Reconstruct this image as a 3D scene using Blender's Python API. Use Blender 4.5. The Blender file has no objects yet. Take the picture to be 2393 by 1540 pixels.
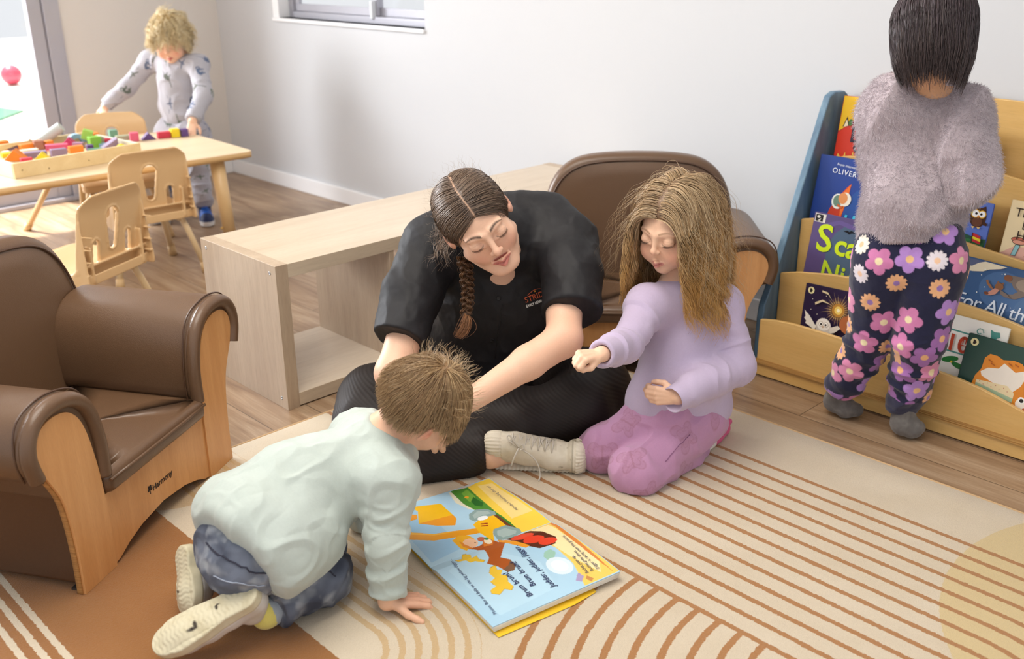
import bpy, math, random, time
import numpy as np
from mathutils import Matrix, Vector
T0 = time.time()
rng = np.random.default_rng(7)
random.seed(7)
SC = bpy.context.scene
COL = SC.collection
PI = math.pi

# ---------------------------------------------------------------- camera, sky, sun, exposure
def setup_camera():
    a, b, c = 7.99043272e-01, 1.20264475e+00, -8.79245806e-03
    R = Matrix.Rotation(a, 3, 'Z') @ Matrix.Rotation(b, 3, 'X') @ Matrix.Rotation(c, 3, 'Z')
    cd = bpy.data.cameras.new('camera')
    cd.sensor_width = 36.0
    cd.lens = 2338.07 / 2393 * 36.0
    cd.clip_start = 0.05
    cd.dof.use_dof = True
    cd.dof.focus_distance = 2.25
    cd.dof.aperture_fstop = 3.5
    co = bpy.data.objects.new('camera', cd)
    co.matrix_world = Matrix.Translation((0, 0, 1.21)) @ R.to_4x4()
    COL.objects.link(co)
    SC.camera = co
setup_camera()
w = bpy.data.worlds.new('sky'); SC.world = w; w.use_nodes = True
w.node_tree.nodes['Background'].inputs[0].default_value = (0.93, 0.96, 1.0, 1)
w.node_tree.nodes['Background'].inputs[1].default_value = .85
def lamp(name, kind, loc, target, energy, color, size=None, size_y=None):
    l = bpy.data.lights.new(name, kind); l.energy = energy; l.color = color
    if kind == 'AREA':
        l.shape = 'RECTANGLE'; l.size = size; l.size_y = size_y or size
    if kind == 'SUN': l.angle = math.radians(size or 2)
    o = bpy.data.objects.new(name, l); COL.objects.link(o)
    o.location = loc
    o.rotation_euler = (Vector(target) - Vector(loc)).to_track_quat('-Z', 'Y').to_euler()
    return o
lamp('sun', 'SUN', (-7.0, 0.4, 6.5), (-4.7, 1.1, 0), 11.0, (1.0, 0.96, 0.9), 1.5)
lamp('door_daylight', 'AREA', (-6.9, -0.1, 2.1), (-2.2, 1.2, 0.3), 430, (0.93, 0.96, 1.0), 2.8, 2.0)
lamp('overhead_fill_light', 'AREA', (-1.6, 0.8, 2.5), (-1.6, 0.8, 0), 52, (1.0, 0.95, 0.87), 1.8, 1.4)  # added overhead fill for rug, hair tops and faces; no fixture modelled
SC.view_settings.view_transform = 'Standard'
SC.view_settings.look = 'None'
SC.view_settings.exposure = 0.14
SC.view_settings.gamma = 1.0
SC.view_settings.use_curve_mapping = False
try:
    SC.cycles.max_bounces = 7
    SC.cycles.diffuse_bounces = 4
    SC.cycles.use_denoising = True
except Exception: pass

# ---------------------------------------------------------------- helpers: tags and meshes
def tag(o, label=None, cat=None, group=None, kind=None):
    if label: o['label'] = label
    if cat: o['category'] = cat
    if group: o['group'] = group
    if kind: o['kind'] = kind
    return o
def empty(name, loc=(0, 0, 0), rz=0.0, label=None, cat=None, group=None):
    o = bpy.data.objects.new(name, None); COL.objects.link(o)
    o.location = loc; o.rotation_euler = (0, 0, rz); o.empty_display_size = .05
    return tag(o, label, cat, group)
def srgb(h):
    if not isinstance(h, str): return tuple(h)
    h = h.lstrip('#')
    v = [int(h[i:i+2], 16) / 255 for i in (0, 2, 4)]
    return tuple((x/12.92 if x <= .04045 else ((x+.055)/1.055)**2.4) for x in v)
def mesh_np(name, V, F, mat, parent=None, col=None, smooth=True, loc=None):
    """V (n,3), F (m,3|4) arrays"""
    V = np.asarray(V, np.float32); F = np.asarray(F, np.int32)
    me = bpy.data.meshes.new(name)
    n, m, k = len(V), len(F), F.shape[1]
    me.vertices.add(n); me.vertices.foreach_set('co', V.ravel())
    me.loops.add(m*k); me.loops.foreach_set('vertex_index', F.ravel())
    me.polygons.add(m)
    me.polygons.foreach_set('loop_start', np.arange(0, m*k, k, dtype=np.int32))
    me.polygons.foreach_set('loop_total', np.full(m, k, np.int32))
    if smooth: me.polygons.foreach_set('use_smooth', np.ones(m, bool))
    me.update(calc_edges=True)
    if col is not None:
        c = np.asarray(col, np.float32)
        if c.shape[1] == 3: c = np.hstack([c, np.ones((n, 1), np.float32)])
        at = me.color_attributes.new('Col', 'FLOAT_COLOR', 'POINT')
        at.data.foreach_set('color', c.ravel())
    if mat: me.materials.append(mat)
    o = bpy.data.objects.new(name, me); COL.objects.link(o)
    if parent: o.parent = parent
    if loc is not None: o.location = loc
    return o
class MB:
    """collects verts and faces for one mesh"""
    def __init__(s): s.v = []; s.f = []; s.sm = []
    def add(s, vs, fs, smooth=False, M=None):
        b = len(s.v)
        for p in vs: s.v.append(tuple(M @ Vector(p)) if M is not None else tuple(p))
        for f in fs: s.f.append([b+i for i in f]); s.sm.append(smooth)
        return s
    def box(s, lo, hi, M=None):
        x0, y0, z0 = lo; x1, y1, z1 = hi
        vs = [(x0,y0,z0),(x1,y0,z0),(x1,y1,z0),(x0,y1,z0),(x0,y0,z1),(x1,y0,z1),(x1,y1,z1),(x0,y1,z1)]
        return s.add(vs, [(3,2,1,0),(4,5,6,7),(0,1,5,4),(1,2,6,5),(2,3,7,6),(3,0,4,7)], False, M)
    def prism(s, poly, h0, h1, axis='z', M=None, smooth_sides=False):
        """extrude a 2D polygon; axis names the extrusion direction"""
        n = len(poly); vs = []
        for h in (h0, h1):
            for a, b in poly:
                vs.append({'z': (a, b, h), 'y': (a, h, b), 'x': (h, a, b)}[axis])
        b = len(s.v)
        s.add(vs, [], False, M)
        s.f.append([b+i for i in range(n)][::-1]); s.sm.append(False)
        s.f.append([b+n+i for i in range(n)]); s.sm.append(False)
        for i in range(n):
            j = (i+1) % n
            s.f.append([b+i, b+j, b+n+j, b+n+i]); s.sm.append(smooth_sides)
        return s
    def tube(s, pts, r, seg=12, caps=True, M=None):
        pts = [Vector(p) for p in pts]; n = len(pts)
        rs = r if isinstance(r, (list, tuple)) else [r]*n
        vs = []; up = None
        for i, p in enumerate(pts):
            t = (pts[min(i+1, n-1)] - pts[max(i-1, 0)]).normalized()
            if up is None:
                up = Vector((0, 0, 1)) if abs(t.z) < .9 else Vector((1, 0, 0))
            a = t.cross(up).normalized(); bb = a.cross(t).normalized(); up = bb
            for k in range(seg):
                q = 2*PI*k/seg
                vs.append(p + (a*math.cos(q) + bb*math.sin(q))*rs[i])
        fs = []
        for i in range(n-1):
            for k in range(seg):
                k2 = (k+1) % seg
                fs.append((i*seg+k, i*seg+k2, (i+1)*seg+k2, (i+1)*seg+k))
        b = len(s.v)
        s.add(vs, fs, True, M)
        if caps:
            s.f.append([b+k for k in range(seg)][::-1]); s.sm.append(False)
            s.f.append([b+(n-1)*seg+k for k in range(seg)]); s.sm.append(False)
        return s
    def lathe(s, prof, seg=24, M=None):
        vs = []; n = len(prof)
        for r, z in prof:
            for k in range(seg):
                q = 2*PI*k/seg; vs.append((r*math.cos(q), r*math.sin(q), z))
        fs = []
        for i in range(n-1):
            for k in range(seg):
                k2 = (k+1) % seg
                fs.append((i*seg+k, i*seg+k2, (i+1)*seg+k2, (i+1)*seg+k))
        fs.append(tuple(range(seg))[::-1]); fs.append(tuple((n-1)*seg+k for k in range(seg)))
        return s.add(vs, fs, True, M)
    def grid(s, P, M=None, smooth=True, close_u=False):
        """P: rows x cols of points"""
        r, c = len(P), len(P[0]); vs = [q for row in P for q in row]
        fs = []
        for i in range(r-1):
            for k in range(c if close_u else c-1):
                k2 = (k+1) % c
                fs.append((i*c+k, i*c+k2, (i+1)*c+k2, (i+1)*c+k))
        return s.add(vs, fs, smooth, M)
    def build(s, name, mat, parent=None, bevel=0, seg=2, loc=None, rz=None, flip=False, subsurf=0):
        me = bpy.data.meshes.new(name)
        me.from_pydata(s.v, [], s.f)
        me.polygons.foreach_set('use_smooth', [bool(x) for x in s.sm])
        me.update()
        if mat: me.materials.append(mat)
        o = bpy.data.objects.new(name, me); COL.objects.link(o)
        if parent: o.parent = parent
        if loc is not None: o.location = loc
        if rz is not None: o.rotation_euler = (0, 0, rz)
        if bevel:
            m = o.modifiers.new('bevel', 'BEVEL'); m.width = bevel; m.segments = seg; m.limit_method = 'ANGLE'; m.angle_limit = .6
            me.polygons.foreach_set('use_smooth', [True]*len(me.polygons))
            m.harden_normals = True
        if subsurf:
            m = o.modifiers.new('sub', 'SUBSURF'); m.levels = subsurf; m.render_levels = subsurf
        return o
def copy_tree(o, parent=None):
    c = o.copy(); COL.objects.link(c); c.parent = parent
    for ch in [x for x in o.children]: copy_tree(ch, c)
    return c
def rect(w_, h_, r=0, seg=5, cx=0, cy=0):
    """rounded rectangle polygon, anticlockwise, centred"""
    if r <= 0: return [(cx-w_/2, cy-h_/2), (cx+w_/2, cy-h_/2), (cx+w_/2, cy+h_/2), (cx-w_/2, cy+h_/2)]
    out = []
    for sx, sy, a0 in ((1,-1,-90),(1,1,0),(-1,1,90),(-1,-1,180)):
        for k in range(seg+1):
            a = math.radians(a0 + 90*k/seg)
            out.append((cx+sx*(w_/2-r)+r*math.cos(a), cy+sy*(h_/2-r)+r*math.sin(a)))
    return out

# ---------------------------------------------------------------- materials
class NT:
    def __init__(s, name):
        s.m = bpy.data.materials.new(name); s.m.use_nodes = True
        s.t = s.m.node_tree; s.b = s.t.nodes['Principled BSDF']
    def n(s, typ, **kw):
        x = s.t.nodes.new(typ)
        for k, v in kw.items():
            if k.startswith('i_'):
                key = k[2:]; key = int(key) if key.isdigit() else key.replace('_', ' ')
                if hasattr(v, 'is_output') or hasattr(v, 'node'): s.t.links.new(v, x.inputs[key])
                else: x.inputs[key].default_value = v
            else: setattr(x, k, v)
        return x
    def math(s, op, a, b=None, c=None):
        x = s.t.nodes.new('ShaderNodeMath'); x.operation = op
        for i, v in enumerate((a, b, c)):
            if v is None: continue
            if hasattr(v, 'node'): s.t.links.new(v, x.inputs[i])
            else: x.inputs[i].default_value = v
        return x.outputs[0]
    def mix(s, fac, a, b, blend='MIX'):
        x = s.t.nodes.new('ShaderNodeMix'); x.data_type = 'RGBA'; x.blend_type = blend
        for i, v in ((0, fac), (6, a), (7, b)):
            if hasattr(v, 'node'): s.t.links.new(v, x.inputs[i])
            elif i == 0: x.inputs[i].default_value = v
            else: x.inputs[i].default_value = (*srgb(v), 1)[:4]
        return x.outputs[2]
    def ramp(s, fac, stops, interp='LINEAR'):
        x = s.t.nodes.new('ShaderNodeValToRGB'); x.color_ramp.interpolation = interp
        e = x.color_ramp.elements
        while len(e) < len(stops): e.new(.5)
        for i, (p, c) in enumerate(stops):
            e[i].position = p; e[i].color = (*srgb(c), 1)
        s.t.links.new(fac, x.inputs[0]); return x.outputs[0]
    def coord(s, which='Object', scale=(1, 1, 1), rot=(0, 0, 0)):
        tc = s.t.nodes.new('ShaderNodeTexCoord'); mp = s.t.nodes.new('ShaderNodeMapping')
        mp.inputs['Scale'].default_value = scale; mp.inputs['Rotation'].default_value = rot
        s.t.links.new(tc.outputs[which], mp.inputs['Vector']); return mp.outputs[0]
    def noise(s, vec, scale, detail=4, rough=.5, dist=0, out='Fac'):
        x = s.t.nodes.new('ShaderNodeTexNoise'); s.t.links.new(vec, x.inputs['Vector'])
        x.inputs['Scale'].default_value = scale; x.inputs['Detail'].default_value = detail
        x.inputs['Roughness'].default_value = rough; x.inputs['Distortion'].default_value = dist
        return x.outputs[out]
    def setc(s, v):
        if hasattr(v, 'node'): s.t.links.new(v, s.b.inputs['Base Color'])
        else: s.b.inputs['Base Color'].default_value = (*srgb(v), 1)
    def set(s, k, v):
        if hasattr(v, 'node'): s.t.links.new(v, s.b.inputs[k])
        else: s.b.inputs[k].default_value = v
    def bump(s, h, strength=.3, dist=.001):
        x = s.t.nodes.new('ShaderNodeBump'); x.inputs['Strength'].default_value = strength
        x.inputs['Distance'].default_value = dist
        s.t.links.new(h, x.inputs['Height']); s.t.links.new(x.outputs[0], s.b.inputs['Normal'])
def plain(name, c, rough=.5, var=.05, scale=6, bump=0, bscale=200, metal=0, spec=.5, sheen=0, coat=0, stretch=(1, 1, 1), sss=0, sssr=(.01, .004, .002)):
    N = NT(name); vec = N.coord('Object', stretch)
    c = srgb(c)
    f = N.noise(vec, scale, 3)
    d = tuple(max(0, x*(1-var*1.6)) for x in c); l = tuple(min(1, x*(1+var)) for x in c)
    N.setc(N.mix(f, d, l)); N.set('Roughness', rough); N.set('Metallic', metal)
    N.set('Specular IOR Level', spec)
    if sheen: N.set('Sheen Weight', sheen); N.set('Sheen Roughness', .4)
    if coat: N.set('Coat Weight', coat)
    if sss:
        N.set('Subsurface Weight', sss); N.set('Subsurface Radius', (1, .35, .2)); N.set('Subsurface Scale', sssr[0])
    if bump: N.bump(N.noise(vec, bscale, 4), bump, .0015)
    return N.m
def vcol(name, rough=.7, bump=.3, bscale=500, sheen=0, spec=.3, sss=0, weave=0, stretch=(1, 1, 1), aniso=0):
    """fabric / skin / hair reading its surface colour from the mesh"""
    N = NT(name); a = N.n('ShaderNodeAttribute', attribute_name='Col')
    vec = N.coord('Object', stretch)
    f = N.noise(vec, bscale*.25, 3)
    N.setc(N.mix(f, N.mix(.9, (0, 0, 0), a.outputs['Color']), a.outputs['Color']))
    N.set('Roughness', rough); N.set('Specular IOR Level', spec)
    if sheen: N.set('Sheen Weight', sheen); N.set('Sheen Roughness', .5)
    if sss:
        N.set('Subsurface Weight', sss); N.set('Subsurface Radius', (1, .4, .25)); N.set('Subsurface Scale', .008)
    if bump: N.bump(N.noise(vec, bscale, 3), bump, .001)
    return N.m
def wood(name, c1, c2, grain=(1, 14, 14), scale=3.0, rough=.45, coat=0.0, rot=(0, 0, 0), fine=.35):
    N = NT(name); vec = N.coord('Object', grain, rot)
    f = N.noise(vec, scale, 6, .6, .6)
    g = N.noise(vec, scale*14, 3, .7)
    col = N.ramp(f, [(.3, c1), (.7, c2)])
    col = N.mix(N.math('MULTIPLY', N.ramp(g, [(.45, (0, 0, 0)), (.7, (1, 1, 1))]), fine), col, tuple(x*.72 for x in srgb(c1)))
    N.setc(col); N.set('Roughness', rough)
    if coat: N.set('Coat Weight', coat); N.set('Coat Roughness', .15)
    N.bump(g, .12, .0006)
    return N.m

# ================================================================ THE ROOM
def make_room():
    XL, YB, H = -5.19, 2.837, 2.55
    # floor material: printed oak vinyl planks running along x
    N = NT('oak_plank_floor'); vec = N.coord('Object')
    br = N.n('ShaderNodeTexBrick', i_Scale=1.0); N.t.links.new(vec, br.inputs['Vector'])
    br.offset = .37; br.inputs['Brick Width'].default_value = 1.22; br.inputs['Row Height'].default_value = .152
    br.inputs['Mortar Size'].default_value = .0012; br.inputs['Mortar Smooth'].default_value = .2
    br.inputs['Color1'].default_value = (0.1, 0.1, 0.1, 1); br.inputs['Color2'].default_value = (.9, .9, .9, 1)
    br.inputs['Mortar'].default_value = (.5, .5, .5, 1)
    sep = N.n('ShaderNodeSeparateColor'); N.t.links.new(br.outputs['Color'], sep.inputs[0])
    off = N.n('ShaderNodeCombineXYZ'); N.t.links.new(N.math('MULTIPLY', sep.outputs[0], 7.3), off.inputs[0]); N.t.links.new(N.math('MULTIPLY', sep.outputs[0], 3.1), off.inputs[1])
    va = N.n('ShaderNodeVectorMath', operation='ADD'); N.t.links.new(vec, va.inputs[0]); N.t.links.new(off.outputs[0], va.inputs[1])
    mp = N.n('ShaderNodeMapping'); mp.inputs['Scale'].default_value = (1.1, 9, 1); N.t.links.new(va.outputs[0], mp.inputs[0])
    f = N.noise(mp.outputs[0], 1.6, 7, .62, 1.2)
    mp2 = N.n('ShaderNodeMapping'); mp2.inputs['Scale'].default_value = (3.5, 90, 1); N.t.links.new(va.outputs[0], mp2.inputs[0])
    g = N.noise(mp2.outputs[0], 2.2, 5, .7)
    col = N.ramp(f, [(.28, '#7d614a'), (.48, '#a08468'), (.62, '#b0977c'), (.8, '#c0a98f')])
    col = N.mix(N.math('MULTIPLY', N.ramp(g, [(.38, (1, 1, 1)), (.62, (0, 0, 0))]), .35), col, '#6b503a')
    col = N.mix(N.math('MULTIPLY', sep.outputs[0], .22), col, '#7e6650')
    col = N.mix(br.outputs['Fac'], col, '#4a3a2c')
    N.setc(col); N.set('Roughness', .33); N.set('Specular IOR Level', .45)
    N.bump(N.math('SUBTRACT', g, br.outputs['Fac']), .15, .0008)
    fl = MB().box((-5.19, -1.2, -.06), (1.4, YB, 0)).build('floor', N.m); tag(fl, kind='structure')

    wallm = plain('painted_plaster', '#cbcccf', .7, .012, 2, .05, 240, spec=.3)
    white = plain('white_gloss_paint', '#eeeef0', .35, .01, 3)
    # back wall with window opening x -4.62..-3.43, z .872..2.0
    b = MB()
    wx0, wx1, wz0, wz1, T = -4.622, -3.43, .872, 2.05, .14
    b.box((XL-.15, YB, 0), (wx0, YB+T, H)); b.box((wx1, YB, 0), (1.4, YB+T, H))
    b.box((wx0, YB, 0), (wx1, YB+T, wz0)); b.box((wx0, YB, wz1), (wx1, YB+T, H))
    tag(b.build('wall_back', wallm), kind='structure')
    # left wall: solid from the sliding door to the corner, plus the part beyond the door and above it
    d0, d1, dz = -1.0, 1.99, 2.1
    b = MB().box((XL-.14, d1, 0), (XL, YB, H)).box((XL-.14, -1.2, 0), (XL, d0, H)).box((XL-.14, d0, dz), (XL, d1, H))
    wl = plain('painted_plaster_warm', '#dcd6d0', .7, .012, 2, .05, 240, spec=.3)
    tag(b.build('wall_left', wl), kind='structure')
    tag(MB().box((-5.33, -1.2, H), (1.4, YB+.14, H+.08)).build('ceiling', plain('ceiling_white', '#efeeec', .8, .01)), kind='structure')
    # skirting boards
    def skirting(name, lo, hi):
        tag(MB().box(lo, hi).build(name, white, bevel=.004), kind='structure')
    skirting('baseboard_back', (XL, YB-.014, 0), (1.4, YB, .078))
    skirting('baseboard_left', (XL, d1+.02, 0), (XL+.014, YB-.014, .078))
    # window
    alu = plain('grey_aluminium', '#b3b2bb', .35, .02, 5, metal=.25)
    tag(MB().box((wx0, YB-.012, wz0-.016), (wx1, YB+.06, wz0)).box((wx0, YB-.004, wz0), (wx0+.055, YB+.06, wz1)).build('trim_1', white, bevel=.002), kind='structure')
    f1 = MB()
    for lo, hi in (((wx0+.055, YB+.06, wz0), (wx1, YB+.12, wz0+.03)), ((wx0+.055, YB+.06, wz1-.03), (wx1, YB+.12, wz1)),
                   ((wx0+.055, YB+.06, wz0+.03), (wx0+.085, YB+.12, wz1-.03)), ((wx1-.03, YB+.06, wz0+.03), (wx1, YB+.12, wz1-.03))): f1.box(lo, hi)
    wn = f1.build('window_1', alu, bevel=.003); tag(wn, kind='structure')
    for (sx0, sx1, yy) in ((wx0+.087, -3.86, YB+.075), (-3.9, wx1-.032, YB+.098)):
        s = MB(); z0, z1 = wz0+.032, wz1-.032; t = .035
        s.box((sx0, yy, z0), (sx1, yy+.02, z0+t)).box((sx0, yy, z1-t), (sx1, yy+.02, z1)).box((sx0, yy, z0+t), (sx0+t, yy+.02, z1-t)).box((sx1-t, yy, z0+t), (sx1, yy+.02, z1-t))
        sash = s.build('sash', alu, wn, bevel=.002)
        MB().box((sx0+t, yy+.008, z0+t), (sx1-t, yy+.012, z1-t)).build('glass', glass, sash)
    MB().box((-3.885, YB+.05, wz0+.1), (-3.865, YB+.074, wz0+.02)).build('latch', plain('latch_white', '#d8dade', .3), wn, bevel=.003)
    # door frame and sliding panel
    fr = MB().box((XL-.10, 1.915, 0), (XL+.012, 1.99, dz)).box((XL-.10, d0, dz-.06), (XL+.012, 1.99, dz)).box((XL-.12, d0, 0), (XL+.03, 1.99, .022)).box((XL-.1, d0, 0), (XL+.012, d0+.07, dz))
    dr = fr.build('door_1', alu, bevel=.003); tag(dr, kind='structure')
    p = MB().box((XL-.05, 1.845, .022), (XL-.008, 1.912, dz-.06)).box((XL-.05, .42, .022), (XL-.008, .49, dz-.06)).box((XL-.05, .49, .022), (XL-.008, 1.845, .1)).box((XL-.05, .49, dz-.13), (XL-.008, 1.845, dz-.06))
    pan = p.build('door_panel', alu, dr, bevel=.003)
    MB().box((XL-.033, .49, .1), (XL-.027, 1.845, dz-.13)).build('glass', glass, pan)
    # outside: sunlit paving, a green mat and a pink ball
    pav = plain('pale_paving', '#d9d6cf', .8, .03, 3)
    tag(MB().box((-16, -7, -.1), (-5.31, 9, -.03)).build('ground', pav), kind='structure')
    c = MB(); poly = [(-8.25, 2.56), (-8.62, 2.90), (-9.3, 2.75), (-9.1, 2.1)]
    c.prism(poly, -.03, -.015)
    tag(c.build('ground_mat', plain('green_turf', '#5f8f78', .95, .15, 40, .4, 300)), 'green artificial turf mat on the bright paving outside the door', 'mat')
    # pink ball
    s = MB(); R_ = .096
    s.lathe([(max(.0005, R_*math.cos(math.radians(a))), R_*math.sin(math.radians(a))) for a in range(-90, 91, 6)], 40)
    rg = MB().tube([(math.cos(q)*R_*1.002, math.sin(q)*R_*1.002, 0) for q in np.linspace(0, 2*PI, 40)], .002, 6, False)
    bo = s.build('ball', plain('pink_rubber', '#e2566d', .35, .04, 4, coat=.3)); bo.location = (-10.45, 3.46, .068)
    tag(bo, 'pink rubber ball outside beyond the glass door', 'ball')
    rg.build('seam', plain('pink_seam', '#c84a62', .4), bo)

N = NT('clear_glass')
_tr = N.n('ShaderNodeBsdfTransparent'); _gl = N.n('ShaderNodeBsdfGlossy'); _gl.inputs['Roughness'].default_value = .02
_mx = N.n('ShaderNodeMixShader'); _mx.inputs[0].default_value = .05
N.t.links.new(_tr.outputs[0], _mx.inputs[1]); N.t.links.new(_gl.outputs[0], _mx.inputs[2])
N.t.links.new(_mx.outputs[0], N.t.nodes['Material Output'].inputs[0])
glass = N.m
make_room()

# ---------------------------------------------------------------- rug
def make_rug():
    N = NT('rug_pile'); vec = N.coord('Object')
    wob = N.n('ShaderNodeTexNoise'); N.t.links.new(vec, wob.inputs['Vector']); wob.inputs['Scale'].default_value = 90; wob.inputs['Detail'].default_value = 3
    wob2 = N.n('ShaderNodeTexNoise'); N.t.links.new(vec, wob2.inputs['Vector']); wob2.inputs['Scale'].default_value = 420
    vs = N.n('ShaderNodeVectorMath', operation='SUBTRACT'); N.t.links.new(wob.outputs['Color'], vs.inputs[0]); vs.inputs[1].default_value = (.5, .5, .5)
    sc = N.n('ShaderNodeVectorMath', operation='SCALE'); N.t.links.new(vs.outputs[0], sc.inputs[0]); sc.inputs['Scale'].default_value = .006
    vs2 = N.n('ShaderNodeVectorMath', operation='SUBTRACT'); N.t.links.new(wob2.outputs['Color'], vs2.inputs[0]); vs2.inputs[1].default_value = (.5, .5, .5)
    sc2 = N.n('ShaderNodeVectorMath', operation='SCALE'); N.t.links.new(vs2.outputs[0], sc2.inputs[0]); sc2.inputs['Scale'].default_value = .006
    ad = N.n('ShaderNodeVectorMath', operation='ADD'); N.t.links.new(sc.outputs[0], ad.inputs[0]); N.t.links.new(sc2.outputs[0], ad.inputs[1])
    ad2 = N.n('ShaderNodeVectorMath', operation='ADD'); N.t.links.new(vec, ad2.inputs[0]); N.t.links.new(ad.outputs[0], ad2.inputs[1])
    sp = N.n('ShaderNodeSeparateXYZ'); N.t.links.new(ad2.outputs[0], sp.inputs[0])
    x, y = sp.outputs[0], sp.outputs[1]
    M = N.math
    def AND(*a):
        r = a[0]
        for b in a[1:]: r = M('MULTIPLY', r, b)
        return r
    gt = lambda a, b: M('GREATER_THAN', a, b)
    lt = lambda a, b: M('LESS_THAN', a, b)
    def dist(cx, cy): return M('SQRT', M('ADD', M('POWER', M('SUBTRACT', x, cx), 2.0), M('POWER', M('SUBTRACT', y, cy), 2.0)))
    def stripes(d, pitch, phase, half):    # 1 where |d - phase - k pitch| < half
        q = M('ABSOLUTE', M('SUBTRACT', M('FRACT', M('ADD', M('DIVIDE', M('SUBTRACT', d, phase), pitch), .5)), .5))
        return lt(q, half/pitch)
    CX, CY = -.493, 1.376
    rc = dist(CX, CY)
    right = gt(x, CX); upper = gt(y, CY-.006)
    d_up = M('ADD', M('MULTIPLY', right, rc), M('MULTIPLY', M('SUBTRACT', 1.0, right), M('SUBTRACT', y, CY)))
    zoneA = M('MAXIMUM', AND(upper, M('SUBTRACT', 1.0, right)), right)
    A = AND(zoneA, stripes(d_up, .049, 0.0, .0062), lt(d_up, .597))
    Bz = AND(lt(x, CX), lt(y, CY), lt(rc, .664), gt(rc, .24))
    B = AND(Bz, stripes(rc, .049, .0185, .0068))
    S = M('MAXIMUM', A, B)
    # brown field with pale stripes, golden rainbow arcs, pale yellow disc
    brown = AND(lt(y, .80), lt(x, -1.12))
    pale = AND(lt(y, .462), lt(x, -1.5), stripes(y, .030, .453, .0065), gt(y, .375))
    brown = AND(brown, M('SUBTRACT', 1.0, pale))
    rg = dist(-1.295, .80)
    dg = M('ADD', M('MULTIPLY', gt(x, -1.295), rg), M('MULTIPLY', lt(x, -1.295), M('SUBTRACT', y, .80)))
    gold = AND(stripes(dg, .030, .095, .0062), lt(dg, .27), gt(dg, .08), gt(y, .80))
    gold2 = AND(lt(dist(-2.10, .90), .145), gt(y, .80))
    disc = lt(dist(-.11, 1.92), .515)
    cream, ivory = '#d9c8ae', '#dccfbb'
    fine = N.noise(vec, 900, 2, .6)
    mid = N.noise(vec, 9, 4)
    base = N.mix(mid, '#d2c1a6', '#dfd1bb')
    base = N.mix(N.math('MULTIPLY', gold2, .6), base, '#c39a60')
    base = N.mix(disc, base, '#d6bf8f')
    base = N.mix(M('MULTIPLY', gold, .62), base, '#c49b5a')
    base = N.mix(brown, base, N.mix(mid, '#94602f', '#a6713c'))
    base = N.mix(S, base, N.mix(fine, '#9a6434', '#c08c58'))
    base = N.mix(M('MULTIPLY', N.ramp(fine, [(.35, (1, 1, 1)), (.6, (0, 0, 0))]), .28), base, N.mix(.6, base, (.12, .07, .035)))
    N.setc(base); N.set('Roughness', .95); N.set('Specular IOR Level', .1); N.set('Sheen Weight', .25)
    N.bump(M('ADD', fine, N.noise(vec, 350, 2)), .6, .003)
    # pile surface, slightly uneven
    x0, x1, y0, y1 = -2.15, .2, .1, 2.178
    b = MB(); n, m = 60, 54; P = []
    def hz(i, k):
        edge = min(i, n-1-i, k, m-1-k) == 0
        return .0015 if edge else .0075
    for k in range(m):
        yy = y0 + (y1-y0)*(k/(m-1)); row = []
        for i in range(n):
            xx = x0 + (x1-x0)*(i/(n-1))
            if i in (0, n-1) or k in (0, m-1): pass
            row.append((xx, yy, hz(i, k)))
        P.append(row)
    # keep the border rows tight against the edge
    for k in range(m): P[k][1] = (x0+.006, P[k][1][1], P[k][1][2]); P[k][n-2] = (x1-.006, P[k][n-2][1], P[k][n-2][2])
    for i in range(n): P[1][i] = (P[1][i][0], y0+.006, P[1][i][2]); P[m-2][i] = (P[m-2][i][0], y1-.006, P[m-2][i][2])
    b.grid(P)
    b.box((x0, y0, 0.0002), (x1, y1, .0016))
    ru = b.build('rug', N.m)
    tag(ru, 'large cream rug with brown stripes and arcs on the plank floor', 'rug')
    # bound edge
    e = MB()
    e.tube([(x0, y0, .004), (x0, y1, .004)], .004, 8); e.tube([(x0, y1, .004), (x1, y1, .004)], .004, 8)
    e.tube([(x1, y1, .004), (x1, y0, .004)], .004, 8); e.tube([(x1, y0, .004), (x0, y0, .004)], .004, 8)
    e.build('binding', plain('rug_binding', '#c8a67c', .85, .08, 60, .4, 500), ru)
    # tiny grey crumb on the rug
    c = MB(); M_ = Matrix.Translation((-1.603, 1.447, .012)) @ Matrix.Rotation(.7, 4, 'Z') @ Matrix.Rotation(PI/2, 4, 'Y')
    c.lathe([(.0028, -.004), (.0034, -.003), (.0034, .003), (.0028, .004)], 10, M_)
    tag(c.build('bead', plain('bead_dark', '#2c3038', .4)), 'tiny dark bead lying on the rug beside the black trousers', 'bead')
make_rug()

# ================================================================ SOLID MODELLER (distance fields -> one smooth mesh)
def _h3(i, j, k):
    n = (i*374761393 + j*668265263 + k*2147483647*3 + 1013904223) & 0xffffffff
    n = ((n ^ (n >> 13))*1274126177) & 0xffffffff
    return ((n ^ (n >> 16)) & 0xffff)/65535.0
def vnoise(P):
    P = np.asarray(P, float); I = np.floor(P).astype(np.int64); F = P-I; F = F*F*(3-2*F)
    r = 0
    for dx in (0, 1):
        for dy in (0, 1):
            for dz in (0, 1):
                wt = (F[:, 0] if dx else 1-F[:, 0])*(F[:, 1] if dy else 1-F[:, 1])*(F[:, 2] if dz else 1-F[:, 2])
                r = r + wt*_h3(I[:, 0]+dx, I[:, 1]+dy, I[:, 2]+dz)
    return r*2-1
def fbm(P, o=3):
    a, r = 1.0, 0
    for i in range(o):
        r = r + a*vnoise(P*(2**i)+17.3*i); a *= .5
    return r
def ridge(P):
    return 1-np.abs(vnoise(P))*2
def rotm(axis, deg):
    return np.array(Matrix.Rotation(math.radians(deg), 3, axis))
def unit(v):
    v = np.asarray(v, float); return v/np.linalg.norm(v)
def V3(*a): return np.array(a, float)
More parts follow.
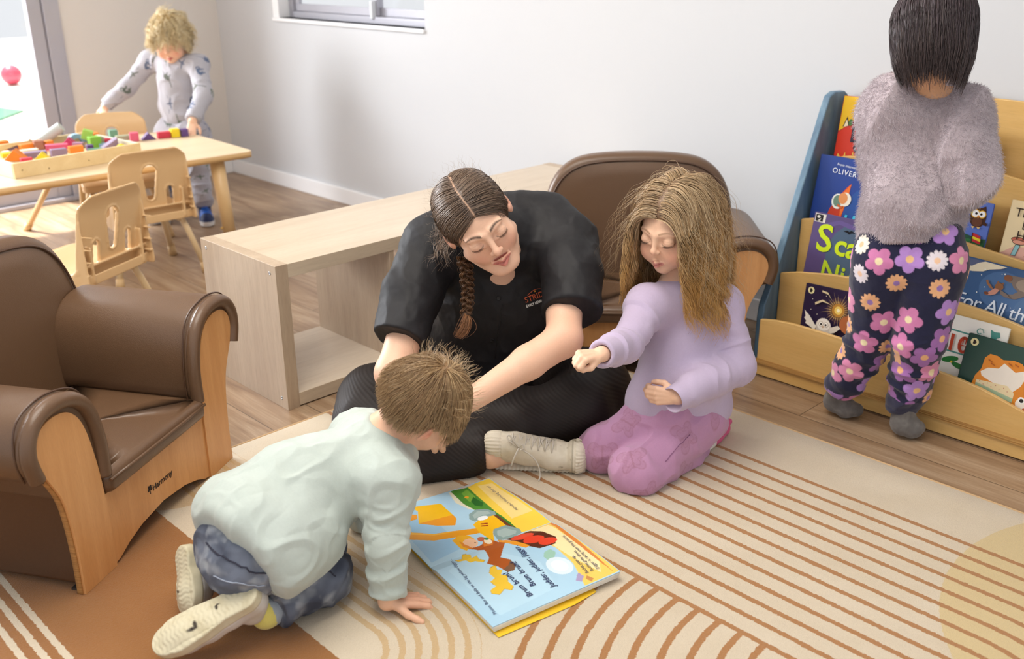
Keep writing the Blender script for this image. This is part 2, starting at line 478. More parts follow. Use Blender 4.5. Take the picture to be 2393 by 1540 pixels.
class Sdf:
    def __init__(s): s.p = []
    def _add(s, f, c, r, sub, k, seg=None): s.p.append((f, np.asarray(c, float), r, sub, k)); return s
    def cap(s, a, b, ra, rb=None, k=.01, sub=False, flat=None):
        """round cone from a to b; flat=(wn, wf): cross-section flattened by factor wf along direction wn"""
        a = np.asarray(a, float); b = np.asarray(b, float); rb = ra if rb is None else rb
        ba = b-a; L2 = max(ba@ba, 1e-12)
        if flat is None:
            def f(P):
                pa = P-a; h = np.clip(pa@ba/L2, 0, 1)
                return np.linalg.norm(pa-h[:, None]*ba, axis=1)-(ra+(rb-ra)*h)
        else:
            wn = unit(flat[0]); wf = flat[1]
            def f(P):
                pa = P-a; h = np.clip(pa@ba/L2, 0, 1); q = pa-h[:, None]*ba
                z = q@wn; q = q+np.outer(z*(1/wf-1), wn)
                return (np.linalg.norm(q, axis=1)-(ra+(rb-ra)*h))*min(1, wf*1.15)
        return s._add(f, (a+b)/2, math.sqrt(L2)/2+max(ra, rb), sub, k)
    def chain(s, pts, rs, k=.01, sub=False, flat=None):
        for i in range(len(pts)-1): s.cap(pts[i], pts[i+1], rs[i], rs[i+1], k, sub, flat)
        return s
    def ell(s, c, r, M=None, k=.01, sub=False):
        c = np.asarray(c, float); r = np.asarray(r, float); M = np.eye(3) if M is None else np.asarray(M)
        def f(P):
            q = (P-c)@M; k0 = np.linalg.norm(q/r, axis=1); k1 = np.linalg.norm(q/(r*r), axis=1)
            return k0*(k0-1)/np.maximum(k1, 1e-9)
        return s._add(f, c, float(r.max()), sub, k)
    def sph(s, c, r, k=.01, sub=False): return s.ell(c, (r, r, r), None, k, sub)
    def box(s, c, h, r=0.0, M=None, k=.002, sub=False):
        c = np.asarray(c, float); h = np.asarray(h, float); M = np.eye(3) if M is None else np.asarray(M)
        def f(P):
            q = np.abs((P-c)@M)-(h-r)
            return np.linalg.norm(np.maximum(q, 0), axis=1)+np.minimum(q.max(axis=1), 0)-r
        return s._add(f, c, float(np.linalg.norm(h)), sub, k)
    def cyl(s, a, b, r, k=.002, sub=False):
        """flat ended cylinder"""
        a = np.asarray(a, float); b = np.asarray(b, float); d = b-a; L = np.linalg.norm(d); d = d/L
        def f(P):
            pa = P-a; t = pa@d; q = np.linalg.norm(pa-t[:, None]*d, axis=1)-r
            w_ = np.abs(t-L/2)-L/2
            return np.minimum(np.maximum(q, w_), 0)+np.hypot(np.maximum(q, 0), np.maximum(w_, 0))
        return s._add(f, (a+b)/2, math.hypot(L/2, r), sub, k)
    def fn(s, f, c, r, k=.002, sub=False): return s._add(f, c, r, sub, k)
    def ev(s, P, idx=None):
        d = np.full(len(P), 1e3)
        for i, (f, c, r, sub, k) in enumerate(s.p):
            if idx is not None and i not in idx: continue
            e = f(P)
            if not sub:
                if k <= 0: d = np.minimum(d, e)
                else:
                    h = np.maximum(k-np.abs(d-e), 0)/k; d = np.minimum(d, e)-h*h*k*.25
            else:
                e = -e
                if k <= 0: d = np.maximum(d, e)
                else:
                    h = np.maximum(k-np.abs(d-e), 0)/k; d = np.maximum(d, e)+h*h*k*.25
        return d
    def mesh(s, h, smooth=1):
        adds = [p for p in s.p if not p[3]]
        lo = np.min([p[1]-p[2] for p in adds], axis=0)-3*h; hi = np.max([p[1]+p[2] for p in adds], axis=0)+3*h
        B = 12
        nb = np.ceil((hi-lo)/(h*B)).astype(int); n = nb*B+1
        vol = np.full(tuple(n), 1.0, np.float32)
        brad = math.sqrt(3)*h*B/2
        ax = [lo[i]+h*B*(np.arange(nb[i])+.5) for i in range(3)]
        CC = np.stack(np.meshgrid(*ax, indexing='ij'), -1).reshape(-1, 3)
        dc = s.ev(CC).reshape(tuple(nb))
        kmax = max(p[4] for p in s.p)
        g = np.arange(B+1)*h; G = np.stack(np.meshgrid(g, g, g, indexing='ij'), -1).reshape(-1, 3)
        cen = np.array([p[1] for p in s.p]); rad = np.array([p[2]+p[4] for p in s.p])
        for bi in np.ndindex(*nb):
            d = dc[bi]; sl = tuple(slice(bi[i]*B, bi[i]*B+B+1) for i in range(3))
            if d > brad*1.9+.004: continue
            if d < -(brad*1.9+.004):
                vol[sl] = np.minimum(vol[sl], -1.0); continue
            o = lo+np.array(bi)*B*h; c = o+B*h/2
            idx = set(np.nonzero(np.linalg.norm(cen-c, axis=1) < rad+brad+.03)[0].tolist())
            vol[sl] = s.ev(G+o, idx).reshape(B+1, B+1, B+1)
        return _nets(vol, lo, h, smooth)
def _nets(vol, lo, h, smooth):
    neg = vol < 0
    cnt = np.zeros(tuple(x-1 for x in vol.shape), np.int8)
    for dx in (0, 1):
        for dy in (0, 1):
            for dz in (0, 1):
                cnt += neg[dx:vol.shape[0]-1+dx, dy:vol.shape[1]-1+dy, dz:vol.shape[2]-1+dz]
    act = np.argwhere((cnt > 0) & (cnt < 8)); del cnt
    nA = len(act); ind = np.full(tuple(x-1 for x in vol.shape), -1, np.int32)
    ind[act[:, 0], act[:, 1], act[:, 2]] = np.arange(nA, dtype=np.int32)
    cs = [np.array(c) for c in np.ndindex(2, 2, 2)]
    val = {tuple(c): vol[act[:, 0]+c[0], act[:, 1]+c[1], act[:, 2]+c[2]] for c in cs}
    acc = np.zeros((nA, 3)); num = np.zeros(nA)
    for c in cs:
        for a in range(3):
            if c[a] == 0:
                e = c.copy(); e[a] = 1
                v0, v1 = val[tuple(c)], val[tuple(e)]; m = (v0 < 0) != (v1 < 0)
                t = v0[m]/(v0[m]-v1[m]); p = np.tile(c.astype(float), (m.sum(), 1)); p[:, a] += t
                acc[m] += p; num[m] += 1
    V = lo+(act+acc/num[:, None])*h
    quads = []
    for a in range(3):
        b, c = (a+1) % 3, (a+2) % 3
        sl0 = [slice(1, -1)]*3; sl1 = [slice(1, -1)]*3
        sl0[a] = slice(0, -1); sl1[a] = slice(1, None)
        n0, n1 = neg[tuple(sl0)], neg[tuple(sl1)]
        e = np.argwhere(n0 != n1)
        if not len(e): continue
        flip = n0[e[:, 0], e[:, 1], e[:, 2]]
        off = np.ones(3, int); off[a] = 0; e = e+off
        def at(db, dc):
            q = e.copy(); q[:, b] -= db; q[:, c] -= dc; return ind[q[:, 0], q[:, 1], q[:, 2]]
        Q = np.stack([at(1, 1), at(0, 1), at(0, 0), at(1, 0)], 1)
        Q[~flip] = Q[~flip][:, ::-1]
        quads.append(Q)
    F = np.concatenate(quads); F = F[(F >= 0).all(1)]
    for _ in range(smooth): V = relax(V, F, .5)
    return V, F
def relax(V, F, a=.5):
    S = np.zeros_like(V); n = np.zeros(len(V))
    for i in range(F.shape[1]):
        j = (i+1) % F.shape[1]
        for u, v in ((i, j), (j, i)):
            for k in range(3): S[:, k] += np.bincount(F[:, u], V[F[:, v], k], len(V))
            n += np.bincount(F[:, u], minlength=len(V))
    return V*(1-a)+a*S/np.maximum(n, 1)[:, None]
def normals(V, F):
    fn = np.cross(V[F[:, 2]]-V[F[:, 0]], V[F[:, 3]]-V[F[:, 1]]) if F.shape[1] == 4 else np.cross(V[F[:, 1]]-V[F[:, 0]], V[F[:, 2]]-V[F[:, 0]])
    N_ = np.zeros_like(V)
    for i in range(F.shape[1]):
        for k in range(3): N_[:, k] += np.bincount(F[:, i], fn[:, k], len(V))
    return N_/np.maximum(np.linalg.norm(N_, axis=1), 1e-12)[:, None]
def fill(V, c): return np.tile(np.asarray(srgb(c), float)[:3], (len(V), 1))
def blend(C, m, c):
    """paint colour c where m (0..1)"""
    c = np.asarray(srgb(c), float)[:3]; m = np.clip(m, 0, 1)[:, None]
    return C*(1-m)+c*m
def tubes(paths, rad, ncol, seg=3):
    """paths (n,k,3), rad (n,k) or float, ncol (n,3)|(n,k,3) -> V,F,C of thin solid strands"""
    n, k, _ = paths.shape
    T = np.gradient(paths, axis=1); T /= np.maximum(np.linalg.norm(T, axis=2, keepdims=True), 1e-9)
    up = np.where(np.abs(T[..., 2:3]) < .9, np.array([0, 0, 1.0]), np.array([1.0, 0, 0]))
    A = np.cross(T, up); A /= np.maximum(np.linalg.norm(A, axis=2, keepdims=True), 1e-9); Bv = np.cross(A, T)
    r = np.broadcast_to(np.asarray(rad, float), (n, k)) if np.ndim(rad) < 2 else rad
    V = np.zeros((n, k, seg, 3))
    for i in range(seg):
        q = 2*PI*i/seg
        V[:, :, i] = paths+(A*math.cos(q)+Bv*math.sin(q))*r[..., None]
    base = (np.arange(n)[:, None, None]*k*seg); ii = np.arange(k-1)[None, :, None]*seg; ss = np.arange(seg)[None, None, :]
    s2 = (ss+1) % seg
    F = np.stack([base+ii+ss, base+ii+s2, base+ii+seg+s2, base+ii+seg+ss], -1).reshape(-1, 4)
    C = np.asarray(ncol, float)
    C = np.broadcast_to(C[:, None, None, :] if C.ndim == 2 else C[:, :, None, :], (n, k, seg, 3)).reshape(-1, 3)
    return V.reshape(-1, 3), F, C
def merge(*parts):
    Vs, Fs, Cs, b = [], [], [], 0
    for V, F, C in parts:
        Vs.append(V); Fs.append(F+b); Cs.append(C); b += len(V)
    return np.concatenate(Vs), np.concatenate(Fs), np.concatenate(Cs)
def text_mesh(name, txt, size, mat, parent, M, align='LEFT', extrude=.0002, shear=0, bold=0, spacing=1.0):
    cu = bpy.data.curves.new(name, 'FONT'); cu.body = txt; cu.size = size; cu.align_x = align
    cu.extrude = extrude; cu.shear = shear; cu.offset = bold; cu.space_character = spacing; cu.resolution_u = 3
    o = bpy.data.objects.new(name, cu); COL.objects.link(o)
    bpy.context.view_layer.update()
    me = bpy.data.meshes.new_from_object(o.evaluated_get(bpy.context.evaluated_depsgraph_get()))
    bpy.data.objects.remove(o)
    me.name = name; me.materials.clear(); me.materials.append(mat)
    r = bpy.data.objects.new(name, me); COL.objects.link(r)
    if parent: r.parent = parent
    r.matrix_local = M
    return r

# ================================================================ FURNITURE
def chaikin(P, n=2, closed=True):
    P = [tuple(p) for p in P]
    for _ in range(n):
        Q = []; m = len(P)
        for i in range(m if closed else m-1):
            a, b = P[i], P[(i+1) % m]
            Q.append(tuple(a[k]*.75+b[k]*.25 for k in range(len(a)))); Q.append(tuple(a[k]*.25+b[k]*.75 for k in range(len(a))))
        if not closed: Q = [P[0]]+Q+[P[-1]]
        P = Q
    return P
def puff(mb, poly, y0, y1, r, b0=0, b1=0, M=None, shear=0, zr=0):
    """upholstered slab: outline poly in (x,z), soft edges of radius r, bulging faces"""
    P = np.array(poly, float); n = len(P)
    area = .5*np.sum(P[:, 0]*np.roll(P[:, 1], -1)-np.roll(P[:, 0], -1)*P[:, 1])
    if area < 0: P = P[::-1]
    T = np.roll(P, -1, 0)-np.roll(P, 1, 0); T /= np.maximum(np.linalg.norm(T, axis=1, keepdims=True), 1e-9)
    Nn = np.stack([T[:, 1], -T[:, 0]], 1)      # outward
    c = P.mean(0); rings = []
    inner = P-Nn*r
    hx, hz = np.abs(inner-c).max(0)+1e-6
    def bl(q): d = np.abs(q-c)/np.array([hx, hz]); return np.clip(1-d[:, 0]**2, 0, 1)*np.clip(1-d[:, 1]**2, 0, 1)
    for s_ in (.004, .2, .4, .6, .75, .88): q = c+(inner-c)*s_; rings.append((q, y0-b0*bl(q)))
    for a in range(0, 91, 15): a_ = math.radians(a); rings.append((P-Nn*r*(1-math.sin(a_)), y0+r*(1-math.cos(a_))))
    for a in range(90, -1, -15): a_ = math.radians(a); rings.append((P-Nn*r*(1-math.sin(a_)), y1-r*(1-math.cos(a_))))
    for s_ in (.88, .75, .6, .4, .2, .004): q = c+(inner-c)*s_; rings.append((q, y1+b1*bl(q)))
    G = [[(q[0], yy+shear*(q[1]-zr), q[1]) for q, yy in zip(R_, np.broadcast_to(y, (n,)))] for R_, y in rings]
    mb.grid(G[::-1], M, True, close_u=True)
    return mb
def leather_mat(name, c, c2):
    N = NT(name); vec = N.coord('Object')
    N.setc(N.mix(N.noise(vec, 5, 3), c, c2)); N.set('Roughness', .36); N.set('Specular IOR Level', .55)
    vo = N.n('ShaderNodeTexVoronoi', feature='F1'); N.t.links.new(vec, vo.inputs['Vector']); vo.inputs['Scale'].default_value = 420
    N.bump(N.math('ADD', vo.outputs['Distance'], N.math('MULTIPLY', N.noise(vec, 60, 3), .8)), .22, .0008)
    return N.m
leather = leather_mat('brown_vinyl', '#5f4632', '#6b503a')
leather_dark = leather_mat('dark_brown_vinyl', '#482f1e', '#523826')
thread = plain('tan_thread', '#a68a6b', .8, .05)
beech = wood('beech_laminate', '#cb9158', '#daa269', (14, 14, 1.2), 2.2, .38, fine=.22)
ply = wood('ply_edge', '#8c5f31', '#c89355', (1, 1, 60), 5, .5)
def make_armchair(name, label, loc, rz):
    t = empty(name, loc, rz, label, 'armchair', 'brown vinyl toddler armchairs')
    W = .59
    panel = [(.484, .0), (.484, .0), (.486, .0), (.588, .0), (.588, .0), (.586, .075), (.589, .15), (.598, .22), (.622, .268), (.643, .305), (.649, .34), (.643, .365), (.622, .385), (.595, .392), (.565, .39), (.54, .38), (.518, .355), (.505, .32), (.497, .28), (.488, .22), (.484, .15), (.484, .02)]
    roll = [(.462, .20), (.460, .27), (.466, .325), (.482, .375), (.512, .409), (.552, .425), (.6, .428), (.64, .415), (.668, .385), (.678, .345), (.672, .312), (.655, .285), (.634, .283), (.606, .24), (.585, .20)]
    side = [(.50, .004), (.584, .004), (.581, .075), (.584, .15), (.593, .22), (.612, .262), (.60, .30), (.50, .30)]
    rimp = [(.474, .208), (.471, .27), (.477, .322), (.492, .368), (.518, .397), (.554, .412), (.598, .415), (.634, .403), (.657, .377), (.664, .344), (.659, .316), (.651, .292)]
    mir = lambda P: [(W-x, z) for x, z in P][::-1]
    for k in (0, 1):
        f = mir if k else (lambda P: P)
        pn = MB().prism(f(chaikin(panel, 2)), 0.0, .02, 'y', smooth_sides=True).build('arm_panel', beech, t, bevel=.0015)
        MB().prism(f(chaikin([(x+(-.0022 if x < .55 else .0022), z) for x, z in panel], 2)), .006, .0185, 'y', smooth_sides=True).build('ply_edge', ply, pn)
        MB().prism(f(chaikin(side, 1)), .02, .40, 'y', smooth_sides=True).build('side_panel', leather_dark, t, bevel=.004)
        a = puff(MB(), f(chaikin(roll, 2)), .004, .375, .012, 0, 0).build('arm', leather, t)
        rp = chaikin(f(rimp), 2, closed=False)
        MB().tube([(x, .003, z) for x, z in rp], .0155, 12).build('rim', leather, a)
        MB().tube([(x, .0195, z) for x, z in chaikin([(x+(-.015 if x < .53 else .014 if x > .62 else 0), z+(.0165 if .45 < x < .7 and z > .36 else 0)) for x, z in (f(rimp) if not k else rimp)], 2, closed=False)] if not k else
                  [(W-x, .0195, z) for x, z in chaikin([(x+(-.015 if x < .53 else .014 if x > .62 else 0), z+(.0165 if z > .36 else 0)) for x, z in rimp], 2, closed=False)], .0022, 6).build('piping', leather_dark, a)
    arch = [(.106, .166), (.106, .003), (.125, .006), (.16, .022), (.21, .036), (.295, .045), (.38, .036), (.43, .022), (.465, .006), (.484, .003), (.484, .166)]
    ap = MB().prism(arch, .004, .022, 'y').build('apron', beech, t, bevel=.001)
    # writing burnt into the apron
    dark = plain('burnt_print', '#33231a', .7, .02)
    M_ = Matrix.Translation((.262, .0034, .088)) @ Matrix.Rotation(PI/2, 4, 'X')
    text_mesh('lettering', 'Harmony', .020, dark, ap, M_, extrude=.0002, bold=.0004)
    lf = MB()
    for i, (dx, dz, r_) in enumerate([(0, .012, .0045), (-.005, .009, .0038), (.005, .009, .0038), (-.003, .0155, .0035), (.003, .0155, .0035)]):
        lf.lathe([(.0003, 0), (r_, 0), (r_, .0003), (.0003, .0003)], 10, Matrix.Translation((.252+dx, .0036, .088+dz)) @ Matrix.Rotation(PI/2, 4, 'X'))
    lf.box((.251, .0034, .086), (.253, .004, .1))
    lf.build('tree_emblem', dark, ap)
    # seat cushion and its frame
    Ms = Matrix(((1, 0, 0, 0), (0, 0, 1, 0), (0, -1, 0, 0), (0, 0, 0, 1)))
    plan = chaikin(rect(.376, .36, .02, 3, .295, .166), 1)
    puff(MB(), plan, -.217, -.165, .018, .006, 0, Ms).build('seat_cushion', leather, t)
    MB().tube([(.113, -.0125, .2), (.2, -.0145, .2), (.295, -.015, .2), (.39, -.0145, .2), (.477, -.0125, .2)], .0035, 8).build('piping', leather, t)
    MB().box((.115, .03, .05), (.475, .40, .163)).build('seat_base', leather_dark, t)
    # backrest
    bo = [(-.0, .0), (.59, .0), (.60, .20), (.604, .36), (.598, .45), (.565, .53), (.505, .578), (.42, .594), (.295, .598), (.17, .594), (.085, .578), (.025, .53), (-.008, .45), (-.014, .36), (-.01, .20)]
    bk = puff(MB(), chaikin(bo, 2), .335, .405, .022, .014, 0, None, .10, .0).build('backrest', leather, t)
    pipe = [(x*.955+.295*.045, .331+.10*z*.975, z*.965) for x, z in chaikin(bo[2:], 2, closed=False)]
    MB().tube(pipe, .0028, 8).build('piping', leather_dark, bk)
    shell = [(.01, 0), (.58, 0), (.585, .3), (.56, .5), (.48, .56), (.11, .56), (.03, .5), (.005, .3)]
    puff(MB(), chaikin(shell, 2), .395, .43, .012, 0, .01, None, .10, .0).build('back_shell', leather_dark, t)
    for x, y in ((.03, .01), (.56, .01), (.03, .38), (.56, .38)):
        MB().box((x-.02, y, -.001), (x+.02, y+.03, .004)).build('foot', plain('dark_plastic', '#3a3431', .5), t)
    return t
CH_A = make_armchair('toddler_armchair', 'brown vinyl toddler armchair standing beside the low wooden shelf unit and kneeling boy', (-1.790, .553, .008), math.radians(121.4))
CH_B = make_armchair('toddler_armchair', 'brown vinyl toddler armchair standing against the wall between shelf unit and book rack', (-1.903, 1.992, .008), math.radians(43.3))
CH_B.scale = (.978,)*3
for o in CH_A.children: pass

def make_bench():
    oak = wood('grey_oak_foil', '#b6a087', '#c9b69e', (1.4, 1.4, 9), 1.6, .32, fine=.3, rot=(0, 0, 0))
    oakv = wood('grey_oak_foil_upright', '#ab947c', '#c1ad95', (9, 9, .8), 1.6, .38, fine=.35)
    oakh = wood('grey_oak_foil_lit', '#c0ac93', '#d0bfa8', (9, .8, 9), 1.6, .28, fine=.28)  # lighter copy of the oak: glare on the top put into its colour
    x0, x1, y0, y1, h = -2.645, -2.243, 1.312, 2.785, .42
    t = empty('shelf_unit', ((x0+x1)/2, (y0+y1)/2, 0), 0, 'long low pale oak open shelf unit laid on its side along the room', 'shelf unit')
    cx, cy = (x0+x1)/2, (y0+y1)/2
    B = lambda lo, hi, nm, m, **k: MB().box((lo[0]-cx, lo[1]-cy, lo[2]), (hi[0]-cx, hi[1]-cy, hi[2])).build(nm, m, t, bevel=.0008, **k)
    for ya, yb in ((y0, y0+.038), (y1-.038, y1)):
        e = B((x0, ya, 0), (x1, yb, h), 'end_panel', oakv)
        sg = -1 if ya == y0 else 1; yy = (ya if ya == y0 else yb)
        for xx in (x0+.03, x1-.03):
            for zz in (.395, .03):
                s = MB().lathe([(.0005, 0), (.0052, 0), (.0052, .0006), (.002, .0008), (.002, .0002), (.0005, .0002)], 14, Matrix.Translation((xx-cx, yy-cy, zz)) @ Matrix.Rotation(-sg*PI/2, 4, 'X'))
                s.build('screw', plain('zinc', '#b9bcc0', .3, .02, metal=.8), e)
    B((x0, y0+.038, h-.039), (x1, y1-.038, h-.001), 'top_board', oakh)
    B((x0+.001, y0+.038, .004), (x1-.001, y1-.038, .042), 'bottom_board', oakh)
    for i in range(1, 4):
        yc = y0+.038+(y1-y0-.076)*i/4
        B((x0+.002, yc-.008, .042), (x1-.002, yc+.008, h-.039), 'divider', oakv)
make_bench()

# ---- table, tray, blocks, small chairs
maple = wood('maple_laminate', '#dcc3a0', '#e4cfae', (9, 1, 9), 1.4, .33, fine=.15)
def make_table():
    th = math.radians(-2.5)
    t = empty('activity_table', (-3.72, 1.62, 0), th, 'pale wooden activity table holding the tray of blocks', 'table')
    cx, cy, H = -.362, -.15, .42
    top = MB().prism(rect(.724, 1.30, .035, 5, cx, cy), H-.027, H, 'z', smooth_sides=True).build('table_top', maple, t, bevel=.003)
    edge = plain('tan_edge', '#cfa873', .4, .05)
    MB().prism(rect(.7256, 1.3016, .0358, 5, cx, cy), H-.0255, H-.0025, 'z', smooth_sides=True).build('edge_band', edge, top)
    legm = plain('tan_leg', '#d8b684', .38, .03, 5)
    for x, y, r in ((-.062, .36, .030), (-.66, .36, .030), (-.062, -.66, .030), (-.66, -.66, .030)):
        sx = .02 if x > -.3 else -.02; sy = .015 if y > 0 else -.015
        lg = MB().tube([(x, y, H-.026), (x+sx, y+sy, .05)], [r, r*.84], 20).build('leg', legm, t)
        MB().tube([(x+sx, y+sy, .05), (x+sx*1.1, y+sy*1.1, 0)], [.012, .014], 14).build('foot', plain('white_glide', '#e8e8e6', .4), lg)
        MB().lathe([(.0005, 0), (.006, 0), (.006, .008), (.0005, .009)], 12, Matrix.Translation((x+sx*.8, y+sy*.8-r*.86, .11)) @ Matrix.Rotation(PI/2, 4, 'X')).build('knob', plain('brass_knob', '#caa35e', .35), lg)
    for x, y, dx, dy in ((-.60, .0, -.14, .015), (-.70, -.02, -.32, -.13)):
        lg = MB().tube([(x, y, H-.026), (x+dx, y+dy, .0)], .0125, 14).build('leg', legm, t)
        MB().tube([(x+dx*.92, y+dy*.92, .035), (x+dx, y+dy, 0)], [.016, .018], 14).build('boot', legm, lg)
    return t
make_table()
def chair_shell_mesh():
    S = Sdf(); h = .0032
    # local: +x right, +y = direction the sitter faces, back leans towards -y; seat z .235
    def back(P):
        x, y, z = P[:, 0], P[:, 1], P[:, 2]
        yc = -.125-(z-.23)*.16-.012*np.clip((z-.40)/.05, 0, 1)**2 + 1.1*x*x*.35
        hw = .138-(z-.2)*.045; zt = .455-2.2*np.maximum(np.abs(x)-.085, 0)**1.5*1.4-.25*x*x
        d = np.maximum(np.abs(x)-hw, np.maximum(z-zt, .215-z))
        slot = np.hypot(x, np.maximum(np.abs(z-.335)-.042, 0)*1.0)-(.014+.010*np.clip((z-.30)/.08, -.5, 1))
        sl2 = np.hypot(np.abs(x)-.066, np.maximum(np.abs(z-.285)-.024, 0))-.0115
        d = np.maximum(d, -np.minimum(slot, sl2)*.9)
        sh = np.abs(y-yc)-.0035
        rim = np.minimum(np.abs(slot), np.abs(sl2))*.9
        sh = np.where(rim < .006, sh-.0025, sh)
        return np.maximum(d, sh)*.8
    S.fn(back, (0, -.14, .33), .21, .004)
    def flange(P):      # side returns of the shell, sweeping backwards
        x, y, z = np.abs(P[:, 0]), P[:, 1], P[:, 2]
        hw = .138-(z-.2)*.045; zt = .415
        yc = -.125-(z-.23)*.16+.385*hw*hw
        dep = .002+.046*np.clip((.415-z)/.2, 0, 1)
        return np.maximum(np.maximum(np.abs(x-hw)-.0035, np.abs(y-yc+dep*.5)-dep*.5), np.maximum(z-zt, .20-z))*.8
    S.fn(flange, (0, -.15, .33), .21, .004)
    for sx in (-1, 1):
        for zz in (.24, .275, .31, .345):
            S.box((sx*(.131-(zz-.2)*.045), -.148-(zz-.23)*.16, zz), (.005, .015, .002), .001, k=.002)
            S.box((sx*.105, -.135-(.26-.23)*.16, .262), (.003, .014, .05), .001, k=.002)
    def seat(P):
        x, y, z = P[:, 0], P[:, 1], P[:, 2]
        zc = .232-.012*np.exp(-(x*x+(y-.0)**2)/.008)-.02*np.clip((y-.11)/.05, 0, 1)**2+.016*np.clip((-.08-y)/.05, 0, 1.3)**2
        q = np.stack([np.abs(x)-.112, np.abs(y+.002)-.118], 1)
        d = np.linalg.norm(np.maximum(q, 0), axis=1)+np.minimum(q.max(1), 0)-.028
        return np.maximum(d, np.abs(z-zc)-.004)*.85
    S.fn(seat, (0, 0, .23), .21, .006)
    def skirt(P):
        x, y, z = P[:, 0], P[:, 1], P[:, 2]
        q = np.stack([np.abs(x)-.112, np.abs(y+.002)-.118], 1)
        d = np.linalg.norm(np.maximum(q, 0), axis=1)+np.minimum(q.max(1), 0)-.026
        return np.maximum(np.abs(d)-.0032, np.abs(z-.218)-.014)*.9
    S.fn(skirt, (0, 0, .22), .21, .004)
    return S.mesh(h)
def make_chairs():
    shell_m = plain('tan_moulded_plastic', '#d9b585', .42, .02, 5, .05, 400, sss=.0)
    tube_m = plain('cream_powder_coat', '#dcc298', .32, .02, 5)
    boot_m = plain('tan_rubber', '#c7a678', .6, .03, 5)
    V, F = chair_shell_mesh()
    t = empty('toddler_chair', (0, 0, 0), 0, 'x', 'chair', 'tan plastic toddler chairs')
    mesh_np('seat_shell', V, F, shell_m, t)
    b = MB()
    b.tube([(-.115, -.10, .205), (.115, -.10, .205)], .0085, 12); b.tube([(-.115, .075, .205), (.115, .075, .205)], .0085, 12)
    b.tube([(-.09, -.12, .20), (-.09, .10, .20)], .0085, 12); b.tube([(.09, -.12, .20), (.09, .10, .20)], .0085, 12)
    b.build('seat_frame', tube_m, t)
    for sx in (-1, 1):
        for (ya, yb) in ((-.10, -.155), (.08, .13)):
            lg = MB().tube([(sx*.10, ya, .212), (sx*.118, ya+(yb-ya)*.3, .16), (sx*.152, yb, .02)], .0105, 14).build('leg', tube_m, t)
            MB().tube([(sx*.1475, yb-(yb-ya)*.08, .04), (sx*.153, yb, .0)], [.0135, .0155], 14).build('boot', boot_m, lg)
    # near chair, middle chair, far chair
    def face(dx, dy): return math.atan2(dy, dx)-PI/2
    spots = [((-3.22, 1.16, 0), face(-.89, -.455), 'tan toddler chair nearest the brown armchair, seen from behind'),
             ((-3.755, 1.62, 0), face(-.997, .06), 'tan toddler chair pushed up to the near side of the activity table'),
             ((-4.36, 1.82, 0), face(.93, -.36), 'tan toddler chair at the far side of the table, held by the toddler')]
    for i, (p, a, lb) in enumerate(spots):
        c = t if i == 0 else copy_tree(t)
        c.location = p; c.rotation_euler = (0, 0, a); c['label'] = lb
        c.scale = (1.13,)*3
make_chairs()

# ================================================================ BOOK RACK, BOOKS, TRAY OF BLOCKS
_pm = {}
def ink(c, rough=.35):
    k = (c, rough)
    if k not in _pm: _pm[k] = plain('print_'+str(len(_pm)), c, rough, .03, 30, coat=.15)
    return _pm[k]
birch = wood('birch_laminate', '#d3a864', '#dfb877', (1.2, 12, 12), 1.8, .33, coat=.1, fine=.2)
birch_edge = wood('birch_ply_edge', '#9a6a30', '#d9ae6c', (.5, 3, 150), 4, .5)
def shade_blue():
    N = NT('blue_stained_board'); vec = N.coord('Object', (8, 8, 1.1))
    f = N.noise(vec, 3, 6, .65, .8)
    N.setc(N.ramp(f, [(.3, '#4d6880'), (.5, '#5f7e95'), (.68, '#7491a4')])); N.set('Roughness', .42)
    N.bump(N.noise(vec, 30, 3), .15, .0008); return N.m
def interp(tab, x):
    return float(np.interp(x, [p[0] for p in tab], [p[1] for p in tab]))
RACK = dict(x0=-1.458, x1=-.45)
LIPS = [(2.432, [(-1.458, .178), (-1.41, .187), (-1.355, .191), (-1.26, .190), (-1.17, .187), (-1.095, .182), (-.94, .174), (-.87, .168), (-.81, .158), (-.708, .130), (-.62, .115), (-.45, .11)], .05),
        (2.522, [(-1.458, .300), (-1.40, .315), (-1.30, .330), (-1.235, .335), (-1.04, .336), (-.938, .336), (-.86, .328), (-.771, .311), (-.66, .285), (-.45, .27)], .12),
        (2.612, [(-1.458, .446), (-1.38, .463), (-1.25, .475), (-1.1, .478), (-.992, .472), (-.913, .460), (-.824, .448), (-.7, .425), (-.45, .41)], .25),
        (2.70, [(-1.458, .612), (-1.38, .630), (-1.2, .647), (-1.05, .650), (-.952, .643), (-.884, .631), (-.75, .605), (-.45, .57)], .40),
        (2.80, [(-1.458, .775), (-1.40, .790), (-1.25, .812), (-1.118, .818), (-.958, .815), (-.8, .80), (-.45, .76)], .06)]
FLOORZ = [.055, .20, .345, .51]
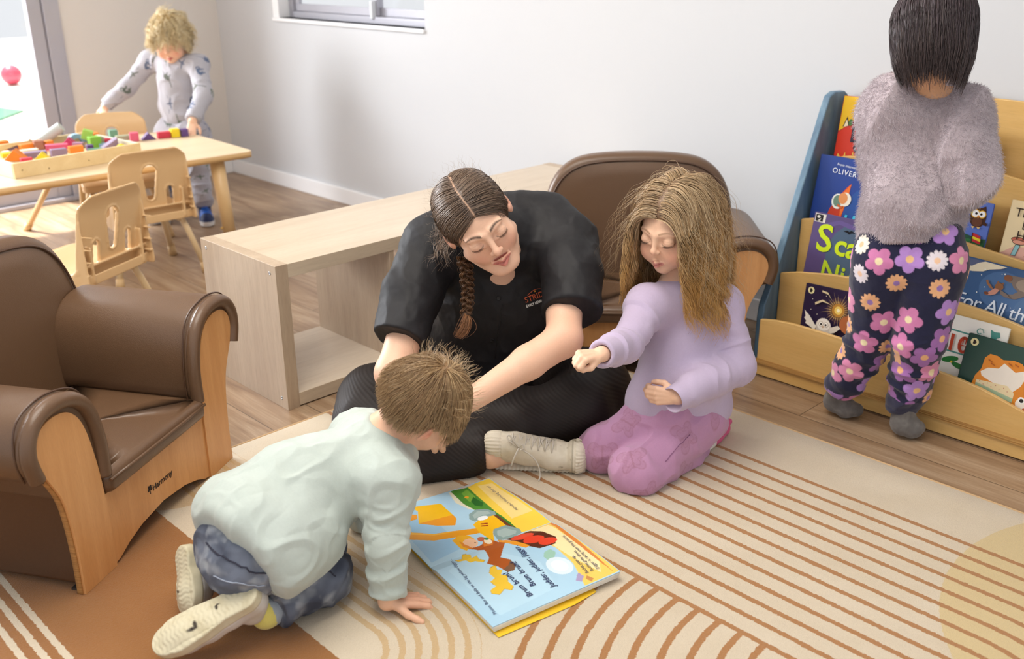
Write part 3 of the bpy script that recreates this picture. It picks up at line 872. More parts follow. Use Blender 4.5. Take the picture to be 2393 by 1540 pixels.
def make_rack():
    loc = Vector((-.95, 2.62, 0))
    t = empty('book_rack', loc, 0, 'tiered birch book rack with blue side panel against the white wall', 'book rack')
    def att(o): o.location = -loc; return o
    blue = shade_blue()
    prof = [(2.452, 0), (2.452, .168), (2.458, .215), (2.478, .25), (2.533, .364), (2.611, .546), (2.700, .755), (2.717, .79), (2.745, .80), (2.80, .797), (2.822, .785), (2.826, .76), (2.826, 0)]
    for x in (-1.483, -.45):
        o = MB().prism(prof, x, x+.022, 'x').build('side_panel', blue, t, bevel=.004, seg=3); att(o)
    xs = np.linspace(RACK['x0'], RACK['x1'], 70)
    for i, (y, tab, zl) in enumerate(LIPS):
        poly = [(RACK['x0'], zl)]+[(RACK['x1'], zl)]+[(x, interp(tab, x)) for x in xs[::-1]]
        o = MB().prism(poly, y, y+.012, 'y').build('back_board' if i == 4 else 'pocket_lip', birch, t, bevel=.0025, seg=2); att(o)
        if i == 0:
            for k in range(3):
                att(MB().box((RACK['x0'], y-.006+k*.0015, .044+k*.0042), (RACK['x1'], y+.014, .0478+k*.0042)).build('ply_edge', birch_edge, t))
    for j, z in enumerate(FLOORZ):
        att(MB().box((RACK['x0'], LIPS[j][0]+.012, z-.012), (RACK['x1'], 2.80, z)).build('pocket_floor', birch, t))
    att(MB().box((RACK['x0'], 2.434, .004), (RACK['x1'], 2.452, .045)).build('plinth', birch, t, bevel=.002))
make_rack()

def art(name, parent, shapes, M, mat, fn=None, step=.0002, cuts=0):
    """flat printed shapes: list of (colour, [(u,v)...]); drawn in order, each a hair above the last"""
    import bmesh
    bm = bmesh.new(); cl = bm.verts.layers.float_color.new('Col')
    for i, (c, pts) in enumerate(shapes):
        col = (*srgb(c), 1)
        vs = [bm.verts.new((u, v, .0002+step*i)) for u, v in pts]
        for v in vs: v[cl] = col
        try: f = bm.faces.new(vs)
        except Exception: continue
        r = bmesh.ops.triangulate(bm, faces=[f])
        if cuts:
            es = list({e for ff in r['faces'] for e in ff.edges})
            bmesh.ops.subdivide_edges(bm, edges=es, cuts=cuts, use_grid_fill=True)
    for v in bm.verts:
        v[cl] = v[cl]
    bmesh.ops.recalc_face_normals(bm, faces=bm.faces)
    me = bpy.data.meshes.new(name)
    for v in bm.verts:
        if fn: v.co = Vector((v.co.x, v.co.y, v.co.z+fn(v.co.x, v.co.y)))
    bm.to_mesh(me); bm.free()
    me.materials.append(mat)
    o = bpy.data.objects.new(name, me); COL.objects.link(o); o.parent = parent; o.matrix_local = M
    return o
print_mat = vcol('printed_cover', .32, 0, 100, spec=.5)
def circ(cx, cy, rx, ry=None, n=20, a0=0, a1=360, rot=0):
    ry = ry or rx; R_ = math.radians(rot); out = []
    for k in range(n):
        a = math.radians(a0+(a1-a0)*k/(n if abs(a1-a0) == 360 else n-1))
        x, y = rx*math.cos(a), ry*math.sin(a)
        out.append((cx+x*math.cos(R_)-y*math.sin(R_), cy+x*math.sin(R_)+y*math.cos(R_)))
    return out
def star(cx, cy, r, n=5, q=.45):
    return [(cx+(r if k % 2 == 0 else r*q)*math.cos(PI/2+PI*k/n), cy+(r if k % 2 == 0 else r*q)*math.sin(PI/2+PI*k/n)) for k in range(2*n)]
def make_book(label, x, top, pocket, w_, h_, base, shapes=(), texts=(), tilt=0, th=.006, group='picture books in the rack', lift=0):
    """x = left edge, top = height of the top edge; leans back in the pocket"""
    lean = math.atan(.15)
    yj = (2.455, 2.545, 2.635, 2.722)[pocket-1]-lift; z0 = (.10, .22, .37, .53)[pocket-1]
    zb = top-h_*math.cos(lean)
    yb = yj+.15*(zb-z0)
    t = empty('picture_book', (x, yb, zb), 0, label, 'book', group)
    t.rotation_euler = (-lean, math.radians(tilt), 0)
    cov = MB().prism(rect(w_, h_, .003, 2, w_/2, h_/2), 0, .0012, 'y').prism(rect(w_, h_, .003, 2, w_/2, h_/2), th-.0012, th, 'y').box((-.0006, .0, .001), (.0012, th, h_-.001)).build('cover', ink(base), t, bevel=.0004, seg=1)
    MB().box((.0012, .0012, .003), (w_-.002, th-.0012, h_-.003)).build('pages', ink('#e9e4d8', .8), t)
    Mf = Matrix(((1, 0, 0, 0), (0, 0, -1, -.0001), (0, 1, 0, 0), (0, 0, 0, 1)))
    if shapes: art('illustration', t, shapes, Mf, print_mat)
    for (s, u, v, size, c, *o) in texts:
        ro = o[0] if o else 0; kw = o[1] if len(o) > 1 else {}
        text_mesh('title', s, size, ink(c), t, Mf @ Matrix.Translation((u, v, .0022)) @ Matrix.Rotation(math.radians(ro), 4, 'Z'), extrude=.0001, **kw)
    return t
def make_books():
    # red and yellow book
    w_, h_ = .225, .27
    make_book('red and yellow picture book in the top pocket beside the blue side panel', -1.441, .790, 4, w_, h_, '#c9281c',
        [('#f0bf1c', [(.001, .17), (.001, h_-.001), (w_-.001, h_-.001), (w_-.001, .17)]), ('#8e2433', [(.001, .168), (.03, .19), (.05, .212), (.07, .205), (.1, .2), (w_-.001, .21), (w_-.001, .15), (.001, .15)]),
         ('#d93a22', [(.001, .05), (.001, .165), (.02, .182), (.06, .195), (.1, .19), (.15, .192), (w_-.001, .18), (w_-.001, .05)]), ('#ee5a3c', circ(.06, .075, .042, .028)), ('#f3cf5a', [(.012, .105), (.03, .085), (.008, .092)]), ('#f3cf5a', [(.034, .112), (.038, .09), (.028, .092)]), ('#f3cf5a', [(.058, .115), (.066, .092), (.052, .092)]),
         ('#3a2417', [(.012, .182), (.022, .212), (.032, .188)]), ('#f4e3c0', [(.015, .182), (.022, .204), (.029, .186)]), ('#f2cfa4', circ(.047, .222, .007, .012)), ('#4c7a3c', circ(.035, .196, .006, .01)), ('#7c2c22', circ(.068, .235, .008, .008)), ('#f2cfa4', circ(.072, .225, .006, .007)), ('#2f2a25', circ(.11, .235, .010, .014)), ('#e38a2f', circ(.15, .228, .012, .02))],
        [('D', .040, .142, .062, '#2b1d33', 0, {'bold': .001}), ('S', .054, .094, .062, '#2b1d33', 0, {'bold': .001})])
    # dark blue rocket book
    w_, h_ = .245, .26
    rk = [('#24408c', [(.001, .001), (w_-.001, .001), (w_-.001, h_-.001), (.001, h_-.001)]), ('#2b5096', circ(.17, .1, .07, .09)),
          ('#c23a20', [(.050, .075), (.058, .11), (.076, .145), (.100, .18), (.110, .19), (.108, .16), (.103, .125), (.098, .09), (.095, .075)]),
          ('#e36f2a', [(.088, .16), (.110, .19), (.108, .155), (.10, .11), (.093, .08), (.09, .12)]), ('#a62b22', [(.046, .06), (.050, .088), (.094, .085), (.09, .06)]),
          ('#e9d9b4', [(.048, .072), (.058, .072), (.058, .082), (.049, .082)]), ('#e9d9b4', [(.066, .075), (.078, .075), (.078, .088), (.066, .088)]), ('#e9d9b4', [(.054, .06), (.066, .06), (.066, .070), (.054, .070)]), ('#e9d9b4', [(.082, .062), (.092, .062), (.092, .072), (.082, .072)]),
          ('#eef0ea', circ(.079, .135, .019, .022)), ('#6d8a78', circ(.079, .136, .014, .017)), ('#e9e2d2', circ(.101, .144, .018, .020)), ('#dc9157', circ(.094, .146, .014, .016)), ('#c9622f', [(.08, .128), (.098, .122), (.094, .116), (.08, .121)]),
          ('#7c98b8', [(.15, .02), (.24, .01), (.24, .06), (.155, .055)]), ('#ffffff', star(.175, .045, .006))]
    make_book('dark blue picture book with red rocket on the cover', -1.452, .631, 3, w_, h_, '#22397c', rk,
        [('From international bestseller', .056, .236, .0105, '#dfe4ee', -3), ('OLIVER JE', .044, .214, .021, '#e9edf5', -3, {'spacing': 1.15}), ('HOW', .104, .064, .052, '#3fb6d8', 4, {'shear': .15, 'bold': .0012}), ('to', .125, .052, .03, '#3fb6d8', 4, {'bold': .001})], tilt=1.0)
    # purple night book
    w_, h_ = .25, .265
    make_book('purple picture book with lime green letters', -1.406, .484, 2, w_, h_, '#5b4a74',
        [('#5a4b78', [(.001, .001), (w_-.001, .001), (w_-.001, h_-.001), (.001, h_-.001)]), ('#4d6076', circ(.16, .16, .105, .10)), ('#64548a', [(.03, .235), (.08, .255), (.13, .248), (.18, .256), (.17, .243), (.12, .236), (.08, .243), (.04, .222)]),
         ('#d9d4c8', [(.003, .238), (.036, .238), (.036, .262), (.003, .262)]), ('#1e1b1d', [(.005, .240), (.028, .240), (.028, .260), (.005, .260)]), ('#d9d4c8', circ(.014, .253, .005, .004)), ('#d9d4c8', [(.012, .241), (.022, .25), (.02, .242)]),
         ('#15141a', [(.096, .228), (.108, .232), (.114, .229), (.12, .234), (.132, .228), (.121, .227), (.114, .222), (.107, .226)])],
        [('S', .022, .158, .110, '#c3d81f', 3, {'bold': .0018}), ('ca', .078, .160, .086, '#c3d81f', -3, {'bold': .0018}), ('ry', .170, .152, .080, '#c3d81f', -3, {'bold': .0018}),
         ('Nigh', .050, .082, .078, '#b7d02a', -5, {'bold': .0012, 'shear': -.05}), ('t', .205, .068, .078, '#b7d02a', -5, {'bold': .0012})], tilt=1.5, lift=-.0)
    # starry owl book
    w_, h_ = .22, .20
    mark = lambda cx, cy, r: [('#e9dfa8', circ(cx, cy, r)), ('#2a2320', [(cx-r*.4, cy-r*.5), (cx-r*.3, cy+r*.6), (cx+r*.1, cy+r*.5), (cx+r*.5, cy), (cx+r*.1, cy-r*.6)])]
    st = [('#2b1f3d', [(.001, .001), (w_-.001, .001), (w_-.001, h_-.001), (.001, h_-.001)])]+mark(.018, .182, .010)
    st += [('#4a3442', circ(.108, .142, .036)), ('#7c5a3c', circ(.108, .142, .027)), ('#c08a3c', circ(.108, .142, .019)), ('#f2cf6a', circ(.108, .142, .0115)), ('#fff3c8', circ(.108, .142, .005))]
    for k in range(26): a = 2*PI*k/26; st.append(('#e9c98a', [(.108+.020*math.cos(a), .142+.02*math.sin(a)), (.108+(.034+.010*(k % 3))*math.cos(a+.03), .142+(.034+.01*(k % 3))*math.sin(a+.03)), (.108+.020*math.cos(a+.05), .142+.02*math.sin(a+.05))]))
    st += [('#d9c7a0', [(.04, .145), (.06, .158), (.085, .155), (.06, .164), (.038, .152)]), ('#d9c7a0', [(.055, .185), (.075, .181), (.09, .165), (.073, .187), (.055, .19)])]
    for (a, b) in ((.03, .16), (.05, .12), (.07, .176), (.15, .18), (.14, .10), (.18, .15), (.16, .165), (.03, .13)): st.append(('#f4ecd4', circ(a, b, .0012, n=6)))
    st += [('#cfc6bb', circ(.075, .088, .024, .026)), ('#e9e2d8', circ(.075, .095, .020, .017)), ('#b9aa98', circ(.067, .096, .0075)), ('#f4efe6', circ(.067, .096, .006)), ('#b9aa98', circ(.083, .096, .0075)), ('#f4efe6', circ(.083, .096, .006)), ('#201a18', circ(.068, .0955, .003)), ('#201a18', circ(.082, .0955, .003)), ('#c78b3c', [(.073, .091), (.077, .091), (.075, .085)]),
           ('#e4dccf', [(.055, .085), (.03, .112), (.012, .125), (.018, .108), (.014, .103), (.022, .095), (.02, .088), (.035, .082), (.05, .074)]), ('#ddd4c6', [(.095, .09), (.118, .102), (.128, .096), (.112, .08), (.098, .074)]),
           ('#b2683e', circ(.15, .11, .028, .026)), ('#e8ddd0', circ(.158, .115, .014)), ('#201a18', circ(.16, .116, .004))]
    make_book('dark starry picture book with small white owl, lowest pocket by the blue panel', -1.345, .303, 1, w_, h_, '#241a33', st, tilt=-1.5)
    # dark book seen between the legs of the standing child
    make_book('black picture book seen between the legs of the standing child', -1.12, .306, 1, .14, .19, '#1a1516',
        [('#5a2417', circ(.03, .05, .022, .03)), ('#8f3d1c', circ(.04, .09, .012, .02)), ('#2e2624', circ(.09, .12, .03, .04))], tilt=1)
    # blue book with brown owl
    w_, h_ = .195, .20
    b5 = [('#5f78c6', [(.001, .001), (w_-.001, .001), (w_-.001, h_-.001), (.001, h_-.001)]), ('#2f5a44', [(.001, .001), (.001, .107), (.04, .113), (.08, .105), (.13, .112), (.18, .104), (w_-.001, .106), (w_-.001, .001)]), ('#3c7a4a', [(.12, .03), (.12, .092), (.15, .1), (.19, .094), (.19, .03)]),
          ('#4a2e20', circ(.162, .158, .021, .026)), ('#4a2e20', [(.142, .178), (.15, .190), (.158, .184), (.166, .184), (.176, .190), (.18, .176)]), ('#6b4330', circ(.162, .147, .013, .013)), ('#e8b32f', circ(.154, .168, .0115)), ('#e8b32f', circ(.171, .168, .0105)), ('#ffffff', circ(.154, .168, .0092)), ('#ffffff', circ(.171, .168, .0082)), ('#15110f', circ(.156, .168, .0032)), ('#15110f', circ(.169, .168, .003)), ('#d88a3c', [(.160, .163), (.166, .163), (.163, .155)]), ('#4a2e20', [(.138, .158), (.132, .166), (.13, .160), (.142, .146)]), ('#4a2e20', [(.18, .152), (.19, .145), (.188, .140), (.176, .142)]), ('#e5c07a', [(.15, .134), (.155, .128), (.16, .134)]), ('#e5c07a', [(.164, .134), (.17, .128), (.174, .134)]),
          ('#c7303a', [(.158, .118), (.180, .112), (.182, .104), (.16, .109)]), ('#e8d62f', [(.16, .109), (.182, .104), (.183, .097), (.161, .102)]), ('#c7303a', [(.161, .102), (.183, .097), (.184, .09), (.162, .095)]), ('#4a2e20', [(.1575, .118), (.1595, .118), (.163, .075), (.161, .075)])]
    make_book('small blue picture book with brown owl beside the standing child', -1.139, .573, 3, w_, h_, '#4c66b8', b5,
        [('OWL', .094, .166, .022, '#e8e05a', 2, {'bold': .0012}), ('FISH', .092, .142, .024, '#eef0c8', 2, {'bold': .0012})], tilt=1)
    # cream book
    w_, h_ = .235, .225
    b6 = [('#ecd7ac', [(.001, .001), (w_-.001, .001), (w_-.001, h_-.001), (.001, h_-.001)]), ('#dfae9c', [(.001, .001), (.001, .085), (.03, .108), (.06, .112), (.1, .098), (.16, .1), (w_-.001, .11), (w_-.001, .001)]),
          ('#3a2a22', circ(.039, .127, .019, .0075)), ('#c7705a', circ(.039, .127, .0175, .006)), ('#3a2a22', circ(.041, .121, .017, .0065)), ('#dd9a82', circ(.041, .121, .0155, .005)), ('#3a2a22', [(.034, .115), (.046, .115), (.040, .085), (.028, .085)]), ('#8fc0c4', [(.035, .114), (.045, .114), (.039, .086), (.029, .086)])]
    make_book('cream picture book with dark serif letters at the edge of the photo', -.905, .589, 3, w_, h_, '#d8c193', b6,
        [('The', .014, .185, .032, '#3a2b22'), ('Bear', .038, .155, .032, '#3a2b22'), ('Hug', .030, .128, .032, '#3a2b22'), ('2', .062, .108, .022, '#3a2b22'), ('2', .060, .088, .022, '#3a2b22')], tilt=1.5)
    # starry blue book
    w_, h_ = .275, .225
    b7 = [('#3f5f8a', [(.001, .001), (w_-.001, .001), (w_-.001, h_-.001), (.001, h_-.001)]), ('#4e6f9a', circ(.12, .16, .06, .05)), ('#54749c', circ(.21, .12, .055, .05)), ('#5d6684', [(.001, .001), (.001, .12), (.05, .10), (.11, .07), (.2, .05), (w_-.001, .04), (w_-.001, .001)]),
          ('#5d6684', [(.002, .19), (.004, .222), (.09, .223), (.11, .217), (.09, .208), (.05, .200), (.02, .197)]), ('#e8dcc0', [(.002, .196), (.006, .202), (.03, .204), (.045, .216), (.06, .223), (.115, .222), (.1, .214), (.075, .206), (.06, .197), (.035, .191), (.015, .190)]),
          ('#7d6f66', [(.118, .196), (.125, .205), (.14, .206), (.16, .208), (.185, .203), (.19, .188), (.205, .186), (.22, .182), (.222, .170), (.205, .166), (.185, .166), (.17, .160), (.155, .150), (.14, .147), (.128, .150), (.13, .156), (.145, .160), (.155, .170), (.142, .177), (.135, .186), (.122, .188)]),
          ('#9c8c7c', circ(.168, .188, .022, .015)), ('#d29a5c', [(.196, .187), (.22, .184), (.226, .172), (.204, .168)]), ('#8a5a3e', circ(.124, .197, .010, .008)), ('#e8c48c', circ(.206, .176, .008, .005)),
          ('#8c5f3f', circ(.109, .170, .0105, .0095)), ('#8c5f3f', [(.100, .178), (.103, .184), (.108, .18)]), ('#8c5f3f', [(.112, .18), (.118, .184), (.118, .177)]), ('#c98f7c', [(.1, .164), (.112, .162), (.106, .150), (.094, .143), (.083, .141), (.086, .149)]), ('#7a4a35', circ(.083, .146, .006, .004)), ('#9a6a48', [(.098, .160), (.090, .168), (.082, .174), (.079, .181), (.074, .178), (.078, .170), (.088, .161)]),
          ('#7d6f66', [(.112, .164), (.13, .158), (.142, .150), (.13, .148), (.118, .152)])]
    for (a, b, r) in ((.065, .204, .002), (.06, .188, .0014), (.075, .160, .0012), (.06, .142, .0016), (.115, .205, .002), (.108, .203, .0012), (.15, .126, .0012), (.2, .12, .0012), (.24, .15, .0015), (.245, .19, .0014), (.19, .135, .0012)): b7.append(('#f0efe6', circ(a, b, r, n=8)))
    make_book('midnight blue picture book with flying animals and white script', -.980, .446, 2, w_, h_, '#33507a', b7,
        [('For All the Stars', .010, .098, .050, '#dfe6ee', 0, {'shear': .12, 'spacing': .92})], tilt=3.2)
    # white book
    w_, h_ = .24, .21
    b8 = [('#ece9df', [(.001, .001), (w_-.001, .001), (w_-.001, h_-.001), (.001, h_-.001)])]
    b8 += [('#4c8f84', [(.02, .175), (.15, .172), (.19, .170), (.20, .176), (.2, .173), (.19, .166), (.15, .168), (.02, .171)]), ('#4c8f84', [(.02, .118), (.16, .116), (.16, .112), (.02, .114)]), ('#4c8f84', [(.196, .196), (.206, .192), (.218, .194), (.222, .182), (.214, .178), (.214, .166), (.198, .164), (.2, .178)]),
           ('#2f7a3a', circ(.115, .094, .022, .008, rot=20)), ('#2f7a3a', circ(.14, .082, .02, .007, rot=-12)), ('#e3c23a', circ(.12, .088, .003)), ('#c9302a', circ(.19, .14, .02, .012)), ('#e8e0d0', circ(.19, .14, .012, .006))]
    for a in range(0, 330, 24): b8.append(('#4c8f84', circ(.172+.009*math.cos(math.radians(a))*(1-a/700), .184+.009*math.sin(math.radians(a))*(1-a/700), .0016, n=6)))
    make_book('white picture book with red letters and green vines, behind the cat book', -1.038, .312, 1, w_, h_, '#e4e0d4', b8,
        [('10', .094, .118, .062, '#b4442a', 0, {'bold': .001}), ('IN', .134, .142, .028, '#b4442a'), ('THE', .126, .120, .028, '#b4442a')], tilt=1, lift=-.012)
    # dark green cat book
    w_, h_ = .26, .215
    og, oh = '#e08a2a', '#f0e8dc'
    b9 = [('#28483f', [(.001, .001), (w_-.001, .001), (w_-.001, h_-.001), (.001, h_-.001)])]+mark(.018, .196, .010)
    b9 += [(og, [(.036, .09), (.04, .115), (.05, .135), (.052, .165), (.062, .178), (.08, .178), (.095, .172), (.12, .178), (.14, .176), (.155, .16), (.17, .172), (.185, .165), (.2, .16), (.215, .15), (.225, .13), (.23, .09), (.2, .06), (.15, .06), (.06, .07)]),
           (oh, [(.05, .128), (.065, .142), (.09, .148), (.1, .165), (.13, .150), (.15, .16), (.16, .168), (.158, .15), (.15, .12), (.135, .1), (.08, .11), (.055, .118)]), ('#ead8ae', [(.045, .105), (.12, .112), (.14, .098), (.14, .085), (.06, .095), (.045, .098)]), ('#a9bf9d', [(.045, .098), (.14, .085), (.14, .074), (.06, .084), (.046, .088)]), ('#28483f', [(.055, .085), (.14, .073), (.14, .05), (.06, .06)]),
           (og, circ(.168, .085, .026, .024)), (oh, circ(.168, .078, .02, .016)), ('#ffffff', circ(.160, .088, .008)), ('#ffffff', circ(.182, .082, .0075)), ('#1b1512', circ(.161, .087, .005)), ('#1b1512', circ(.182, .081, .0045)), ('#b4442a', circ(.2, .105, .012, .016, rot=30)), ('#c9622f', circ(.172, .068, .004, .003)), ('#b4442a', circ(.2, .082, .01, .008))]
    for (a, b) in ((.062, .165), (.07, .158), (.11, .17), (.125, .172), (.17, .15), (.178, .142), (.21, .14)): b9.append(('#a8551a', [(a, b), (a+.010, b-.004), (a+.011, b-.006), (a, b-.003)]))
    for k in range(8): b9.append(('#b4645a', circ(.055+k*.010, .105-(k % 2)*.006, .0012, n=6)))
    make_book('dark green picture book with orange and white cat', -.890, .281, 1, w_, h_, '#223d36', b9, [('Camilla', .062, .062, .02, '#e6e2cf', -6)], tilt=2.2, lift=.006)
    # brown edge book behind the child
    make_book('narrow brown book standing in the top pocket behind the standing child', -1.20, .744, 4, .197, .20, '#7d6650', [('#3c332c', [(.01, .01), (.187, .01), (.187, .19), (.01, .19)]), ('#a89478', [(.1, .02), (.18, .02), (.18, .18), (.1, .17)])], tilt=1)
make_books()

def make_open_book():
    t = empty('open_picture_book', (-1.128, 1.041, .009), math.atan2(.19, -.982), 'large open picture book with a yellow digger lying on the rug', 'book')
    def zf(u, v):
        wv = -v
        if u <= .238: s_ = u/.238; z = .0165+.003*math.sin(s_*PI)*(.6+wv)+.004*(1-s_)*(wv/.3)-.010*max(0, s_-.9)/.1*.5
        else: s_ = (u-.238)/.25; z = .0115+.0055*math.sin(min(1, s_*1.3)*PI)*(1-.5*s_)-.009*s_+.0012*math.sin(wv*20)
        return z
    W = .305
    def page(u0, u1, n, m=20, skew=0):
        P = []
        for i in range(n+1):
            u = u0+(u1-u0)*i/n
            P.append([(u, -(W*k/m)-skew*(u > .2398)*0, zf(u, -W*k/m)) for k in range(m+1)])
        return P
    # page block under the near page and the cover
    pb = MB()
    for k in range(7):
        o = .0006*k
        P = [[(u+.0, -wv, max(.0015, zf(u, -wv)-.0022-k*.0019)) for wv in np.linspace(.001+o, W-.002-o*.6, 12)] for u in np.linspace(-.0005+o*.9, .236, 14)]
        pb.grid(P)
    o = pb.build('page_block', ink('#ece8de', .7), t); m = o.modifiers.new('thick', 'SOLIDIFY'); m.thickness = .0014; m.offset = 0
    P = [[(u, -wv, max(.0012, zf(u, -wv)-.0032)) for wv in np.linspace(.002, W-.003, 12)] for u in np.linspace(.24, .494, 14)]
    o = MB().grid(P).build('page_block', ink('#e6e2d6', .7), t); m = o.modifiers.new('thick', 'SOLIDIFY'); m.thickness = .0022; m.offset = 0
    MB().prism([(-.013, -.004), (.243, -.004), (.490, -.005), (.490, -.300), (.24, -.306), (-.004, -.240), (-.013, -.18)], -.0002, .001).build('cover', ink('#f0c22a', .35), t, bevel=.0003, seg=1)
    K = .001
    def S(c, pts): return (c, [(a*K, -b*K) for a, b in pts])
    sh = [S('#b9dcef', [(20, 30), (200, 20), (230, 120), (120, 190), (30, 170)]), S('#9cc8e6', [(250, 10), (480, 20), (480, 100), (260, 90)]),
          S('#f3cf4a', [(494, 238), (494, 303), (239, 303), (242, 228), (287, 228), (348, 224), (422, 233)]), S('#f5d98a', [(300, 240), (480, 262), (470, 296), (300, 296)]), S('#f1cc62', [(239, 228), (237, 303), (3, 303), (3, 217), (75, 242), (143, 247), (165, 240)]), S('#f7e3ac', [(100, 252), (235, 240), (232, 290), (60, 296), (20, 270)]),
          S('#d9833a', [(235, 296), (236, 303), (150, 302), (60, 296), (8, 292), (60, 290), (150, 292)]),
          S('#4f8f34', [(494, 196), (494, 240), (422, 234), (347, 227), (287, 229), (250, 227), (289, 213), (361, 209), (380, 193), (409, 187)]), S('#e6e2c6', [(485, 195), (494, 190), (440, 178), (395, 186), (380, 195), (420, 190)]), S('#7bb042', [(480, 232), (470, 212), (430, 206), (400, 214), (440, 230)]), S('#2e6b2a', [(440, 226), (425, 210), (400, 206), (385, 216), (400, 228)]), S('#e8a32c', [(455, 214), (448, 206), (440, 212), (447, 218)]), S('#3b7d2c', [(360, 226), (340, 214), (300, 218), (270, 227)]),
          S('#f2bd15', [(480, 83), (455, 148), (391, 143), (402, 62), (453, 87)]), S('#ea9a1e', [(402, 62), (391, 143), (370, 140), (345, 122), (366, 90)]), S('#ea9a1e', [(441, 52), (452, 67), (441, 79), (423, 70), (425, 58), (426, 45)]),
          S('#eca023', [(408, 10), (388, 21), (341, 65), (327, 103), (300, 175), (284, 165), (299, 104), (316, 53), (358, 6), (380, 4)]), S('#f4b83a', [(392, 16), (341, 62), (326, 100), (318, 118), (334, 64), (380, 14)]),
          S('#6d3b22', [(382, 200), (371, 217), (330, 222), (285, 222), (262, 228), (256, 215), (300, 210), (340, 190)]),
          S('#f2b91a', [(325, 155), (345, 196), (337, 214), (285, 214), (277, 176), (240, 158), (289, 150)]), S('#8aa3a0', [(371, 172), (382, 196), (371, 217), (347, 226), (333, 220), (339, 194), (334, 166), (350, 161)]), S('#a7bab6', [(362, 176), (372, 194), (360, 214), (345, 214), (350, 194), (346, 172)]),
          S('#8aa3a0', [(284, 182), (285, 214), (256, 232), (242, 228), (236, 196), (243, 169), (269, 172)]), S('#a7bab6', [(276, 186), (276, 206), (254, 222), (246, 214), (248, 184), (262, 178)]), S('#eef2f2', circ(338, 188, 9, 13)), S('#9c2b1c', [(312, 168), (306, 182), (302, 180), (308, 166)]), S('#9c2b1c', [(320, 172), (314, 186), (310, 184), (316, 170)]),
          S('#5a2a18', [(239, 184), (235, 245), (209, 262), (176, 272), (155, 255), (160, 218), (189, 198)]), S('#e2452a', circ(222, 216, 14, 26, rot=10)), S('#e2452a', circ(196, 228, 14, 24, rot=10)), S('#e2452a', circ(173, 248, 13, 21, rot=10)), S('#e89a2a', [(246, 168), (236, 182), (182, 208), (178, 196), (232, 166)]),
          S('#b25a22', [(258, 155), (224, 174), (195, 147), (179, 133), (161, 145), (137, 143), (125, 132), (126, 116), (153, 111), (177, 98), (192, 113), (226, 123), (242, 107), (250, 96), (247, 124)]), S('#7d5a42', [(161, 145), (137, 143), (125, 132), (126, 116), (140, 114), (146, 130)]), S('#d67a2c', [(262, 140), (240, 130), (236, 150), (250, 160)]),
          S('#f0b22a', [(294, 84), (304, 106), (292, 124), (276, 128), (258, 112), (246, 92), (262, 84)]), S('#f0c09a', circ(266, 113, 17, 16)), S('#e08a3a', [(285, 96), (262, 92), (250, 100), (247, 108), (268, 100)]), S('#2a1f1a', circ(262, 122, 1.6, n=8)), S('#c26a4a', circ(266, 140, 9, 9)), S('#f0e2c4', circ(252, 148, 10, 8)), S('#4c8a5c', circ(262, 150, 5, 5)),
          S('#b8923a', [(a+(a-205)*.05, b+(b-78)*.05) for a, b in [(238, 76), (237, 84), (228, 90), (212, 83), (214, 96), (201, 93), (190, 101), (185, 94), (198, 83), (199, 73), (212, 69), (216, 55), (228, 53), (223, 67)]]), S('#f0c63a', [(238, 76), (237, 84), (228, 90), (212, 83), (214, 96), (201, 93), (190, 101), (185, 94), (198, 83), (199, 73), (212, 69), (216, 55), (228, 53), (223, 67)]),
          S('#b8923a', [(a+(a-115)*.04, b+(b-82)*.04) for a, b in [(159, 95), (161, 108), (145, 103), (139, 111), (127, 100), (117, 108), (100, 99), (81, 99), (73, 90), (84, 80), (74, 63), (86, 52), (96, 56), (100, 71), (119, 70), (124, 84), (144, 83)]]), S('#f0c63a', [(159, 95), (161, 108), (145, 103), (139, 111), (127, 100), (117, 108), (100, 99), (81, 99), (73, 90), (84, 80), (74, 63), (86, 52), (96, 56), (100, 71), (119, 70), (124, 84), (144, 83)]),
          S('#9cc7b4', [(142, 217), (146, 234), (129, 237), (113, 222), (116, 207), (129, 206)]), S('#dcecf4', circ(85, 215, 32, 26)), S('#f4f8fa', circ(85, 215, 20, 16)), S('#a89ac0', [(39, 224), (44, 232), (29, 234), (16, 220), (26, 212)]), S('#c78a4c', [(20, 232), (28, 240), (12, 246), (6, 236)])]
    def inside(px, py, poly):
        r = np.zeros(len(px), bool); n = len(poly)
        for i in range(n):
            (x0, y0), (x1, y1) = poly[i], poly[(i+1) % n]
            if y0 == y1: continue
            c = ((y0 > py) != (y1 > py)) & (px < (x1-x0)*(py-y0)/(y1-y0)+x0); r ^= c
        return r
    step = .00115; us = np.arange(0, .4971, step); vs = np.arange(0, W+.0001, step); nu, nv = len(us), len(vs)
    UU, VV = np.meshgrid(us, vs, indexing='ij'); fu, fv = UU.ravel(), -VV.ravel()
    Z = np.array([zf(a_, b_) for a_, b_ in zip(fu, fv)])
    C = np.tile(srgb('#a9cfe6'), (len(fu), 1)); qq = np.stack([fu*9, fv*9, fu*0], 1); C = blend(C, fbm(qq, 2)*.35+.25, '#bfe0f0')
    for c_, pts in sh: C[inside(fu, fv, pts)] = srgb(c_)
    ii = np.arange(nu-1)[:, None]*nv+np.arange(nv-1)[None]
    F = np.stack([ii+nv, ii, ii+1, ii+nv+1], -1).reshape(-1, 4)
    F = F[:, ::-1] if False else F
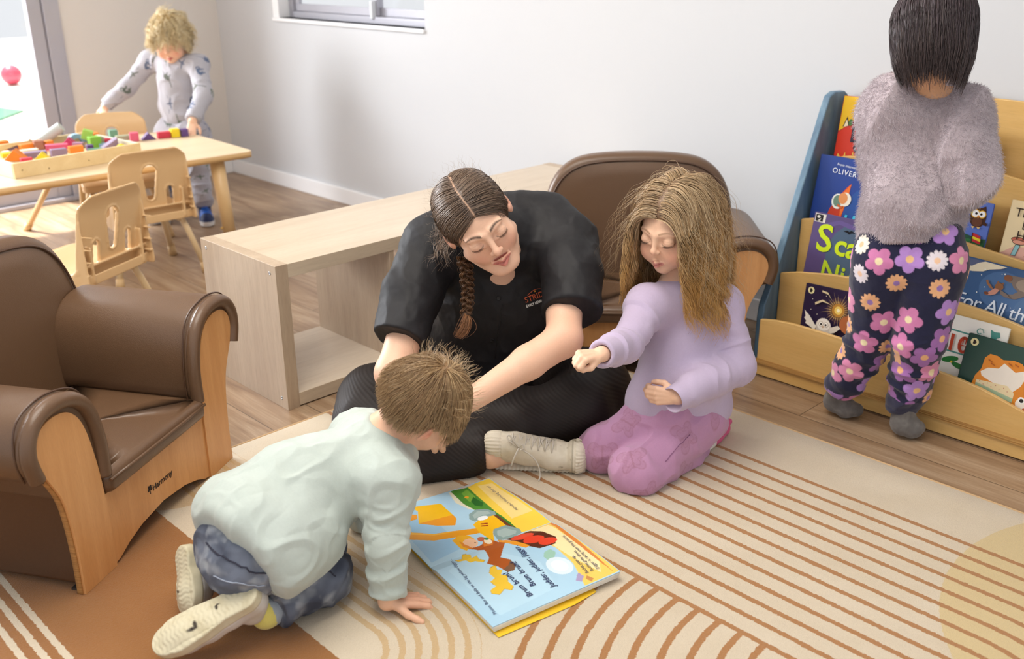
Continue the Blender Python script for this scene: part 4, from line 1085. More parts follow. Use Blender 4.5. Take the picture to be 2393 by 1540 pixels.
    for nm, lo, hi in (('page', 0, .2375), ('page', .2375, 1)):
        keep = (fu >= lo-1e-6) & (fu <= hi+step); idx = -np.ones(len(fu), int); idx[keep] = np.arange(keep.sum())
        Fk = idx[F]; Fk = Fk[(Fk >= 0).all(1)]
        o = mesh_np(nm, np.stack([fu, fv, Z+.0010], 1)[keep], Fk, print_mat, t, C[keep])
        m = o.modifiers.new('thick', 'SOLIDIFY'); m.thickness = .0012; m.offset = -1
        if lo == 0: pg = o
    navy = ink('#25305c')
    def T(s, u, wv, size, rot=0, u1=None, dark=navy, **kw):
        z = max(zf(u, -wv*K if False else -wv), zf(min(u+.05, .49), -wv))+.0022
        text_mesh('text', s, size, dark, pg, Matrix.Translation((u, -wv, z)) @ Matrix.Rotation(math.radians(rot), 4, 'Z'), extrude=.00005, **kw)
    T('Moose, Ben and Bella on the big yellow digger...', .026, .026, .0100, -5.4, spacing=1.05)
    T('Brum brum!', .034, .115, .0175, 0, spacing=1.08, bold=.0002); T('Brum brum!', .057, .138, .0175, -7, spacing=1.08, bold=.0002)
    T('Judder, judder, jigger.', .032, .168, .0175, -6, spacing=1.06, bold=.0002)
    T('Bucket goes up.', .030, .248, .0105, -9); T('Bucket goes down.', .031, .261, .0105, -9); T('Digger is racing over the ground.', .030, .275, .0105, -5)
    T("Hi! who's that racing after us?", .322, .273, .0105, 0)
    return t
make_open_book()

# ---- tray of blocks on the table
def make_tray():
    L, Wd, H = .515, .425, .056
    a = math.atan2(1.736-1.226, -3.913+3.857)
    ply2 = wood('raw_birch_ply', '#d9bd8a', '#e6cf9f', (10, 1, 10), 1.5, .55, fine=.2)
    ply3 = wood('raw_birch_edge', '#d8cbb4', '#e7dfcd', (10, 2, 10), 1.5, .6, fine=.1)
    # local: x along the near wall, y pointing away from the camera side
    t = empty('block_tray', (-3.858, 1.226, .4205), a, 'shallow plywood tray full of coloured wooden blocks on the table', 'tray')
    MB().box((0, 0, 0), (L, .012, H)).build('long_side', ply2, t, bevel=.001)
    b = MB(); zs = H
    b.box((0, Wd-.012, 0), (.13, Wd, zs)).box((.385, Wd-.012, 0), (L, Wd, zs)).box((.13, Wd-.012, 0), (.385, Wd, .024))
    n = 16
    arch = [(.13+.255*k/n, .024+.024*math.sin(PI*k/n)) for k in range(n+1)]
    b.prism([(.13, zs)]+[(x, z) for x, z in arch]+[(.385, zs)], Wd-.012, Wd, 'y')
    b.build('long_side', ply2, t)
    for x in (0, L-.012):
        MB().box((x-.0005, .012, 0), (x+.0125, Wd-.012, H)).build('short_side', ply3, t, bevel=.001)
    MB().box((.012, .012, 0), (L-.012, Wd-.012, .024)).build('base', ply2, t)
    s = MB()
    for (x, z) in ((.03, .028), (.13, .018), (.29, .022), (.43, .022)):
        s.lathe([(.0003, 0), (.0028, 0), (.0028, .0004), (.0003, .0004)], 10, Matrix.Translation((x, -.0002, z)) @ Matrix.Rotation(PI/2, 4, 'X'))
    s.build('screw', plain('screw_dark', '#7a5f3c', .5), t)
make_tray()
def blk(shape, s):
    b = MB()
    if shape == 'cube': b.box((-s/2, -s/2, 0), (s/2, s/2, s)); d = 'cube'
    elif shape == 'plank': b.box((-s, -s/2.2, 0), (s, s/2.2, s*.5))
    elif shape == 'brick': b.box((-s, -s/2, 0), (s, s/2, s))
    elif shape == 'tri': b.prism([(-s*.9, 0), (s*.9, 0), (0, s*.9)], -s/2, s/2, 'y')
    elif shape == 'rtri': b.prism([(-s*.9, 0), (s*.9, 0), (s*.9, s)], -s/2, s/2, 'y')
    elif shape == 'cyl': b.lathe([(.0004, -s), (s*.42, -s), (s*.42, s), (.0004, s)], 24, Matrix.Translation((0, 0, s*.42)) @ Matrix.Rotation(PI/2, 4, 'Y'))
    elif shape == 'half': b.prism([(s*math.cos(math.radians(q)), s*math.sin(math.radians(q))) for q in range(0, 181, 15)], -s/2.4, s/2.4, 'y')
    elif shape == 'arch':
        o = [(s*1.1*math.cos(math.radians(q)), s*1.1*math.sin(math.radians(q))) for q in range(0, 181, 12)]
        i = [(s*.55*math.cos(math.radians(q)), s*.55*math.sin(math.radians(q))) for q in range(180, -1, -12)]
        for k in range(len(o)-1): b.prism([o[k], o[k+1], i[len(i)-2-k], i[len(i)-1-k]], -s/2.4, s/2.4, 'y')
    return b
BC = dict(orange='#e8862c', red='#c8324a', pink='#d85a7c', magenta='#c8386a', purple='#5c3f7c', lilac='#8a7590', teal='#6f9c86', sage='#a3a78c', green='#7fb83c', lime='#a4cf5c', yellow='#e8cc20', sky='#8fb4d0', navy='#2f3a5c', tan='#b09a78', brown='#a8745c', pale='#c3cbc8', cream='#e4dcc0', mauve='#b48aa8')
BL_ = [ # colour, shape, size, x, y, lift, rot z, tilt, label
 ('teal', 'cube', .034, -4.424, 1.846, 0, 80, 0, 'teal cube block, first of the row on the table beside the tray'),
 ('sage', 'plank', .034, -4.352, 1.862, 0, 78, 0, 'grey green flat block lying in the row between teal and pink blocks'),
 ('pink', 'cube', .036, -4.278, 1.876, 0, 70, 0, 'pink cube block in the row beside the purple triangle'),
 ('purple', 'tri', .034, -4.270, 1.935, 0, 76, 0, 'purple triangular block standing in the row on the table'),
 ('red', 'brick', .027, -4.250, 1.998, 0, 80, 0, 'red brick block in the row beside the yellow block'),
 ('yellow', 'cube', .036, -4.236, 2.044, 0, 80, 0, 'yellow cube block in the row beside the hand'),
 ('purple', 'cube', .032, -4.224, 2.082, 0, 80, 0, 'dark purple block under the fingers of the toddler'),
 ('orange', 'brick', .032, -4.335, 1.335, .0, 90, 0, 'orange block in the tray corner at the photo edge'),
 ('lilac', 'brick', .024, -4.315, 1.392, 0, 95, 0, 'grey lilac brick in the tray next to the orange block'),
 ('tan', 'tri', .036, -4.325, 1.452, .0, 88, 0, 'tan triangle standing up in the tray'),
 ('orange', 'brick', .022, -4.262, 1.418, 0, 95, 0, 'small orange brick in front of the tan triangle'),
 ('brown', 'cube', .030, -4.250, 1.462, 0, 80, 0, 'brown pink cube in the middle of the tray'),
 ('orange', 'cube', .026, -4.240, 1.497, 0, 100, 0, 'orange cube beside the pale cylinder'),
 ('lilac', 'rtri', .036, -4.375, 1.512, 0, 88, 0, 'grey purple wedge at the back of the tray'),
 ('pale', 'cyl', .042, -4.290, 1.546, .016, 62, -32, 'pale blue cylinder sticking up out of the tray'),
 ('magenta', 'tri', .036, -4.215, 1.572, 0, 60, 0, 'crimson triangular roof block in the tray'),
 ('sky', 'arch', .028, -4.285, 1.628, 0, 85, 0, 'light blue arch block at the back of the tray'),
 ('mauve', 'brick', .018, -4.165, 1.590, 0, 40, 0, 'pale pink block below the roof block'),
 ('lime', 'cube', .032, -4.205, 1.640, .016, 60, 20, 'lime green block tipped over the other blocks'),
 ('green', 'cube', .036, -4.125, 1.640, 0, 84, 0, 'bright green cube near the right end of the tray'),
 ('navy', 'brick', .018, -4.175, 1.652, 0, 75, 0, 'navy blue block under the green ones'),
 ('orange', 'cube', .030, -4.255, 1.690, 0, 100, 0, 'orange block in the far right corner of the tray'),
 ('sky', 'plank', .026, -4.100, 1.668, 0, 40, 0, 'light blue plank lying beside the green cube'),
 ('red', 'cube', .024, -4.125, 1.698, 0, 70, 0, 'small red cube in the right end of the tray'),
 ('lilac', 'rtri', .034, -4.035, 1.655, .004, 82, 0, 'purple wedge against the right end of the tray'),
 ('yellow', 'half', .020, -3.985, 1.690, .000, 80, 0, 'yellow half round block at the right end of the tray beside the purple wedge'),
 ('cream', 'plank', .030, -4.180, 1.395, .0, 84, 0, 'cream yellow plank lying flat in the tray'),
 ('yellow', 'plank', .026, -4.180, 1.325, .0, 84, 0, 'bright yellow plank below the orange block'),
 ('pink', 'plank', .034, -4.150, 1.497, .008, 70, 0, 'rose pink plank in front of the cylinder'),
 ('orange', 'brick', .022, -4.070, 1.540, 0, 84, 0, 'long orange brick along the near side of the tray'),
 ('purple', 'cube', .020, -4.065, 1.594, 0, 84, 0, 'small purple cube at the end of the orange brick'),
 ('lilac', 'brick', .024, -4.045, 1.462, 0, 84, 0, 'lilac brick along the near side of the tray'),
 ('lilac', 'plank', .034, -4.100, 1.392, 0, 80, 0, 'grey lilac plank with white top in the tray'),
 ('yellow', 'tri', .030, -4.010, 1.386, 0, 60, 0, 'yellow triangle by the near wall of the tray'),
 ('red', 'brick', .017, -4.000, 1.322, 0, 84, 0, 'small red brick in the near corner of the tray'),
 ('orange', 'tri', .040, -4.085, 1.315, 0, 55, 0, 'large pale orange triangle in the near corner of the tray'),
 ('sage', 'half', .026, -4.185, 1.690, 0, 60, 0, 'sage green half round block at the right of the tray'),
 ('teal', 'plank', .022, -4.030, 1.600, 0, 70, 0, 'teal plank between the orange brick and the wedge'),
]
def make_blocks():
    mats = {k: plain('painted_wood_'+k, v, .45, .06, 40, .05, 200) for k, v in BC.items()}
    for (c, sh, s, x, y, lift, rz, tilt, lab) in BL_:
        in_tray = y < 1.80
        z = .4208 if not in_tray else .4452
        s *= 1.0 if not in_tray else 1.22
        o = blk(sh, s).build('toy_block', mats[c], bevel=.0012, seg=1)
        o.location = (x, y, z+lift+abs(math.sin(math.radians(tilt)))*s*.5)
        o.rotation_euler = (0, math.radians(tilt), math.radians(rz))
        tag(o, lab, 'toy block', 'coloured wooden blocks in the tray' if in_tray else 'row of coloured blocks on the table')
make_blocks()

# ================================================================ PEOPLE: anatomy helpers
_cR = np.array(Matrix.Rotation(7.99043272e-01, 3, 'Z') @ Matrix.Rotation(1.20264475e+00, 3, 'X') @ Matrix.Rotation(-8.79245806e-03, 3, 'Z'))
def at(x, y, D):
    """point seen at (x, y) of the 2393x1540 frame, D metres into the room"""
    return V3(0, 0, 1.21)+_cR@V3((x-1196.5)/2338.07*D, -(y-770)/2338.07*D, -D)
def cam_dir(r, u, t):
    """unit vector: r to the viewer's right, u up in the picture, t towards the viewer"""
    return unit(_cR@V3(r, u, t))
def frame(F, U):
    F = unit(F); U = unit(U-F*(U@F)); return np.stack([np.cross(F, U), F, U], 1)
class Head:
    def __init__(s, c, F, U, sc, child):
        s.c = np.asarray(c, float); s.M = frame(F, U); s.s = sc; s.child = child
        s.hc = V3(0, -.014, .032); s.hr = V3(.076, .094, .084) if not child else V3(.078, .094, .084)
    def P(s, x, y, z): return s.c+s.M@(V3(x, y, z)*s.s)
    def L(s, P): return (np.asarray(P)-s.c)@s.M/s.s
def head(S, H, smile=0.0, mouth_open=.003, k=.012):
    s = H.s; P = H.P; M = H.M; ch = H.child
    E = lambda c, r, k_=k, sub=False, R=None: S.ell(P(*c), V3(*r)*s, M if R is None else M@R, k_*s, sub)
    E((0, -.014, .032), (.072, .090, .079))
    E((0, .022, .012), (.062, .066, .070))
    if ch:
        E((0, .034, -.036), (.054, .050, .058), .02); E((0, .062, -.082), (.018, .016, .014), .024)
        for sx in (-1, 1): E((sx*.035, .050, -.042), (.029, .031, .030), .02)
        jaw = -.070
    else:
        E((0, .030, -.036), (.053, .052, .070), .02); E((0, .066, -.094), (.020, .017, .015), .024)
        for sx in (-1, 1):
            E((sx*.036, .054, -.030), (.024, .022, .026), .02)
            S.cap(P(sx*.050, .0, -.056), P(sx*.018, .060, -.092), .019*s, .016*s, .02*s)
        jaw = -.078
    for sx in (-1, 1):
        E((sx*.031, .096, .002), (.0165, .012, .0115), .012, True)                       # sockets
        E((sx*.031, .0755, .000), (.0145, .0145, .0125), .004)                          # lids over the eyes
        S.cap(P(sx*.013, .090-.005*ch, .0195), P(sx*.043, .0765-.004*ch, .0205), .0056*s, .0040*s, .014*s)  # brow
        S.cap(P(sx*.018, .0865, -.0085), P(sx*.042, .079, -.007), .003*s, .0025*s, .006*s)
    nz = .004 if not ch else -.003
    nr = 1.0 if not ch else .86; zt = -.026 if not ch else -.0225
    S.cap(P(0, .086, .012), P(0, .099+nz, zt+.006), .0070*s*nr, .0075*s*nr, .010*s)             # nose
    S.sph(P(0, .1015+nz, zt), .0090*s*nr, .006*s)
    for sx in (-1, 1):
        S.sph(P(sx*.0100*nr, .0950+nz*.6, zt-.0025), .0062*s*nr, .005*s)
        S.sph(P(sx*.0052, .0990+nz*.8, zt-.0092), .0026*s, .003*s, True)
    mz = -.061 if not ch else -.0585
    w_ = .0245 if not ch else .0165
    my = .0915 if not ch else .088
    for sx in (-1, 1):
        S.cap(P(0, my+.0035, mz+.0035+mouth_open*.5), P(sx*w_, my-.0115, mz+smile), .0048*s, .0022*s, .005*s)
        S.cap(P(0, my+.0025, mz-.0055-mouth_open), P(sx*w_*.9, my-.0115, mz-.001+smile), .0058*s, .0022*s, .005*s)
        S.cap(P(0, my+.006, mz-mouth_open*.3), P(sx*w_*.95, my-.0075, mz+smile*.9), .0011*s+mouth_open*.75, .0009*s, .0015*s, True)
        # ears
        R = np.array(Matrix.Rotation(sx*.42, 3, 'Z') @ Matrix.Rotation(-.22, 3, 'X'))
        E((sx*.077, -.010, -.004), (.0055, .0165, .0285), .006, False, R)
        E((sx*.081, -.005, .000), (.0050, .0095, .018), .004, True, R)
        E((sx*.076, -.003, -.012), (.0055, .009, .010), .004, False, R)
    return S
def neck(S, H, base, r):
    S.cap(H.P(0, -.022, -.045), base, r*1.0, r*1.1, .02)
def paint_head(V, C, H, skin, lip, blush=.5, lash='#3a2a22', brow='#4a372b', brow_w=1.0):
    """skin tints: lips, blush, lash line, brows; shade painted into lip gap and lid fold"""
    L = H.L(V); x, y, z = L[:, 0], L[:, 1], L[:, 2]; ax = np.abs(x); ch = H.child
    near = (np.linalg.norm(L, axis=1) < .16)
    def g(cx, cy, cz, r): return np.exp(-((ax-cx)**2+(y-cy)**2+(z-cz)**2)/(r*r))*near
    C = blend(C, g(.040, .078, -.036, .024)*blush*.55, '#e08a74'); C = blend(C, g(0, .112, -.030, .014)*blush*.5, '#de8c78')
    C = blend(C, g(.080, -.010, -.002, .026)*blush*.7, '#dd8070')
    mz = -.061 if not ch else -.0585; w_ = .0245 if not ch else .0165
    up = ((z-(mz-.001))/(.0086 if not ch else .0066))**2+(ax/(w_+.0005))**2
    C = blend(C, np.clip((1.05-up)*4, 0, 1)*(y > .07)*near, lip)
    C = blend(C, np.clip((1-((z-mz+.0005)/.0014)**2-(ax/(w_*.9))**2)*3, 0, 1)*(ax < w_*.68)*(y > .07)*near*.6, '#8a4a42')  # shade between the lips painted as a dark line
    zl = -.0075+.0035*((ax-.031)/.013)**2*1.0
    C = blend(C, np.clip(1-np.abs(z-zl)/.0016, 0, 1)*(np.abs(ax-.031) < .0145)*(y > .06)*near*.85, lash)
    zc = .0065-.004*((ax-.031)/.013)**2
    C = blend(C, np.clip(1-np.abs(z-zc)/.0011, 0, 1)*(np.abs(ax-.031) < .013)*(y > .06)*near*.25, '#8c5a48')  # shade of the eyelid fold painted as a thin brown line
    zb = .0225+.004*np.sin((ax-.012)/.036*PI)-.0015*(ax-.012)/.036
    wd = .0030*brow_w*np.clip(1.1-(ax-.012)/.045, .35, 1)
    C = blend(C, np.clip(1.3-np.abs(z-zb)/wd, 0, 1)*(ax > .011)*(ax < .049)*(y > .045)*near*(.92 if not ch else .7), brow)
    return C
def lashes(H, parent, loc, colr, up=0):
    """small curved lashes along both closed lids, and brow hairs"""
    for sx in (-1, 1):
        P = []
        for i in range(26):
            q = i/25; x = .0185+.026*q; zl = -.0072+.0034*((x-.031)/.013)**2; y0 = .0868-.0085*((x-.029)/.015)**2
            a = H.P(sx*x, y0, zl); b = H.P(sx*(x+.0015*(q-.35)), y0+.0035, zl-.0022); c = H.P(sx*(x+.003*(q-.35)), y0+.0062, zl-.0030)
            P.append([a, b, c])
        V, F, C = tubes(np.array(P)-loc, np.array([[.00042, .00035, .00012]]*len(P))*H.s, np.tile(srgb(colr), (len(P), 1)))
        mesh_np('eyelashes', V, F, hair_mat, parent, C)
def hand(S, w_, d, n, side, size, curls, spread=.0, thumb=(.62, .70, -.25), tcurl=25, k=.003):
    """palm and five separate fingers; n points out of the back of the hand, side=+1 puts the thumb on d x n"""
    w_ = np.asarray(w_, float); d = unit(d); n = unit(n-d*(np.asarray(n)@d)); l = np.cross(d, n)*side
    offs = [.155, .052, -.052, -.150]; kl = [.49, .515, .495, .45]; fl = [.42, .47, .435, .34]
    K = []
    for i in range(4):
        kn = w_+d*kl[i]*size+l*offs[i]*size-n*(.012*abs(i-1.3))*size
        S.cap(w_+l*offs[i]*.55*size+d*.03*size, kn, .088*size, .072*size, .012*size+.002)
        K.append(kn)
    tips = []
    for i in range(4):
        c = curls[i]; p = K[i]; r = (.066, .068, .065, .057)[i]*size; a = 0
        dd0 = unit(d+l*spread*(1.5-i)*.5)
        for j, (f_, b_) in enumerate(zip((.45, .30, .25), c)):
            a += b_; dd = dd0*math.cos(math.radians(a))-n*math.sin(math.radians(a))
            q = p+dd*fl[i]*f_*size
            S.cap(p, q, r*(1-.10*j), r*(1-.10*(j+1)), k)
            p = q
        tips.append(p)
    b = w_+d*.12*size+l*.13*size-n*.03*size
    t0 = unit(d*thumb[0]+l*thumb[1]+n*thumb[2]); m = b+t0*.27*size
    t1 = unit(t0+(-l*math.sin(math.radians(tcurl))+d*.3)); e = m+t1*.17*size; t2 = unit(t1-l*.35*math.sin(math.radians(tcurl)))
    S.cap(b, m, .085*size, .070*size, .008); S.cap(m, e, .070*size, .064*size, k); S.cap(e, e+t2*.10*size, .064*size, .052*size, k)
    return K, tips
hair_mat = vcol('hair', .42, .0, 300, spec=.55)
skin_mat = vcol('skin', .48, .06, 900, spec=.35, sss=.10)
cloth_mat = vcol('knit_cloth', .85, .35, 900, sheen=.25, spec=.15)
denim_mat = vcol('denim_cloth', .85, .5, 1400, spec=.2)
crepe_mat = vcol('black_crepe_cloth', .62, .3, 800, spec=.35)
rubber_mat = vcol('rubber_shoe', .5, .15, 500, spec=.35)
def grow(H, n, mask, field, L, steps, rng_, off=(.02, .10), inertia=.6, wave=0, wl=.03, extra=(), stiff0=None, roots=None):
    """strands rooted on the scalp, guided by field(p, t) in head space, kept outside the skull"""
    if roots is None:
        pts = []
        while sum(len(p) for p in pts) < n:
            q = rng_.normal(size=(n*2, 3)); q /= np.linalg.norm(q, axis=1, keepdims=True)
            p = H.hc+q*H.hr; pts.append(p[mask(p)])
        p = np.concatenate(pts)[:n]
    else: p = roots.copy(); n = len(p)
    of = rng_.uniform(off[0], off[1], n); Ls = L(p) if callable(L) else (L if np.ndim(L) else np.full(n, L))
    Ls = Ls*rng_.uniform(.82, 1.1, n); d = (p-H.hc)/H.hr; d /= np.linalg.norm(d, axis=1, keepdims=True)
    p = H.hc+(p-H.hc)*(1+of*.6)[:, None]; out = [p.copy()]; cl = fbm(p*26+3, 2)*4.5
    ph = np.stack([cl+rng_.uniform(-.3, .3, n), cl*1.3+1+rng_.uniform(-.3, .3, n)], 1); fr = 1+.14*vnoise(p*22+9)+rng_.uniform(-.015, .015, n)
    f0 = field(p, 0.0); d = unit_rows(d*.25+f0)
    for s_ in range(1, steps):
        t = s_/(steps-1); f = field(p, t); d = unit_rows(d*inertia+f*(1-inertia))
        p = p+d*(Ls/steps)[:, None]
        q = (p-H.hc)/H.hr; m = np.linalg.norm(q, axis=1); lift = 1+of*min(1, t*2.5+.62); b = m < lift
        p[b] = H.hc+H.hr*q[b]/m[b, None]*lift[b, None]
        W = H.c+(p*H.s)@H.M.T
        for (c, r) in extra:
            dv = W-c; mm = np.linalg.norm(dv, axis=1); b = mm < r
            W[b] = c+dv[b]/mm[b, None]*r
        p = (W-H.c)@H.M/H.s
        out.append(p.copy())
    Q = np.stack(out, 1)
    if wave:
        T = np.gradient(Q, axis=1); A = np.cross(T, [0, 0, 1.0]); A /= np.maximum(np.linalg.norm(A, axis=2, keepdims=True), 1e-6); B = np.cross(T, A); B /= np.maximum(np.linalg.norm(B, axis=2, keepdims=True), 1e-6)
        tt = np.linspace(0, 1, steps)[None]*Ls[:, None]*2*PI/wl*fr[:, None]
        amp = wave*np.clip(np.linspace(0, 1, steps)*2.2-.25, 0, 1)[None]
        Q = Q+A*(np.sin(tt+ph[:, :1])*amp)[..., None]+B*(np.cos(tt*.9+ph[:, 1:])*amp*.7)[..., None]
    return H.c+(Q*H.s)@H.M.T
def unit_rows(a): return a/np.maximum(np.linalg.norm(a, axis=1, keepdims=True), 1e-9)
def strand_mesh(name, Q, r, cols, parent, loc, rng_, tipc=None, seg=3, mat=None):
    n, k, _ = Q.shape
    rad = r*np.clip(np.linspace(1.15, .25, k), 0, 1)[None]*rng_.uniform(.7, 1.25, (n, 1))
    cs = np.array([srgb(c) for c in cols]); w_ = rng_.dirichlet(np.ones(len(cols))*.9, n); C = w_@cs
    if tipc is not None:
        t = np.clip(np.linspace(-.4, 1.15, k), 0, 1)[None, :, None]; C = C[:, None, :]*(1-t)+np.array(srgb(tipc))*t
    V, F, CC = tubes(Q-loc, rad, C, seg)
    return mesh_np(name, V, F, mat or hair_mat, parent, CC)
def cap_sdf(S, H, th, cz, ky=.72, extra=None):
    """hair mass hugging the skull, ending at the hairline plane"""
    hr = H.hr+th
    def f(P):
        L = H.L(P); q = L-H.hc; k0 = np.linalg.norm(q/hr, axis=1); k1 = np.linalg.norm(q/(hr*hr), axis=1)
        e = k0*(k0-1)/np.maximum(k1, 1e-9); pl = -(L[:, 2]-ky*L[:, 1]+cz)*.8
        h = np.clip(.5+.5*(e-pl)/.008, 0, 1)
        return (np.maximum(e, pl)+.002*h*(1-h)*4)*H.s
    S.fn(f, H.P(*H.hc), .13*H.s, .004)
def wrinkle(V, F, amp, freq, seed=0, stretch=(1, 1, 1), M=None, mask=None, o=3):
    N_ = normals(V, F); Q = V if M is None else V@M
    d = fbm(Q*np.asarray(stretch)*freq+seed, o)
    r_ = ridge(Q*np.asarray(stretch)*freq*.8+seed+31.7)
    a = amp*(d*.6+(r_-.3)*.7)
    if mask is not None: a = a*mask
    return V+N_*a[:, None]
def nearest(P, pts):
    """index of the nearest of pts for each row of P, and the distance"""
    best = np.full(len(P), 1e9); idx = np.zeros(len(P), int)
    for i, q in enumerate(pts):
        d = np.linalg.norm(P-q, axis=1); m = d < best; best[m] = d[m]; idx[m] = i
    return idx, best
def decals(V, N_, C, n, R, paintf, rng_, seeds=None):
    """scatter printed motifs over a surface: paintf(u, v, k, C) colours the verts near each motif"""
    if seeds is None:
        cand = rng_.permutation(len(V)); seeds = []
        for i in cand[:6000]:
            if all(np.linalg.norm(V[i]-V[j]) > R*1.72 for j in seeds): seeds.append(i)
            if len(seeds) >= n: break
    for k, i in enumerate(seeds):
        c, nn = V[i], N_[i]; d = V-c; m = (np.abs(d).max(1) < R*1.3) & (N_@nn > .15)
        if not m.any(): continue
        a = rng_.uniform(0, 2*PI); t1 = unit(np.cross(nn, V3(.3, .5, .8))); t2 = np.cross(nn, t1)
        u, v = d[m]@t1, d[m]@t2; u, v = u*math.cos(a)-v*math.sin(a), u*math.sin(a)+v*math.cos(a)
        C[m] = paintf(u/R, v/R, k, C[m])
    return C
def finish(name, S, h, mat, parent, loc, colf, wr=None, smooth=1):
    V, F = S.mesh(h, smooth)
    if wr: V = wr(V, F)
    C = colf(V, normals(V, F)) if callable(colf) else fill(V, colf)
    return mesh_np(name, V-loc, F, mat, parent, C)
def floor_cut(S, z=.0085, c=(0, 0), size=1.2):
    S.box((c[0], c[1], z-.5), (size, size, .5), k=.004, sub=True)
SKIN = '#e8b798'

# ---------------------------------------------------------------- adult sitting cross-legged
def make_adult():
    r_ = np.random.default_rng(11)
    loc = V3(-1.90, 1.75, 0)
    root = empty('person', loc, 0, 'woman with brown braid in black shirt and trousers sitting cross-legged on the rug', 'person')
    H = Head(at(1118, 520, 2.30), cam_dir(.30, -.52, .80), cam_dir(-.46, .66, .60), 1.03, False)
    nb = at(1170, 560, 2.47)
    sr, sl = at(1015, 575, 2.50), at(1318, 570, 2.50)
    er, wr = at(918, 872, 2.36), at(958, 925, 2.30)
    el, wl = at(1318, 792, 2.31), at(1092, 940, 2.22)
    pel = at(1140, 860, 2.84)
    # --- body: one continuous skin surface
    S = Sdf(); head(S, H, smile=.002, mouth_open=.0025); neck(S, H, nb, .045)
    S.ell(at(1165, 650, 2.60), (.15, .09, .17), frame(cam_dir(0, -.2, 1), cam_dir(0, 1, .3)), .04)
    S.cap(nb, at(1150, 800, 2.76), .07, .12, .05); S.ell(pel, (.13, .11, .10), None, .05)
    for a, b, c in ((sr, er, wr), (sl, el, wl)):
        S.cap(nb-V3(0, 0, .02), a, .042, .045, .03)
        mid = a*.45+b*.55
        S.cap(a, mid, .045, .046, .03); S.cap(mid, b, .046, .040, .02)
        m2 = b*.62+c*.38
        S.cap(b, m2, .0405, .0385, .02); S.cap(m2, c, .038, .0255, .015)
    # hands folded together over the crossed shins
    hand(S, wr, cam_dir(.35, -.55, .1), cam_dir(.1, .4, .9), -1, .165, [(18, 30, 20)]*4)
    hand(S, wl, cam_dir(-.9, -.25, .1), cam_dir(0, .7, .6), 1, .172, [(12, 25, 15)]*4)
    # legs under the cloth and the ankle that shows
    kr, kl = at(872, 935, 2.66), at(1385, 905, 2.66)
    ank = at(1146, 1062, 2.435)
    S.cap(pel, kr, .07, .055, .04); S.cap(pel, kl, .07, .055, .04)
    S.cap(kr, ank, .050, .031, .02); S.cap(ank, at(1215, 1058, 2.45), .030, .022, .02)
    S.cap(kl, at(1110, 1000, 2.52), .05, .04, .02)
    def colf(V, N_):
        C = fill(V, '#e9bca0'); C = blend(C, fbm(V*30, 2)*.12+.1, '#f0c8ae')
        C = blend(C, np.exp(-np.linalg.norm(V-el, axis=1)**2/.002)*.35, '#e09a80')
        return paint_head(V, C, H, SKIN, '#c97c70', .55, brow='#3a271e', brow_w=1.2)
    body = finish('body', S, .0024, skin_mat, root, loc, colf)
    lashes(H, root, loc, '#2f211b')
    # --- shirt
    S = Sdf(); c1 = at(1172, 665, 2.60)
    Mt = frame(cam_dir(0, -.35, 1), cam_dir(.0, 1, .35))
    e1 = at(935, 790, 2.385); e2 = at(1336, 728, 2.36)
    S.cap(sr, at(965, 690, 2.44), .078, .072, .04); S.cap(at(965, 690, 2.44), e1, .072, .066, .02)
    S.cap(sl, at(1335, 640, 2.42), .082, .076, .04); S.cap(at(1335, 640, 2.42), e2, .076, .072, .02)
    d1 = unit(e1-sr); d2 = unit(e2-at(1335, 640, 2.42))
    S.cyl(e1+d1*.004, e1+d1*.12, .10, k=.004, sub=True); S.cyl(e2+d2*.004, e2+d2*.12, .10, k=.004, sub=True)
    S.ell(c1, (.175, .125, .20), Mt, .03); S.ell(at(1150, 800, 2.74), (.185, .15, .15), Mt, .06); S.ell(at(1135, 865, 2.78), (.20, .16, .10), Mt, .05)
    S.cap(sr, sl, .075, .075, .03); S.cap(at(1080, 520, 2.55), at(1280, 510, 2.55), .07, .07, .05)
    S.cap(nb+cam_dir(.25, .7, .6)*.020, nb, .066, .078, .03)
    # open neckline
    vt = at(1188, 700, 2.44)
    S.cap(nb+cam_dir(0, 0, 1)*.05, at(1180, 662, 2.42), .020, .010, .012, sub=True)
    S.cap(H.P(0, -.02, -.06), nb, .050, .046, .008, sub=True)
    def wrs(V, F):
        V = wrinkle(V, F, .0045, 11, 3, (1, 1, .6), o=2); V = wrinkle(V, F, .0030, 26, 8, (1.3, 1, .5), _cR)
        return V
    seam = None
    def cols(V, N_): return blend(fill(V, '#1b1a1d'), fbm(V*14, 2)*.3, '#232228')
    shirt = finish('shirt', S, .003, crepe_mat, root, loc, cols, wrs)
    # button placket, button and stitching
    tr = plain('black_trim', '#121114', .5, .02)
    Vv = np.array([v.co[:] for v in shirt.data.vertices])+loc; Nn = np.array([v.normal[:] for v in shirt.data.vertices])
    tv = unit(_cR[:, 2])
    def surf(px, py):
        """front-most shirt point seen at a given spot"""
        d = _cR@V3((px-1196.5)/2338.07, -(py-770)/2338.07, -1); d = d/np.linalg.norm(d); o = V3(0, 0, 1.21)
        w_ = Vv-o; tt = w_@d; per = np.linalg.norm(w_-tt[:, None]*d, axis=1); m = per < .006
        i = np.nonzero(m)[0]; i = i[np.argmin(tt[i])]; return Vv[i], Nn[i]
    b = MB()
    for py in (702, 800):
        p, n = surf(1163 if py < 750 else 1150, py); q = Vector(n).to_track_quat('Z', 'Y').to_matrix().to_4x4()
        b.lathe([(.0005, 0), (.0058, 0), (.0062, .0012), (.0045, .0018), (.0038, .0012), (.0005, .0012)], 16, Matrix.Translation(Vector(p-loc)) @ q)
    b.build('button', tr, shirt)
    pl = []
